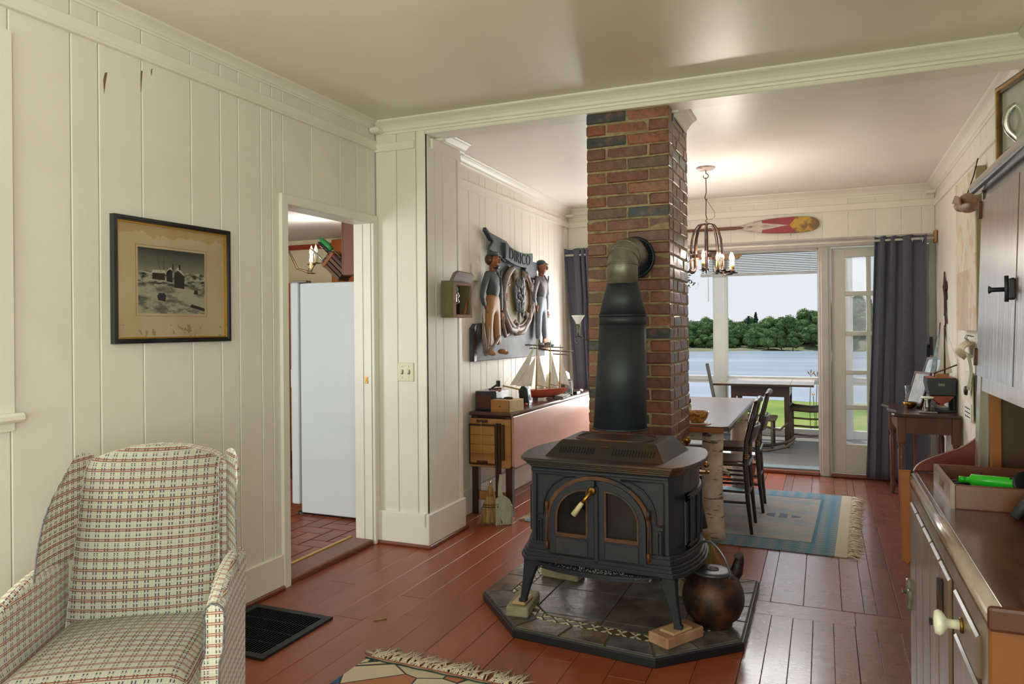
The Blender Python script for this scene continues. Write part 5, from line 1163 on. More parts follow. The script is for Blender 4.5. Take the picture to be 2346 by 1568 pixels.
g = G(); g.prism(P2([(5.66, 1.85), (5.86, 1.85), (5.93, 1.82), (5.86, 1.77), (5.93, 1.69), (5.80, 1.71), (5.62, 1.72), (5.60, 1.77)]), .035, .060, 'yzx', bev=.005); put('banner_tail', g, CBLUE, cs)
cu = bpy.data.curves.new('sign_text', 'FONT'); cu.body = 'DIRICO'; cu.size = .125; cu.extrude = .002; cu.align_x = 'CENTER'; cu.align_y = 'CENTER'; cu.space_character = 1.10; cu.offset = -.002
to = bpy.data.objects.new('t', cu); COL.objects.link(to); bpy.context.view_layer.update(); me = bpy.data.meshes.new_from_object(to.evaluated_get(bpy.context.evaluated_depsgraph_get())); bpy.data.objects.remove(to)
for v in me.vertices:
    x, y = v.co.x*.98, v.co.y; yy = 5.425+x; zc = (bz(yy, 1)+bz(yy, 0))/2; v.co = (v.co.z+.087, cy_(yy), cz_(zc+y))
me.name = 'banner_letters'; put('banner_letters', me, M('letter_dark', (26, 26, 30), rough=.8), bn)
# oval
oc = (cy_(5.46), cz_(1.535)); put('oval_panel', G().prism(circ(oc[0], oc[1], .285, 36, ry=.235), .03, .042, 'yzx', bev=.004), CGREEN, cs)
g = G(); g.tube([(.055, p[0], p[1]) for p in circ(oc[0], oc[1], .30, 40, PI*.62, PI*2.32, .25)], [.021+.004*math.sin(i*.45) for i in range(41)], 10); g.tube([(.052, p[0], p[1]) for p in circ(oc[0], oc[1], .268, 36, PI*.62, PI*2.32, .220)], .009, 6); put('oval_frame', g, CPINK, cs)
g = G(); g.tube([(.06, oc[0]-.30+.0, oc[1]-.03), (.06, oc[0]-.29, oc[1]-.16), (.065, oc[0]-.21, oc[1]-.25), (.065, oc[0]-.10, oc[1]-.26), (.07, oc[0]-.06, oc[1]-.21), (.07, oc[0]-.10, oc[1]-.185), (.07, oc[0]-.14, oc[1]-.205)], [.014, .022, .026, .026, .020, .014, .01], 8)
g.tube([(.055, oc[0]-.30, oc[1]-.10), (.055, oc[0]-.33, oc[1]-.20), (.055, oc[0]-.27, oc[1]-.30), (.055, oc[0]-.20, oc[1]-.28)], [.012, .018, .016, .008], 8)
g.tube([(.06, oc[0]-.10, oc[1]-.29), (.06, oc[0]+.08, oc[1]-.27), (.06, oc[0]+.22, oc[1]-.17), (.06, oc[0]+.26, oc[1]-.05)], [.010, .024, .022, .010], 8); put('lower_scrolls', g, CPINK, cs)
g = G()
for (dy, dz, a, s_) in ((-.20, .14, .9, 1), (-.23, .0, 1.6, .9), (.22, .12, -1.0, 1.1), (.25, -.07, -1.8, 1.0), (-.07, .22, .1, 1.0), (.10, .23, -.3, 1.0), (.18, -.16, 2.4, .8)):
    d = Vector((math.sin(a+PI), math.cos(a+PI)))*.085*s_; e = Vector((-d.y, d.x))*.5
    for q in (-1, 0, 1): g.tube([(.050, oc[0]+dy, oc[1]+dz), (.066, oc[0]+dy+d.x*.5+e.x*q*.45, oc[1]+dz+d.y*.5+e.y*q*.45), (.055, oc[0]+dy+d.x*1.1+e.x*q*.2, oc[1]+dz+d.y*1.1+e.y*q*.2)], [.009*s_, .016*s_, .003], 6)
o = put('acanthus_leaves', g, CPINK, cs); o['kind'] = 'stuff'
g = G(); rl = random.Random(9)
for k in range(74):
    t_ = k/74; z = .16-.29*t_; w = .105*math.sin(PI*min(1, .20+t_*.72)); dy = rl.uniform(-w, w)
    g.ell((.060+.030*(1-abs(dy)/(w+.01)), oc[0]+.01+dy, oc[1]+z), (.012, .018, .032), (rl.uniform(-.6, .6), 0, 0), n=1)
o = put('tassel_tufts', g, M('tassel_blue_grey', (120, 128, 140), (58, 54, 56), .45, scale=40), cs); o['kind'] = 'stuff'
put('tassel_stem', G().tube([(.048, oc[0]+.03, oc[1]-.12), (.048, oc[0]+.02, oc[1]-.22)], .005, 6), W_DARK, cs)
# sailors: skinned figures flattened into relief
def skinfig(name, pts, edges, radii, mat, parent, loc, flat=.62, lv=2):
    me = bpy.data.meshes.new(name); me.from_pydata(pts, edges, []); o = bpy.data.objects.new(name+'_src', me); COL.objects.link(o)
    m = o.modifiers.new('skin', 'SKIN'); m.use_smooth_shade = True; sv = me.skin_vertices[0].data
    for i, r in enumerate(radii): sv[i].radius = r if isinstance(r, tuple) else (r, r); 
    sv[0].use_root = True; s_ = o.modifiers.new('sub', 'SUBSURF'); s_.levels = lv; s_.render_levels = lv
    bpy.context.view_layer.update(); me2 = bpy.data.meshes.new_from_object(o.evaluated_get(bpy.context.evaluated_depsgraph_get())); bpy.data.objects.remove(o); me2.name = name
    for v in me2.vertices: v.co.x *= flat
    return put(name, me2, mat, parent, loc)
def sailor(cy0, z0, H, jacket, trouser, beard, mirror=1, hatmat=None):
    k = H/.76; L = (.072, cy_(cy0), cz_(z0))
    def q(y, z, x=0): return (x, y*k*mirror*1.16, z*k)
    trs = skinfig('carved_trousers', [q(0, .455), q(0, .36), q(-.05, .33), q(-.062, .20), q(-.068, .05), q(.045, .33), q(.055, .20), q(.07, .06)], [(0, 1), (1, 2), (2, 3), (3, 4), (1, 5), (5, 6), (6, 7)], [(.075*k, .075*k), (.07*k, .07*k), .05*k, .043*k, .040*k, .05*k, .043*k, .040*k], trouser, cs, L)
    skinfig('carved_jacket', [q(0, .385), q(0, .50), q(0, .57), q(-.075, .565), q(-.135, .47), q(-.155, .40), q(-.11, .345), q(.08, .565), q(.115, .46), q(.12, .37), q(.125, .31), q(0, .60)], [(0, 1), (1, 2), (2, 3), (3, 4), (4, 5), (5, 6), (2, 7), (7, 8), (8, 9), (9, 10), (2, 11)], [(.075*k, .075*k), (.078*k, .078*k), (.07*k, .07*k), .036*k, .032*k, .028*k, .022*k, .036*k, .030*k, .026*k, .020*k, .03*k], jacket, cs, L)
    g = G(); g.tube([q(0, .58), q(0, .63)], .026*k, 10); g.ell(q(.004, .672, .006), (.046*k*.9, .042*k, .060*k), n=3); g.ell(q(.012, .668, .048*k/k), (.012*k, .009*k, .018*k), n=2); g.ell(q(-.040, .672, .0), (.012*k, .007*k, .014*k), n=1)
    for s in (-1, 1): g.tube([q(.008+s*.019-.007, .690, .043), q(.008+s*.019+.007, .692, .043)], .0035*k, 5)
    g.ell(q(.010, .645, .040), (.006*k, .014*k, .004*k), n=1)
    put('carved_head', g, CSKIN, cs, L)
    g = G()
    for s in (-1, 1): g.ell(q(.008+s*.016, .682, .0405), (.004*k, .0065*k, .0035*k), n=1)
    put('carved_eyes', g, DARK, cs, L)['kind'] = 'stuff'
    if beard: g = G(); g.ell(q(.006, .628, .014), (.036*k, .030*k, .022*k), n=2); g.ell(q(-.012, .682, -.014), (.040*k, .040*k, .046*k), n=2); put('carved_beard', g, W_DARK, cs, L)
    g = G()
    for y, z in ((-.095, .335), (.128, .285)):
        g.ell(q(y, z, .0), (.014*k, .018*k, .024*k), n=2)
        for f in range(4): g.tube([q(y-.012+.008*f, z-.012, .004), q(y-.013+.009*f, z-.036-.003*(f in (1, 2)), .006)], .0045*k, 5)
        g.tube([q(y+.014, z+.004, .004), q(y+.022, z-.018, .008)], .005*k, 5)
    put('carved_hands', g, CSKIN, cs, L)['kind'] = 'stuff'
    g = G()
    for y, d in ((-.072, -.02), (.078, .03)): g.ell(q(y+d*.5, .018, .022), (.034*k, .026*k, .020*k), (0, 0, .3), n=2); g.ell(q(y+d, .008, .04), (.03*k, .020*k, .014*k), n=2)
    put('carved_shoes', g, CTAN if beard else CPALE, cs, L)['kind'] = 'stuff'
    g = G()
    if beard: g.lathe([(.047, 0), (.050, .008), (.052, .020), (.050, .030), (.03, .034), (0, .036)], q(.0, .705, .004), 22, sq=(.8, 1)); g.prism([(.0, 0)], 0, 0, 'yzx') if False else None; g.box(q(.012, .708, .040), (.03*k, .075*k, .006), bev=.002)
    else: g.ell(q(0, .712, .0), (.042*k, .046*k, .028*k), n=2); g.box(q(.022, .704, .034), (.034*k, .05*k, .006), rot=(-.15, 0, 0), bev=.002)
    put('carved_cap', g, hatmat or CBLUE, cs, L)
    g = G(); g.tube([q(-.045, .60, .048), q(.0, .545, .062), q(.045, .60, .048)], .007*k, 6)
    if beard: g.tube([q(0, .55, .062), q(-.004, .50, .066), q(.004, .455, .064)], [.008*k, .010*k, .004*k], 6)
    else: g.tube([q(0, .545, .060), q(0, .44, .064)], .003, 6)
    put('carved_collar', g, jacket, cs, L)
sailor(4.925, 1.105, .775, CBLUE, CTAN, True)
sailor(5.935, 1.135, .765, M('carved_grey_violet', (112, 108, 116), (92, 84, 88), .5, scale=14, bump=.2, bscale=40), CPALE, False, 1, CBLUE)
g = G(); g.tube([(.075, cy_(4.735), cz_(1.40)), (.078, cy_(4.755), cz_(1.22)), (.08, cy_(4.77), cz_(1.12))], [.005, .016, .018], 6); g.tube([(.08, cy_(4.77), cz_(1.12)), (.085, cy_(4.80), cz_(1.20)), (.085, cy_(4.83), cz_(1.33))], [.016, .014, .005], 6); g.tube([(.08, cy_(4.77), cz_(1.11)), (.09, cy_(4.90), cz_(1.17)), (.095, cy_(4.99), cz_(1.235))], [.016, .014, .016], 6); put('carved_anchor', g, CPINK, cs)
g = G(); 
for k in range(9): y = 6.02+.0125*k; g.tube([(.05, cy_(6.07), cz_(1.29)), (.056, cy_(y+.0), cz_(1.19)), (.05, cy_(y+(y-6.07)*.3), cz_(1.10))], [.008, .011, .010], 5); g.tube([(.05, cy_(6.07), cz_(1.29)), (.054, cy_(6.07+(y-6.07)*.85), cz_(1.37)), (.048, cy_(6.07+(y-6.07)*.3), cz_(1.46))], [.007, .010, .005], 5)
g.tube([(.05, cy_(6.03), cz_(1.29)), (.06, cy_(6.07), cz_(1.29)), (.05, cy_(6.11), cz_(1.29))], .012, 6); o = put('carved_sheaf', g, CTAN, cs); o['kind'] = 'stuff'
solo('wall_thermostat', G().bb((0, -.05, -.065), (.02, .05, .065), bev=.006), TRIM, 'small cream box on the wall left of the bearded sailor', 'thermostat', (XB, 4.76, 1.70))
# ================================================================ ON THE DROP LEAF TABLE
rd = thing('radio', 'black cased radio with a brown cloth front on the drop leaf table', 'radio', (-2.195, 4.83, SZ))
BW = M('radio_black_wood', (30, 32, 40), (44, 46, 56), .3, coat=.3, scale=8)
put('case', G().bb((-.088, -.10, 0), (.075, .13, .135), bev=.005), BW, rd); put('grille_cloth', G().bb((-.080, -.104, .022), (.045, -.099, .115)), M('radio_cloth', (92, 54, 42), (70, 40, 34), .8, scale=120), rd)
gl = put('glass_dial', G().lathe([(.036, 0), (.040, .008), (.036, .020), (.015, .030), (0, .032)], (.075, -.045, .042), 22, (0, PI/2, 0)), M('glass_disc', (200, 202, 208), rough=.08, coat=.5), rd)
solo('hand_plane', G().bb((-.05, -.012, .0), (.05, .012, .012), bev=.003).tube([(-.03, 0, .012), (.02, 0, .035), (.03, 0, .06)], [.006, .009, .006], 8).bb((.015, -.012, .02), (.04, .012, .065), bev=.004), BLACK, 'small black metal tool standing on top of the radio', 'tool', (-2.19, 4.87, SZ+.136), 1.0)
solo('red_card', G().bb((-.04, -.02, 0), (.04, .02, .004)).ell((.02, 0, .006), (.014, .014, .006), n=1), M('red_white_card', (206, 176, 168), (176, 44, 40), .6, scale=26), 'red and white card lying on the radio', 'card', (-2.15, 4.80, SZ+.136), .3)
cb = thing('cigar_box', 'finger jointed pale wooden box on the near corner of the drop leaf table', 'box', (-2.055, 4.74, SZ), -.18)
put('front', G().bb((-.075, -.07, 0), (.078, -.062, .082), bev=.001), W_PINEX, cb); put('body', G().bb((-.075, -.062, 0), (.078, .12, .082), bev=.002), M('pale_box_wood', (206, 182, 146), (190, 160, 120), .6, scale=10), cb)
for k in range(6):
    for x in (-.0755, .0745): put('finger_joint', G().bb((x, -.0708, .005+k*.0135), (x+.004, -.0615, .0105+k*.0135)) if False else G().bb((-.002, -.0045, -.003), (.002, .0045, .003)), W_DARK, cb, (x+.0015, -.0665, .008+k*.0135))
g = G(); g.prism([(-.01, .036), (.01, .036), (.01, .040), (-.01, .040)], -.0712, -.0705, 'xzy'); put('small_mark', g, DARK, cb); g = G(); g.ring(circ(.03, .045, .012, 16), circ(.03, .045, .0105, 16), .078, .0788, 'yzx'); put('side_mark', g, M('faint_print', (160, 120, 100)), cb)
solo('pocket_knife', G().bb((-.06, -.006, 0), (.0, .006, .004), bev=.001).tube([(.0, 0, .006), (.03, .002, .008), (.065, 0, .007)], [.006, .009, .007], 8), BLACK, 'dark folding knife lying on the pale wooden box', 'knife', (-2.07, 4.755, SZ+.083), .1)
def speaker(lab, c, rz):
    t = thing('desk_speaker', lab, 'speaker', c, rz); g = G(); g.prism([(-.035, 0), (.04, 0), (.022, .125), (.005, .142), (-.02, .140), (-.04, .11)], -.04, .04, 'xzy', bev=.006); put('case', g, BLACK, t)
    M_ = Matrix.Translation((.036, 0, .02)) @ Matrix.Rotation(math.radians(-8), 4, 'Y'); f = G(); f.T = M_; f.bb((-.002, -.036, -.008), (.008, .036, .105), bev=.004); fa = put('silver_face', f, M('silver_plastic', (150, 154, 162), rough=.35) if not bpy.data.materials.get('silver_plastic') else bpy.data.materials['silver_plastic'], t)
    f = G(); f.T = M_; f.lathe([(.026, 0), (.022, .004), (.004, -.002), (0, .002)], (.008, 0, .035), 20, (0, PI/2, 0)); put('cone', f, M('grey_cone', (120, 124, 130), rough=.6), fa)
    f = G(); f.T = M_; f.lathe([(.008, 0), (.006, .002)], (.008, 0, .085), 12, (0, PI/2, 0)); put('tweeter', f, BLACK, fa)
speaker('black desk speaker standing behind the pale wooden box', (-2.085, 5.19, SZ), .1)
speaker('silver faced desk speaker beside the white jugs', (-2.02, 5.98, SZ), -.75)
mb = thing('model_ship', 'model sailing ship with three masts and a red hull on the drop leaf table', 'model ship', (-2.085, 5.60, SZ), math.radians(-32)); mb.scale = (.8, .8, .88)
g = G()
def hull(u, v):
    y = -.30+.60*u; w = .055*math.sin(PI*min(1, u*.85+.08))**.55; a = (v-.5)*PI
    return (w*math.sin(a), y+.03*(1-abs(math.sin(a)))*(.5-u), .010+.088-.080*math.cos(a)**.7*math.sin(PI*min(.98, u*.9+.06))**.4)
g.sheet(hull, 24, 12); o = put('hull', g, M('red_orange_hull', (172, 74, 48), (150, 60, 40), .4, scale=8), mb)
g = G(); g.prism([(0, -.29), (.035, -.22), (.05, -.05), (.05, .12), (.035, .25), (.0, .29), (-.035, .25), (-.05, .12), (-.05, -.05), (-.035, -.22)], .088, .094); put('deck', g, W_PINEX, mb)
put('cradle', G().bb((-.03, -.12, 0), (.03, -.10, .03)).bb((-.03, .10, 0), (.03, .12, .03)), W_DARK, mb)
YEL = M('varnished_spar', (190, 152, 62), (160, 120, 50), .4, scale=20); SAIL = M('sail_cloth', (226, 220, 208), (206, 200, 190), .8, scale=12); RTR = M('red_trim_line', (150, 70, 64))
put('bowsprit', G().tube([(0, -.24, .095), (0, -.50, .15)], [.010, .006], 8), YEL, mb)
for y, h, r in ((-.10, .56, .009), (.07, .54, .008), (.20, .50, .007)):
    ms = put('mast', G().tube([(0, y, .09), (.0, y+.02, h)], [r, r*.6], 8), YEL, mb)
    put('gaff_sail', G().prism([(y+.012, .13), (y+.135, .115), (y+.028, h-.12)], -.001, .001, 'yzx'), SAIL, ms)
    put('boom', G().tube([(0, y, .14), (0, y+.14, .110)], .003, 6), RTR, ms)
    for q, L in ((.055, .20), (.085, .14)): put('yard', G().tube([(-L*.3, y-L*.7+.05, h-q+.0), (L*.3, y+L*.7+.0, h-q-.01)], .005, 6), W_DARK, ms)
for k, (p, q, r_) in enumerate((((-.42, .15), (-.24, .15), (-.115, .50)), ((-.35, .14), (-.16, .13), (-.105, .40)))):
    put('jib_sail', G().prism([p, q, r_], -.001+.006*k, .001+.006*k, 'yzx'), SAIL, mb)
g = G()
for a_, b_ in (((0, -.50, .15), (0, -.08, .56)), ((0, -.40, .13), (0, -.08, .50)), ((0, -.08, .56), (0, .09, .52)), ((0, .09, .54), (0, .22, .50)), ((0, .29, .10), (0, .22, .50)), ((.05, -.05, .09), (0, -.08, .50)), ((.05, .10, .09), (0, .09, .48))): g.tube([a_, b_], .0009, 4)
o = put('rigging', g, CREAM, mb); o['kind'] = 'stuff'
for lab, c, s_ in (('left one of two tall milky plastic jugs behind the model ship', (-2.215, 6.17, SZ), 1), ('right one of two tall milky plastic jugs beside the silver speaker', (-2.18, 6.36, SZ), 1)):
    t = thing('plastic_jug', lab, 'jug', c); put('body', G().lathe([(.055, 0), (.060, .01), (.060, .13), (.055, .165), (.03, .185), (.0, .19)], n=20), M('milky_plastic', (226, 222, 206), rough=.45) if 'milky_plastic' not in bpy.data.materials else bpy.data.materials['milky_plastic'], t)
solo('dark_bottle', G().lathe([(.02, 0), (.02, .10), (.008, .13), (.008, .16)], n=12), M('bottle_label', (70, 110, 130), (150, 90, 40), .4, scale=30, st=(.2, .2, 1)), 'narrow coloured bottle between the two milky jugs', 'bottle', (-2.13, 6.235, SZ))
t = thing('folded_papers', 'small stack of dark folded maps on the edge of the drop leaf table', 'papers', (-2.03, 5.80, SZ), .1)
for k, (w, l, col) in enumerate(((.075, .15, (84, 64, 56)), (.07, .14, (196, 190, 184)), (.07, .13, (70, 54, 48)), (.06, .13, (150, 146, 142)))): put('sheet', G().bb((-w, -l, .006*k), (w, l, .006*k+.004), bev=.001), M('paper_%s' % ('umber', 'white', 'brown', 'grey')[k], col, rough=.6), t)
solo('eyeglasses_case', G().ell((0, 0, .018), (.022, .055, .018), n=2), M('dark_red_case', (62, 32, 32), rough=.3), 'dark glossy oval case at the far end of the drop leaf table', 'case', (-2.0, 6.30, SZ))
solo('small_black_box', G().bb((-.03, -.05, 0), (.03, .05, .025), bev=.003), BLACK, 'flat black box lying in front of the dark oval case', 'box', (-1.995, 6.14, SZ))
solo('red_bead', G().ell((0, 0, .012), (.012, .012, .012), n=2), M('bead_red', (190, 48, 36), rough=.3), 'tiny red ball beside the black desk speaker', 'bead', (-2.04, 5.09, SZ))
solo('glass_tumbler', G().lathe([(.022, 0), (.028, .10), (.026, .10), (.020, .004), (0, .004)], n=16), M('ribbed_glass', (214, 220, 226), rough=.08, trans=.7), 'ribbed drinking glass behind the silver faced speaker', 'glass', (-2.06, 6.12, SZ))
# uplight lamp and cord
ul = thing('uplight_lamp', 'small white cone shaded lamp in front of the left grey curtain', 'lamp', (-1.46, 4.56, 1.28))
put('shade', G().lathe([(.012, 0), (.016, .02), (.030, .045), (.043, .065), (.041, .066), (.028, .046), (.012, .02)], (0, 0, .03), 22), M('white_shade', (236, 228, 220), rough=.4, emit=.25), ul)
put('socket', G().lathe([(.010, -.04), (.012, -.02), (.012, .0), (.016, .01), (.016, .03)], (0, 0, .01), 14), GALV, ul)
put('arm', G().tube([(0, 0, -.03), (.05, -.03, -.06), (.16, -.08, -.075), (.28, -.20, -.07)], .003, 6), WIRE, ul); 
put('scroll', G().tube([(.0+.025*math.cos(t), 0, -.065+.025*math.sin(t)) for t in [k*.5 for k in range(11)]], .0025, 5), WIRE, ul)
put('cord', G().tube([(.275, -.2, -.08), (.20, .1, -.12), (.12, .5, -.30), (-.2, .9, -.48), (-.50, 1.2, -.557)], .0025, 5), CREAM, ul)
# whisk broom, dust pan
wb_ = thing('whisk_broom', 'yellow straw whisk broom standing beside the drop leaf table leg', 'broom', (-2.035, 4.44, 0), .35)
g = G(); rw = random.Random(4)
for k in range(120):
    a = rw.uniform(-1, 1); d = rw.uniform(-1, 1); g.tube([(a*.018, d*.010, .215), (a*.045, d*.016, .12), (a*.078, d*.020, .002+rw.random()*.01)], [.0032, .003, .0024], 4)
o = put('bristles', g, STRAW, wb_); o['kind'] = 'stuff'
put('bristle_core', G().prism([(-.02, .215), (.02, .215), (.048, .12), (.072, .01), (-.072, .01), (-.048, .12)], -.014, .014, 'xzy', bev=.006), STRAW, wb_)
for z, w in ((.135, .047), (.120, .051)): put('stitching', G().tube([(-w, -.02, z), (0, -.024, z-.003), (w, -.02, z), (w, .02, z), (0, .024, z), (-w, .02, z)], .003, 5, True), W_DARK, wb_)
put('neck', G().lathe([(.024, .19), (.022, .225), (.014, .25), (.010, .262)], n=12), STRAW, wb_); put('metal_tip', G().lathe([(.009, .258), (.010, .285), (.006, .292), (0, .293)], n=12), CHROME, wb_)
dp = thing('dustpan', 'worn white enamel dustpan standing upright beside the whisk broom', 'dustpan', (-1.955, 4.46, 0), .6)
g = G(); g.prism([(-.05, 0), (.05, 0), (.062, .12), (.045, .165), (.012, .19), (-.02, .20), (-.048, .17)], -.002, .002, 'xzy'); g.bb((-.052, -.028, 0), (-.047, 0, .15)).bb((.052, -.028, .0), (.058, 0, .13)); EN = M('chipped_enamel', (196, 196, 176), (150, 152, 136), .4, scale=14, st=(1, 1, .4)); put('pan', g, EN, dp)
put('handle', G().prism([(-.035, .19), (.0, .19), (-.012, .24), (-.004, .33), (-.022, .335), (-.034, .25)], -.006, .004, 'xzy', bev=.002), EN, dp)
solo('envelope', G().prism([(0, 0), (.09, 0), (.07, .13), (.02, .05)], -.002, .002, 'xzy'), M('white_envelope', (226, 224, 226), rough=.6), 'white paper leaning under the drop leaf table behind the broom', 'paper', (-2.17, 4.60, .06), .1)
# ================================================================ CEILING CHANDELIER
cd = thing('chandelier', 'bell shaped iron strap chandelier with candle bulbs over the dining table', 'chandelier', (-.793, 5.6, 2.473))
put('canopy', G().lathe([(.006, -.022), (.05, -.020), (.068, -.008), (.070, -.002), (.07, 0)], n=26), M('canopy_white', (210, 206, 202), (150, 120, 100), .4, scale=8), cd)
def zc(z): return z-2.473
put('hook', G().tube([(0, 0, -.02), (0, 0, -.045)]+[(.018*math.sin(t), 0, -.063+.018*math.cos(t)) for t in [k*.5 for k in range(11)]], .0035, 6), WIRE, cd)
put('rod', G().tube([(0, 0, -.075), (.002, 0, zc(2.29)), (-.008, 0, zc(2.25)), (0, 0, zc(2.225)), (.008, 0, zc(2.24))], .0038, 6), WIRE, cd); put('rod', G().tube([(0, 0, zc(2.24)), (-.002, 0, zc(2.12)), (.006, 0, zc(2.09)), (-.006, 0, zc(2.075)), (.008, 0, zc(2.065))], .0038, 6), WIRE, cd)
put('loose_wire', G().tube([(0, 0, zc(2.24)), (.03, 0, zc(2.19)), (.06, 0, zc(2.14)), (.062, 0, zc(2.105)), (.04, 0, zc(2.085)), (.02, 0, zc(2.09))], .0016, 5), WIRE, cd)
put('crown_ring', G().ring(circ(0, 0, .024, 16), circ(0, 0, .014, 16), zc(2.045), zc(2.058)), IRONR, cd)
STR = rusty('strap_iron', (58, 46, 46), (120, 76, 50), .48, 10, .34, .5)
for k in range(8):
    a = k*PI/4+.2; c_, s_ = math.cos(a), math.sin(a); pr2 = [(.018, 2.052), (.055, 2.045), (.085, 2.005), (.103, 1.94), (.112, 1.86), (.113, 1.78), (.113, 1.73), (.125, 1.705), (.150, 1.70), (.175, 1.708)]
    g = G(); g.tube([(r*c_, r*s_, zc(z)) for r, z in pr2], .0105, 6, flat=.38); put('strap', g, STR, cd)
put('band', G().ring(circ(0, 0, .117, 28), circ(0, 0, .108, 28), zc(1.80), zc(1.825)), STR, cd)
put('lower_band', G().ring(circ(0, 0, .10, 28), circ(0, 0, .088, 28), zc(1.835), zc(1.85)), STR, cd)
cpos = [(-.10, .06), (-.05, -.10), (.04, -.15), (.13, .05), (.175, -.06), (.205, .08)]
for i, (a, b) in enumerate(cpos):
    x, y = r0.x*a-fw.x*-b, r0.y*a+fw.y*b; x = r0.x*a+fw.x*b; y = r0.y*a+fw.y*b; z0 = 1.705 if i not in (2, 4) else 1.685
    rim = Vector((x, y, 0)).normalized()*.11
    ar = put('candle_arm', G().tube([(rim.x, rim.y, zc(1.735)), (rim.x*1.1, rim.y*1.1, zc(z0-.012)), (x, y, zc(z0-.006))], .005, 6), STR, cd)
    put('drip_pan', G().lathe([(.010, 0), (.034, .003), (.036, .007), (.012, .006)], (x, y, zc(z0-.004)), 16), STR, ar); put('cup', G().lathe([(.013, 0), (.0135, .022), (.011, .024)], (x, y, zc(z0)), 12), STR, ar)
    put('candle', G().lathe([(.0115, 0), (.0115, .062)], (x, y, zc(z0+.02)), 12), M('yellow_candle', (206, 180, 104), (186, 156, 84), .5, scale=30) if i == 0 else bpy.data.materials['yellow_candle'], ar)
    put('bulb', G().lathe([(.006, 0), (.0145, .018), (.014, .034), (.005, .058), (0, .07)], (x, y, zc(z0+.082)), 14), BULB if i in (1, 3, 4) else BULBD, ar)
    if i in (1, 3, 4): light('chandelier_bulb_light', 'POINT', (-.793+x, 5.6+y, z0+.115), (0, 0, 0), 12, (1, .90, .78), radius=.03)
# ================================================================ PADDLE
def paddle_mat():
    t = NT('painted_paddle'); s = t.n('ShaderNodeSeparateXYZ'); t.t.links.new(t.n('ShaderNodeTexCoord').outputs['Object'], s.inputs[0]); X = s.outputs['X']; Z = t.math('ABSOLUTE', s.outputs['Z']); v = t.coord('Object')
    wh = t.ramp(t.noise(t.coord('Object', (.5, 1, 2)), 26, 5), [(.4, lin((204, 190, 180))), (.58, lin((176, 156, 146))), (.7, lin((128, 66, 60)))]); red = t.ramp(t.noise(v, 10, 4), [(.4, lin((158, 52, 60))), (.7, lin((136, 44, 52)))])
    wm = t.math('LESS_THAN', Z, t.math('MAXIMUM', t.math('MULTIPLY', t.math('SUBTRACT', .22, X), 6), t.math('MULTIPLY', t.math('SUBTRACT', .435, X), .14)))
    c = t.mix(wm, red, wh)
    yl = t.ramp(t.math('ADD', t.noise(v, 13, 5, .7), t.math('MULTIPLY', X, .55)), [(.74, lin((198, 152, 52))), (.86, lin((122, 88, 58)))])
    ym = t.math('LESS_THAN', Z, t.math('MULTIPLY', t.math('SUBTRACT', X, .44), 1.15)); c = t.mix(ym, c, yl)
    t.put(c, t.b.inputs['Base Color']); t.b.inputs['Roughness'].default_value = .4; return t.m
pd = thing('canoe_paddle', 'old red, white and yellow painted paddle hung above the sliding door opening', 'paddle', (-.705, 6.862, 2.171))
pr3 = [(0, .016), (.04, .020), (.10, .036), (.18, .052), (.28, .063), (.40, .069), (.50, .070), (.58, .066), (.63, .056), (.655, .044), (.671, .030), (.679, .016), (.682, .0)]
g = G(); g.prism([(x, w) for x, w in pr3]+[(x, -w) for x, w in pr3[-2::-1]], -.009, .009, 'xzy', bev=.004, seg=2); put('blade', g, paddle_mat(), pd)
put('shaft', G().tube([(-.95, 0, 0), (-.3, 0, 0), (.03, 0, 0), (.08, 0, 0)], [.014, .014, .016, .006], 10), W_OAR, pd); put('hanger', G().tube([(.45, -.012, -.055), (.45, -.014, -.08), (.45, .008, -.09)], .002, 5), GALV, pd)
# ================================================================ DINING TABLE, CHAIRS
TZ = .705
dt = thing('dining_table', 'dark topped dining table on a birch log leg behind the stove', 'table', (-.98, 5.4, 0))
put('table_top', G().prism([(-.30, -.93), (.42, -.93), (.452, -.90), (.46, -.87), (.46, .93), (-.30, .93)], .676, .705, bev=.004), W_TABLE, dt)
put('end_edge', G().bb((-.30, -.9335, .668), (.435, -.925, .698), bev=.003), W_EDGE, dt)
put('side_edge', G().bb((.452, -.88, .668), (.463, .93, .697), bev=.003), W_TABLE, dt)
g = G(); b = bmesh.new(); rbk = random.Random(8); n = 18; rings = []
for k in range(15):
    z = .676*k/14; r = .062+.006*(1-z/.676)+rbk.uniform(-.0015, .0015); cx0 = -.008*math.sin(z*5)-(.006 if k else 0); rings.append([b.verts.new((cx0+(r+rbk.uniform(-.0015, .0015))*math.cos(2*PI*i/n), (r+rbk.uniform(-.0015, .0015))*math.sin(2*PI*i/n), z)) for i in range(n)])
for p, q in zip(rings, rings[1:]):
    for i in range(n): f = b.faces.new((p[i], p[(i+1) % n], q[(i+1) % n], q[i])); f.smooth = True
b.faces.new(rings[0][::-1]); b.faces.new(rings[-1]); g._add(b); lm = g.mesh('birch_leg'); lm.materials.append(BIRCH)
for x, y_ in ((.36, -.78), (.36, .78), (-.21, -.72), (-.21, .78)): put('birch_leg', lm, None, dt, (x, y_, 0))
put('birch_apron', G().bb((-.18, -.80, .60), (.31, -.76, .672), bev=.01), BIRCH, dt); put('branch_stub', G().tube([(.41, -.78, .43), (.45, -.79, .405)], [.016, .010], 8), BIRCH, dt)
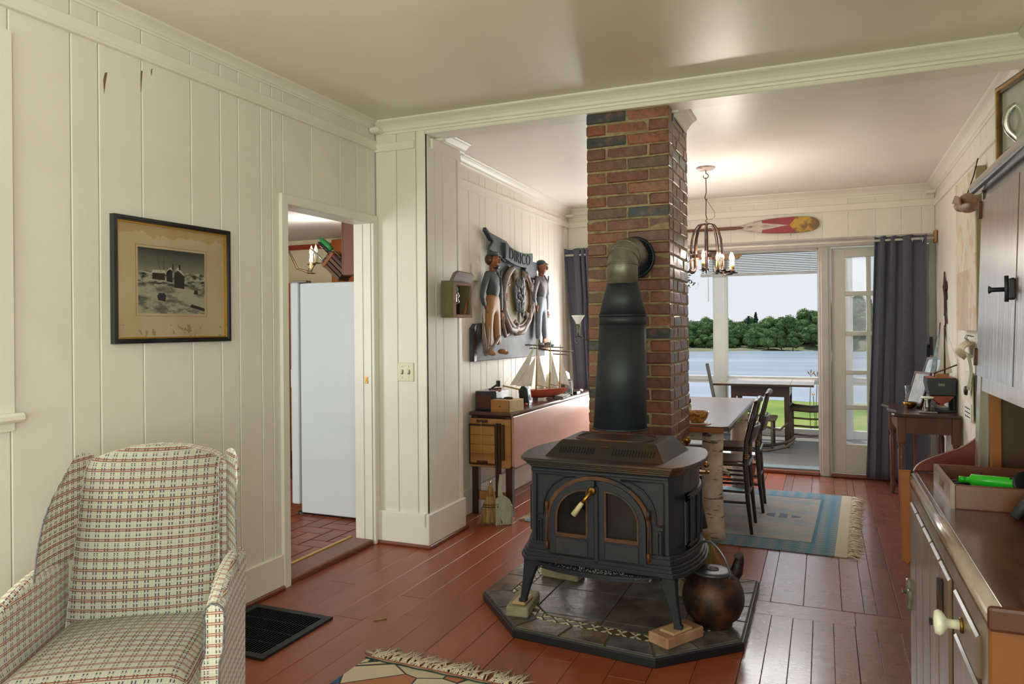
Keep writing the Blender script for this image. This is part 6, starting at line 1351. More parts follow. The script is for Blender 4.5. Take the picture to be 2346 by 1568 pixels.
# chairs: local -x is forwards (towards the table)
dc = thing('dining_chair', 'dark slat back dining chair nearest the stove at the table', 'chair', (-.418, 4.925, 0))
def post(y): return [(.0, y, 0), (-.022, y, .22), (-.036, y, .44), (-.030, y, .58), (.004, y, .72), (.030, y, .82)]
for y in (-.145, .145): 
    pp = put('back_post', G().tube(post(y), [.010, .014, .016, .015, .015, .013], 10), W_CHAIR, dc)
    for z in (.478, .490, .502): put('gilt_ring', G().lathe([(.0165, -.003), (.018, 0), (.0165, .003)], (-.037+(z-.44)*.04, y, z), 12), BRASS, pp)
g = G(); g.tube([(.030+.012*math.sin(PI*i/12), -.165+.33*i/12, .822+.012*math.sin(PI*i/12)) for i in range(13)], [.010, .014, .017, .014, .018, .020, .021, .020, .018, .014, .017, .014, .010], 10); put('crest_rail', g, W_CHAIR, dc)
g = G(); g.sheet(lambda u, v: (-.012+.028*v+.020*math.sin(PI*u), -.14+.28*u, .575+.10*v), 12, 4, thick=.010); put('back_slat', g, M('olive_slat', (70, 68, 58), (56, 54, 48), .3, coat=.2), dc)
g = G(); g.prism([(-.01, -.155), (-.38, -.185), (-.395, -.17), (-.395, .17), (-.38, .185), (-.01, .155)], .425, .448, bev=.008, seg=2); put('seat_frame', g, W_CHAIR, dc)
g = G(); g.prism([(-.03, -.13), (-.36, -.155), (-.36, .155), (-.03, .13)], .446, .456, bev=.004); put('woven_seat', g, M('rush_seat', (128, 92, 62), (96, 68, 48), .6, scale=30, st=(.1, 1, 1)), dc)
for y in (-.165, .165): put('front_leg', G().tube([(-.37, y, .43), (-.385, y*1.02, .2), (-.40, y*1.05, 0)], [.015, .014, .009], 10), W_CHAIR, dc)
for y, z in ((-.15, .34), (-.15, .20), (.15, .34), (.15, .20)): put('side_rung', G().tube([(-.03+.01, y, z), (-.375, y*1.08, z)], .008, 8), W_CHAIR, dc)
for x, z in ((-.02, .25), (-.378, .30), (-.388, .16)): put('cross_rung', G().tube([(x, -.15, z), (x, .15, z)], .008, 8), W_CHAIR, dc)
d2_ = dup(dc, (-.395, 5.50, 0), .02, 'dark slat back dining chair further from the stove, behind the first'); 
for o in (dc, d2_): o['group'] = 'dining chairs'
# cushioned stool at the near end of the table, seen in part behind the fire tools
bs = thing('cushioned_chair', 'low chair with a dark blue cushion half hidden behind the fire tools', 'chair', (-.66, 4.90, 0))
put('cushion', G().box((-.16, 0, .475), (.34, .36, .05), bev=.022, seg=3, sm=True), M('navy_cushion', (44, 56, 84), (56, 68, 96), .8, scale=20), bs); put('seat', G().bb((-.34, -.19, .42), (.02, .19, .448), bev=.006), W_CHAIR, bs)
for x in (-.32, 0.0):
    for y in (-.17, .17): put('leg', G().tube([(x, y, .43), (x, y, 0)], [.014, .011], 8), W_CHAIR, bs)
put('rung', G().tube([(-.32, -.17, .2), (0, -.17, .2)], .008, 8), W_CHAIR, bs)
# things on the table
bw = thing('speckled_bowl', 'speckled amber bowl on a woven coaster at the near end of the table', 'bowl', (-.712, 4.585, TZ))
put('bowl', G().lathe([(.035, .008), (.040, .010), (.058, .035), (.066, .062), (.072, .075), (.068, .074), (.055, .036), (.038, .014), (0, .013)], n=30), M('amber_speckle', (196, 140, 70), (128, 78, 36), .2, scale=60, lo=.42, hi=.58, coat=.4), bw)
put('doily', G().lathe([(.05, .006), (.058, .008), (.062, .004), (.05, .004)], n=30), M('lace_white', (216, 206, 194), rough=.8), bw)
solo('coaster', G().lathe([(0, 0), (.085, 0), (.086, .003), (.080, .0035), (0, .0035)], n=30), W_EDGE, 'round wooden mat under the amber bowl', 'mat', (-.716, 4.582, TZ))
jr = thing('spice_jar', 'labelled glass jar with a dark green lid beside the brick chimney', 'jar', (-.815, 4.80, TZ))
put('glass', G().lathe([(.030, 0), (.033, .006), (.033, .085), (.026, .100), (.026, .108)], n=20), M('jar_contents', (150, 122, 92), (176, 150, 118), .2, scale=40), jr); put('label', G().lathe([(.0335, .03), (.0338, .031), (.0338, .074), (.0335, .075)], n=20), PAPER, jr); put('lid', G().lathe([(.028, .104), (.030, .106), (.030, .128), (.028, .131), (0, .131)], n=20), M('dark_green_lid', (34, 48, 46), rough=.35), jr)
solo('flower_pot', G().lathe([(.055, 0), (.075, .12), (.082, .125), (.082, .15), (.07, .15), (.065, .11), (0, .11)], n=20), TERRA, 'terracotta pot on the floor beyond the dining chairs', 'pot', (-.60, 6.42, 0))
ht = thing('floor_heater', 'low white slotted heater by the sliding door seen between chair legs', 'heater', (-.74, 6.68, 0))
put('case', G().bb((-.30, -.06, .02), (.22, .06, .20), bev=.006), WHITE, ht)
for k in range(24): put('slot', G().bb((-.004, -.002, -.02), (.004, .001, .02)).mesh('slot') if k == 0 else bpy.data.meshes['slot'], DARK, ht, (-.28+k*.0205, -.061, .165))
# ================================================================ FIRE TOOLS
ft = thing('fire_tool_stand', 'brass fireplace tool stand with ball knobs between stove and chimney', 'fire tools', (-.610, 3.79, .045))
put('base', G().lathe([(.075, 0), (.078, .008), (.05, .016), (.012, .022)], n=24), BRASS, ft)
put('pole', G().tube([(0, .0, .02), (-.03, 0, .60)], .007, 10), BRASS, ft)
put('finial', G().lathe([(.008, 0), (.014, .01), (.007, .02), (.010, .045), (.007, .07), (.016, .078), (.021, .092), (.016, .107), (0, .112)], (-.032, 0, .585), 16), BRASS, ft)
put('hook_bar', G().box((.02, -.0, .52), (.12, .035, .012), bev=.004), BRASS, ft)
for i, (x, y_) in enumerate(((-.022, -.02), (.02, -.03), (.065, -.01))): put('knob', G().ell((x, y_, .548+.012*(i != 1)), (.016, .016, .016), n=2).tube([(x, y_, .52), (x, y_, .54)], .005, 8), BRASS, ft)
pk = solo('fire_poker', G().tube([(.0, 0, .53), (.01, 0, .3), (.028, 0, .02)], .006, 8), BRASS, 'thin brass fire poker leaning nearest the stove', 'poker', (-.655, 3.755, .045))
tg_ = thing('fire_tongs', 'iron fire tongs hanging on the brass tool stand', 'tongs', (-.60, 3.75, .045)); 
for s in (-1, 1): put('tong_arm', G().tube([(0, 0, .50), (s*.018, 0, .40), (s*.012, 0, .25), (s*.022, 0, .12), (0, 0, .05)], .0045, 8), IRON, tg_)
sh = thing('ash_shovel', 'black ash shovel standing behind the hearth broom', 'shovel', (-.575, 3.80, .045), .3); put('shaft', G().tube([(0, 0, .50), (0, 0, .18)], .006, 8), IRON, sh); put('pan', G().prism([(-.055, .0), (.055, .0), (.06, .12), (.04, .17), (0, .19), (-.04, .17), (-.06, .12)], -.008, .004, 'xzy', bev=.003), BLACK, sh)
hb = thing('hearth_broom', 'hearth broom with a dark handle and splayed straw leaning by the tools', 'broom', (-.55, 3.73, .045))
put('handle', G().tube([(-.055, 0, .575), (-.035, 0, .44), (.0, 0, .255)], [.014, .0155, .017], 12), M('grey_brown_handle', (70, 62, 60), rough=.5), hb)
g = G(); rw = random.Random(14)
for k in range(150):
    a = rw.uniform(-1, 1); d = rw.uniform(-1, 1); g.tube([(.006+a*.014, d*.012, .215), (.025+a*.035, d*.016, .12), (.050+a*.072, d*.020, .004+rw.random()*.02)], [.0026, .0024, .0018], 4)
o = put('bristles', g, STRAW, hb); o['kind'] = 'stuff'; put('bristle_core', G().prism([(-.012, .22), (.024, .22), (.058, .12), (.105, .02), (-.005, .02), (-.008, .12)], -.010, .010, 'xzy', bev=.004), STRAW, hb)
put('binding', G().lathe([(.020, .195), (.025, .205), (.020, .214), (.025, .224), (.019, .236)], (.004, 0, 0), 14), M('cord_binding', (128, 96, 66), rough=.8, bump=.4, bscale=90), hb)
# ================================================================ CONSOLE TABLE AND WHAT IS ON IT
CT = .69
ct = thing('console_table', 'small dark turned leg side table in front of the right curtain', 'table', (.63, 6.03, 0))
wv = [(-.215, .38), (-.225, .30), (-.195, .22), (-.185, .14), (-.205, .05), (-.20, -.05), (-.165, -.14), (-.165, -.22), (-.20, -.30), (-.205, -.36), (-.19, -.385)]
g = G(); g.prism(wv+[(.205, -.385), (.205, .38)], .668, .69, bev=.006, seg=2); put('table_top', g, wood('console_top', (74, 50, 40), (52, 34, 30), 'y', .3, coat=.3), ct)
WCL = wood('console_red_brown', (104, 58, 42), (72, 38, 30), 'z', .4, coat=.2); g = G(); g.bb((-.13, -.36, .555), (.18, -.345, .668)).bb((-.155, -.34, .555), (-.14, .34, .668)).bb((-.13, .345, .555), (.18, .36, .668)); put('apron', g, WCL, ct)
tl = G().lathe([(.010, 0), (.016, .02), (.013, .035), (.020, .05), (.022, .08), (.015, .10), (.019, .11), (.021, .30), (.023, .44), (.016, .46), (.022, .475), (.022, .50)], n=14).bb((-.026, -.026, .49), (.026, .026, .668), bev=.003).mesh('turned_leg'); tl.materials.append(WCL)
for x, y in ((-.145, -.345), (-.145, .345), (.18, -.345), (.18, .345)): put('turned_leg', tl, None, ct, (x, y, 0))
solo('brass_dish', G().lathe([(.015, 0), (.03, .006), (.045, .028), (.048, .045), (.046, .045), (.028, .010), (0, .008)], n=24), BRASS, 'round brass bowl on the left of the side table', 'bowl', (.575, 6.06, CT))
def leaner(name, lab, cat, c, w, h, mat_in, mat_fr, tilt, rz):
    t = thing(name, lab, cat, c, rz); Rm = Matrix.Rotation(tilt, 4, 'Y'); 
    for nm, gg, mt in (('frame', G().ring([(-w, 0), (w, 0), (w, h), (-w, h)], [(-w+.014, .014), (w-.014, .014), (w-.014, h-.014), (-w+.014, h-.014)], -.008, .008, 'yzx'), mat_fr), ('picture', G().bb((-.004, -w+.012, .012), (.003, w-.012, h-.012)), mat_in)):
        me = gg.mesh(nm); me.transform(Rm); put(nm, me, mt, t)
    return t
leaner('leaning_picture', 'small reddish framed picture leaning at the back of the brass bowl', 'picture', (.60, 6.12, CT), .10, .27, M('pale_blue_picture', (120, 140, 156), (176, 170, 160), .4, scale=14), WCL, .30, .42)
leaner('leaning_picture', 'dark framed blue picture leaning by the glass on the side table', 'picture', (.66, 6.27, CT), .09, .38, M('blue_print', (70, 112, 150), (190, 196, 200), .4, scale=10), W_DARK, .36, .5)
solo('glass_vase', G().lathe([(.02, 0), (.03, .03), (.022, .08), (.03, .15), (.027, .15), (.019, .08), (.026, .03), (0, .005)], n=16), M('vase_glass', (190, 200, 206), rough=.05, trans=.8), 'slender clear glass behind the reddish leaning frame', 'glass', (.585, 6.25, CT))
ml = thing('desk_magnifier', 'white topped metal magnifier stand at the near edge of the side table', 'magnifier', (.655, 5.76, CT))
put('base', G().box((0, 0, .006), (.11, .07, .010), bev=.004), GALV, ml); put('column', G().lathe([(.012, .01), (.016, .05), (.010, .09), (.014, .10)], (-.01, 0, 0), 12), CHROME, ml); put('white_disc', G().lathe([(0, .098), (.035, .10), (.042, .107), (.035, .113), (0, .115)], (-.005, 0, .0), 20), PORC, ml); put('screw', G().lathe([(.010, .01), (.010, .045), (.014, .05), (0, .055)], (.03, .0, 0), 10), GALV, ml)
bx = thing('model_boat', 'dark hulled model boat with a red keel and masts on the side table', 'model boat', (.745, 5.92, CT), 0)
g = G(); g.prism([(-.085, .235), (-.088, .20), (-.070, .115), (.088, .115), (.092, .235)], -.10, .12, 'xzy', bev=.006); put('hull', g, M('navy_black_hull', (34, 40, 50), (46, 50, 60), .4, scale=10), bx)
g = G(); g.prism([(-.068, .114), (-.035, .072), (-.01, .060), (-.01, .045), (.015, .045), (.015, .060), (.045, .075), (.08, .114)], -.095, .12, 'xzy', bev=.003); put('red_keel', g, M('keel_red', (164, 78, 62), (140, 60, 50), .5, scale=12), bx)
put('cabin', G().bb((-.03, -.06, .235), (.05, .08, .262), bev=.004), W_PINEX, bx); put('deck', G().bb((-.082, -.095, .234), (.088, .115, .240), bev=.002), W_EDGE, bx); put('name_board', G().bb((-.02, -.104, .18), (.02, -.099, .2), bev=.002), GALV, bx)
for x, tx, h in ((-.03, .005, .62), (.03, .03, .60)): put('mast', G().tube([(x, -.02, .24), (tx, -.02, h)], [.007, .004], 8), W_DARK, bx)
put('boom', G().tube([(-.04, -.03, .265), (.09, -.12, .33)], .005, 8), W_DARK, bx); put('white_sail', G().prism([(-.01, .26), (.075, .27), (.03, .55)], -.022, -.020, 'xzy'), SAIL, bx); put('blue_sail', G().prism([(-.06, .27), (-.02, .26), (.0, .58)], -.026, -.024, 'xzy'), M('blue_sail_cloth', (80, 130, 170), (196, 204, 210), .6, scale=12), bx)
put('rigging', G().tube([(.03, -.02, .60), (.10, -.12, .33)], .001, 4), CREAM, bx)
solo('dark_cradle', G().bb((-.09, -.10, 0), (.09, .11, .016), bev=.003).bb((-.08, -.09, .016), (-.07, .10, .10)).bb((.07, -.09, .016), (.08, .10, .10)), BLACK, 'black stand under the model boat on the side table', 'stand', (.745, 5.92, CT))
solo('wall_brace', G().bb((-.012, -.012, 0), (.012, .012, .55), bev=.003), W_OAR, 'slim wooden stick standing under the side table', 'stick', (.64, 6.40, 0))
solo('low_crate', G().bb((-.10, -.10, .0), (.12, .10, .16), bev=.005), W_PINEX, 'pale wooden crate on the floor behind the red shelf end', 'crate', (.60, 5.05, 0))
solo('drinking_glass', G().lathe([(.022, 0), (.026, .10), (.023, .10), (.020, .004), (0, .004)], n=16), bpy.data.materials['ribbed_glass'], 'clear glass standing on the pale crate', 'glass', (.655, 5.05, .16)); solo('candle_stub', G().lathe([(.02, 0), (.02, .05), (0, .05)], n=14), PORC, 'short white candle beside the clear glass on the crate', 'candle', (.60, 5.06, .16))
# ================================================================ RIGHT WALL
cv_ = thing('painted_canvas', 'tall pale abstract canvas hung on the right wall', 'painting', (.79, 5.17, 1.72))
def canvas_mat():
    t = NT('abstract_canvas'); v = t.coord('Object', (1, 2.2, 1)); s = t.n('ShaderNodeSeparateXYZ'); t.t.links.new(t.n('ShaderNodeTexCoord').outputs['Object'], s.inputs[0]); Z, Y = s.outputs['Z'], s.outputs['Y']
    c = t.ramp(t.noise(v, 3, 5, .65), [(.35, lin((218, 210, 192))), (.55, lin((212, 198, 176))), (.7, lin((190, 196, 192)))])
    blk = t.math('GREATER_THAN', t.noise(t.coord('Object', (1, 5, 3)), 3.2, 1, 0), .60); c = t.mix(t.math('MULTIPLY', blk, .45), c, lin((196, 150, 104)))
    lowp = t.math('MULTIPLY', t.math('LESS_THAN', Z, -.10), t.math('LESS_THAN', t.math('ABSOLUTE', t.math('SUBTRACT', Y, .10)), .2)); c = t.mix(t.math('MULTIPLY', lowp, .5), c, lin((176, 140, 118)))
    t.put(c, t.b.inputs['Base Color']); t.b.inputs['Roughness'].default_value = .6; return t.m
put('canvas_face', G().bb((0, -.34, -.46), (.006, .34, .465)), canvas_mat(), cv_); put('stretcher_edge', G().bb((.005, -.341, -.461), (.055, .341, .466), bev=.002), M('olive_edge', (150, 142, 104), rough=.6), cv_)
bd = thing('carved_bird', 'carved wooden bird hanging by the hutch top edge', 'carving', (.735, 4.75, 1.96), 0)
g = G(); g.ell((0, -.06, 0), (.05, .17, .055), (.12, 0, 0), n=3); g.ell((-.01, .12, .012), (.034, .05, .036), n=2); g.tube([(-.01, .15, .012), (-.01, .21, -.002)], [.016, .003], 8); put('body', g, wood('decoy_wood', (164, 124, 98), (126, 88, 68), 'y', .5), bd)
put('wing', G().prism([(.08, .02), (-.05, .0), (-.20, -.03), (-.16, .02), (-.02, .05)], -.060, -.050, 'yzx', bev=.003), bpy.data.materials['decoy_wood'], bd)
put('hanging_cord', G().tube([(0, -.02, .05), (.02, -.10, .14), (.03, -.16, .22)], .003, 5), DARK, bd)
mf = thing('metal_figure', 'dark cut metal figure on the right wall beside the curtain', 'wall ornament', (.835, 6.30, 1.5))
g = G(); g.prism([(-.03, .12), (-.06, .06), (-.02, .05), (-.05, -.02), (.0, -.02), (-.02, -.14), (-.05, -.20), (.0, -.19), (.02, -.10), (.045, -.14), (.035, -.02), (.05, .03), (.10, .08), (.06, .10), (.02, .19), (.01, .12)], -.005, .005, 'yzx'); put('figure', g, W_DARK, mf); put('rod', G().tube([(0, 0, -.19), (0, .0, -.55)], .006, 6), W_DARK, mf)
wp_ = thing('hung_papers', 'curled card and green paper strips hung from hooks beside the hutch', 'papers', (.80, 5.25, 1.20))
g = G(); g.sheet(lambda u, v: (.02-.05*math.sin(PI*v), .22-.34*u-.05*v, -.02-.11*v*(1-.3*u)+.02*math.sin(PI*u)), 10, 8, thick=.003); put('curled_card', g, M('beige_card', (196, 180, 152), rough=.6), wp_)
put('green_strip', G().sheet(lambda u, v: (.0+.02*math.sin(PI*v), -.02-.10*u, -.08-.22*v), 6, 10, thick=.002), M('green_pattern', (98, 128, 66), (176, 168, 140), .5, scale=40, st=(1, 1, .4)), wp_); put('dark_rosette', G().lathe([(0, 0), (.03, .004), (.026, .018), (.008, .022), (0, .02)], (.01, -.01, -.31), 10, (0, -PI/2, 0)), BLACK, wp_)
for y in (.02, -.04): put('hook', G().tube([(.04, y, .02), (.01, y, .03), (.0, y, .01), (.012, y, 0)], .003, 5), GALV, wp_)
wc_ = thing('wall_calendar', 'small white tear off calendar low on the right wall', 'calendar', (.826, 5.32, .86)); put('card', G().bb((0, -.13, -.16), (.006, .13, .14)), PAPER, wc_); put('pad', G().bb((-.006, -.11, -.16), (0, .11, -.05), bev=.002), WHITE, wc_)
g = G()
for r_ in range(3):
    for c_ in range(4): g.bb((-.0075, -.08+c_*.045, -.14+r_*.026), (-.0058, -.055+c_*.045, -.132+r_*.026))
o = put('printed_dates', g, DARK, wc_); o['kind'] = 'stuff'
wsw = solo('wall_latch', G().bb((-.01, -.02, -.075), (.01, .02, .075), bev=.003).ell((-.02, 0, 0), (.012, .016, .018), n=1), IRON, 'dark metal latch on the trim right of the curtain', 'latch', (.805, 6.85, 1.12))
# ================================================================ ON THE HUTCH
ty = thing('wooden_tray', 'reddish wooden tray with handle holes on the hutch counter', 'tray', (.25, 1.84, .9))
TW = .33
g = G(); g.bb((.01, .001, .0006), (TW-.002, .261, .006)); put('tray_base', g, W_TRAY, ty)
g = G(); 
for (y0, y1, z0, z1) in ((0, .262, 0, .020), (0, .262, .040, .052), (0, .09, .02, .04), (.165, .262, .02, .04)): g.bb((0, y0, z0), (.009, y1, z1))
put('tray_end', g, M('tray_end_wood', (150, 120, 110), (118, 86, 76), .3, scale=9, st=(1, .1, 1), coat=.4), ty); put('tray_side', G().bb((.009, 0, 0), (TW, .009, .052), bev=.002), W_TRAY, ty); put('tray_side', G().bb((.009, .253, 0), (TW, .262, .052), bev=.002), W_TRAY, ty); put('tray_end', G().bb((TW-.009, .009, 0), (TW, .253, .052)), W_TRAY, ty)
gp = thing('green_pump', 'bright green plastic hand pump lying in the tray', 'pump', (.30, 1.985, .938))
BG = M('bright_green_plastic', (44, 206, 44), rough=.25, coat=.3); put('barrel', G().tube([(0, 0, 0), (.008, 0, 0), (.012, -.001, 0), (.12, -.03, .001), (.135, -.035, 0)], [.007, .007, .0145, .0145, .011], 18), BG, gp); put('cap', G().tube([(-.012, .004, 0), (.002, 0, 0)], .0075, 12), BG, gp); put('black_button', G().bb((.082, -.030, .012), (.088, -.022, .0155), bev=.001), BLACK, gp)
me = G().bb((.03, -.0, .0), (.085, .004, .0008)).mesh('printed_band'); 
gb_ = thing('card_game_box', 'cream card packet with a red edge in front of the green pump', 'box', (.318, 1.93, .912), -.22); put('packet', G().bb((0, -.05, 0), (.085, .0, .016), bev=.002), M('cream_packet', (214, 190, 156), (200, 172, 136), .5, scale=14), gb_); put('red_edge', G().bb((-.001, -.0512, -.001), (.086, -.0495, .006)), M('packet_red', (176, 40, 40), rough=.4), gb_); put('yellow_mark', G().lathe([(0, 0), (.006, .0006), (0, .001)], (.02, -.012, .0155), 12), M('mark_yellow', (214, 168, 40)), gb_)
sc_ = thing('seed_packets', 'dark green and gold packets at the left of the tray', 'packets', (.272, 1.955, .908), .15)
for k in range(3): put('packet', G().bb((.002*k, -.04+.006*k, .004*k), (.05+.002*k, .01+.006*k, .004*k+.003)), M('olive_packet_%s' % 'abc'[k], ((60, 66, 50), (150, 132, 84), (110, 98, 70))[k], rough=.5), sc_)
mt = thing('pocket_multitool', 'black folding tool with coiled cord at the back of the tray', 'tool', (.275, 2.03, .908), .1); put('body', G().tube([(0, 0, .010), (.02, 0, .013), (.06, -.008, .010)], [.009, .010, .007], 8), BLACK, mt)
g = G(); g.tube([(.02+.02*k/20+.0*k, .006*math.sin(k), .022+.006*math.cos(k)) for k in range(24)], .002, 5); put('coil', g, BLACK, mt); solo('corkscrew', G().tube([(0, 0, 0), (0, 0, .02)], .003, 8).tube([(-.002, 0, .018), (.002, 0, .045)], [.005, .004], 8), IRONR, 'small upright metal corkscrew in the tray behind the packets', 'corkscrew', (.335, 2.03, .906))
bpy.data.objects['corkscrew'].location = (.334, 2.02, .906)
solo('steel_bolt', G().tube([(0, 0, 0), (.016, .004, 0)], .005, 10), CHROME, 'small shiny bolt at the near left corner of the tray', 'bolt', (.279, 1.905, .912))
ap = thing('work_gloves', 'pair of black work gloves draped over the near tray edge', 'gloves', (.385, 1.80, .915), -.3)
GL = M('black_glove', (40, 42, 46), (62, 64, 68), .6, scale=26, bump=.4, bscale=70)
for nm, ox, oy, oz in (('glove', 0, 0, 0), ('glove', .05, -.012, -.008)):
    g = G(); g.ell((ox+.045, oy, oz+.030), (.045, .026, .018), (0, -.25, 0), n=2)
    for f, (dy, L, dz) in enumerate(((-.020, .040, -.008), (-.007, .048, -.010), (.006, .046, -.008), (.018, .036, -.004))): g.tube([(ox+.02, oy+dy, oz+.026), (ox-.005, oy+dy*1.15, oz+.020+dz*.4), (ox-L*.55, oy+dy*1.25, oz-.002+dz)], [.0105, .010, .0085], 8)
    g.tube([(ox+.035, oy-.022, oz+.022), (ox+.018, oy-.040, oz+.010), (ox+.008, oy-.046, oz-.004)], [.011, .010, .008], 8); put(nm, g, GL, ap)
solo('black_lens_cap', G().lathe([(0, 0), (.026, 0), (.028, .006), (.024, .008), (0, .007)], n=22, rot=(1.2, 0, .3)), BLACK, 'round black disc standing behind the gloves at the right edge', 'cap', (.405, 1.93, .945))
fp_ = thing('gilt_framed_picture', 'gilt and dark framed picture standing on top of the hutch', 'picture', (.412, 2.195, 1.668), 0)
w_, h_ = .42, .225
ang = math.radians(12)
def fpl(g): 
    me = g.mesh('x'); me.transform(Matrix.Rotation(ang, 4, 'Z')); return me
OR = lambda k: [(-w_+k, k), (-k, k), (-k, h_-k), (-w_+k, h_-k)]
for nm, k0, k1, x0, x1, mt_ in (('frame', 0, .007, -.008, .010, M('dark_bronze_frame', (92, 76, 52), (64, 52, 38), .35, .3, 20)), ('gilt_band', .006, .013, -.011, .008, GILT), ('inner_frame', .012, .020, -.007, .008, bpy.data.materials['dark_bronze_frame'])): me = fpl(G().ring(OR(k0), OR(k1), x0, x1, 'yzx')); me.name = nm; put(nm, me, mt_, fp_)
me = fpl(G().bb((0, -w_+.018, .018), (.004, -.018, h_-.018))); me.name = 'picture'; put('picture', me, M('glass_reflection_grey', (156, 156, 144), (176, 176, 164), .2, scale=5, coat=.3), fp_)  # flat grey put in for the reflection on the picture glass
jg = thing('silver_jug', 'polished silver jug handle and body on top of the hutch', 'jug', (.462, 2.11, 1.662))
g = G(); g.lathe([(.045, 0), (.05, .01), (.055, .05), (.045, .09), (.03, .12), (.034, .14), (.028, .14), (.024, .12)], (.05, -.03, 0), 24); put('body', g, PEWTER, jg)
hp_ = []
for k in range(15): a = -.4+k*(3.9/14); hp_.append((-.030-.032*math.sin(a)*1.0+.01, .01, .115+.045*math.cos(a)))
put('handle', G().tube(catmull([(.005, 0, .155), (-.02, .004, .166), (-.042, .006, .155), (-.050, .006, .13), (-.045, .006, .105), (-.03, .004, .085), (-.012, 0, .06)], 5), .008, 14), PEWTER, jg)
dk = thing('duck_decoy', 'dark carved duck head looking over the hutch top rail', 'decoy', (.413, 2.05, 1.672)); g = G(); g.ell((.0, 0, .022), (.020, .036, .022), n=2); g.ell((0, .034, .016), (.010, .014, .008), n=2); g.ell((.0, -.04, .012), (.022, .04, .018), n=2); put('head', g, M('decoy_dark', (52, 48, 46), (38, 34, 34), .4), dk); put('eye', G().ell((-.0185, .006, .026), (.003, .004, .004), n=1), M('amber_eye', (206, 140, 50)), dk); put('bill_line', G().tube([(-.012, .046, .014), (-.016, .02, .010)], .0015, 5), M('bill_red', (140, 70, 50)), dk)
for nm in ('wooden_tray', 'green_pump', 'card_game_box', 'seed_packets', 'pocket_multitool', 'corkscrew', 'steel_bolt', 'work_gloves', 'black_lens_cap', 'gilt_framed_picture', 'silver_jug', 'duck_decoy'): hscale(bpy.data.objects[nm])
# ================================================================ PORCH FURNITURE
PZ = -.08
pt = thing('porch_table', 'table with a top coloured pale for reflected sky and dark square legs on the porch', 'table', (-.63, 9.2, PZ))
g = G(); put('middle_board', G().bb((-.36, -.45, .70), (.28, .45, .72), bev=.003), M('sky_reflection_top', (206, 186, 166), (190, 166, 144), .28, scale=8, st=(1, .1, 1), coat=.3), pt); TP = bpy.data.materials['sky_reflection_top']  # pale colour stands for sky reflected on an orange wooden top
put('leaf_board', G().bb((-.56, -.45, .70), (-.363, .45, .72), bev=.003), TP, pt); put('leaf_board', G().bb((.283, -.45, .70), (.53, .45, .72), bev=.003), TP, pt); put('top_edge', G().bb((-.56, -.456, .695), (.53, -.449, .716)), W_DARK, pt)
put('apron', G().bb((-.33, -.36, .57), (.25, -.34, .70)).bb((.25, -.34, .57), (.27, .34, .70)).bb((-.35, -.34, .57), (-.33, .34, .70)).bb((-.33, .34, .57), (.25, .36, .70)), W_DARK, pt)
for x, y in ((-.33, -.34), (.245, -.34), (-.33, .34), (.245, .34)): put('leg', G().prism([(-.022, 0), (.022, 0), (.03, .70), (-.03, .70)], -.027, .027, 'xzy', bev=.003), W_DARK, pt, (x, y, 0))
pc_ = thing('stick_chair', 'rustic stick back chair leaning back behind the porch table', 'chair', (-1.16, 8.88, PZ), .15)
for y in (-.19, .19): put('back_post', G().tube([(.03, y, 0), (.0, y, .40), (-.10, y*.95, .93)], .019, 8), W_GREY, pc_); put('front_leg', G().tube([(.40, y, 0), (.40, y, .42)], .019, 8), W_GREY, pc_)
for k in range(4): y = -.12+.08*k; put('back_stick', G().tube([(-.005, y, .45), (-.085, y, .88)], .010, 6), W_GREY, pc_)
for z, x in ((.46, -.012), (.86, -.085)): put('back_rail', G().tube([(x, -.19, z), (x, .19, z)], .014, 8), W_GREY, pc_)
put('seat', G().bb((0, -.2, .40), (.42, .2, .44), bev=.01), W_GREY, pc_)
for z in (.15, .28): put('rung', G().tube([(.02, -.19, z), (.40, -.19, z)], .011, 6), W_GREY, pc_)
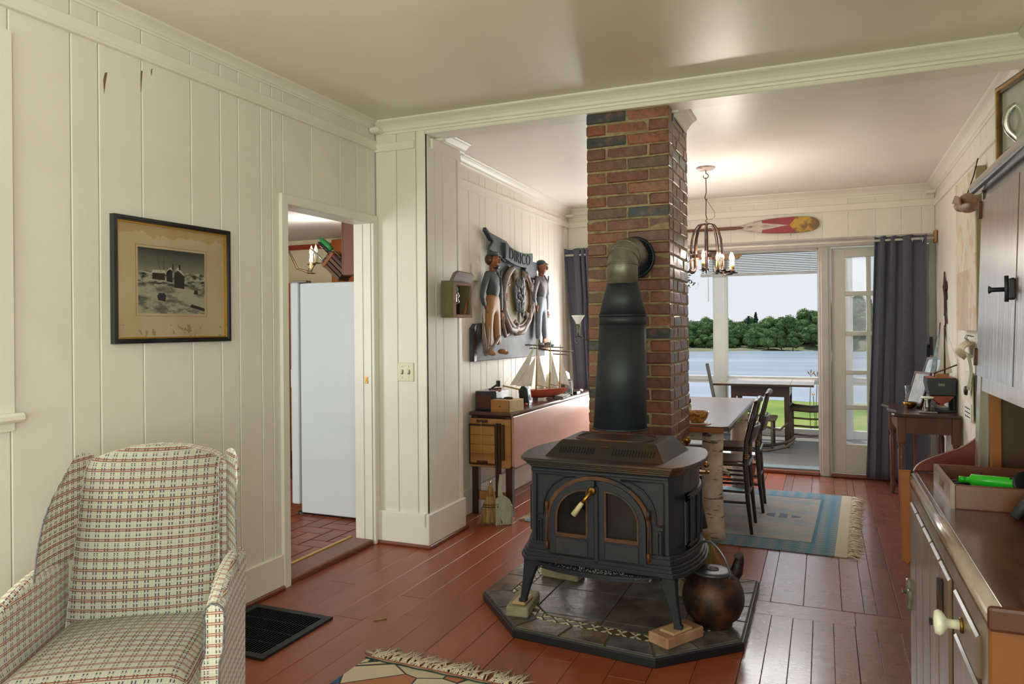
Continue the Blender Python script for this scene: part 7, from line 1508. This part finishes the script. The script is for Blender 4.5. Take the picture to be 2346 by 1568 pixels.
ws = thing('woven_seat_chair', 'low twig chair with a thick woven seat at the right of the porch table', 'chair', (-.14, 9.33, PZ), 0)
for x, y in ((-.22, -.20), (-.22, .20), (.22, -.20), (.22, .20)): put('leg', G().tube([(x, y, 0), (x, y, .44 if x < 0 else .95)], .024, 8), W_STICK, ws)
g = G()
for k in range(14): y = -.2+.4*k/13; g.tube([(-.24, y, .42), (0, y, .40), (.22, y, .42)], .020, 6)
g.tube([(-.24, -.2, .43), (-.24, .2, .43)], .026, 8).tube([(-.22, -.215, .42), (0, -.22, .405), (.22, -.215, .42)], .03, 8); put('woven_seat', g, wood('woven_bark', (120, 104, 88), (84, 72, 62), 'y', .75), ws)['kind'] = 'stuff'
for z in (.31, .22, .12, .17): put('rung', G().tube([(-.22, -.2 if z != .17 else .2, z), (0, (-.21 if z != .17 else .2), z-.01), (.22, -.2 if z != .17 else .2, z)], .012, 6), W_STICK, ws)
rk_ = thing('twig_rocker', 'bent twig chair arm and rocker showing below the porch table', 'chair', (-.72, 8.45, PZ))
for y in (-.0, .35): put('rocker', G().tube([(-.30, y, .06), (-.1, y, .022), (.15, y, .022), (.34, y, .07), (.42, y, .13)], .016, 8), W_STICK, rk_)
for x in (-.1, .2):
    for y in (0, .35): put('leg', G().tube([(x, y, .03), (x, y, .36)], .014, 6), W_STICK, rk_)
put('seat', G().bb((-.14, -.02, .34), (.24, .37, .37), bev=.008), W_STICK, rk_); put('bent_arm', G().tube([(-.12, 0, .36), (.05, 0, .30), (.28, 0, .25), (.36, .0, .33)], .012, 8), W_STICK, rk_)
# floor litter
solo('straw_bit', G().tube([(-.03, 0, .004), (.03, .006, .003)], .0025, 5), STRAW, 'single dry straw on the floor past the black register', 'straw', (-1.83, 2.80, 0), .6)
g = G(); 
for k in range(4): g.ell((-.012+.008*k, .004*(k % 2), .005), (.006, .004, .003), (0, 0, k), n=1)
solo('leaf_crumb', g, M('green_leaf_bit', (110, 128, 70)), 'tiny green leaf crumb on the floor above the front rug', 'leaf', (-1.59, 2.56, 0))
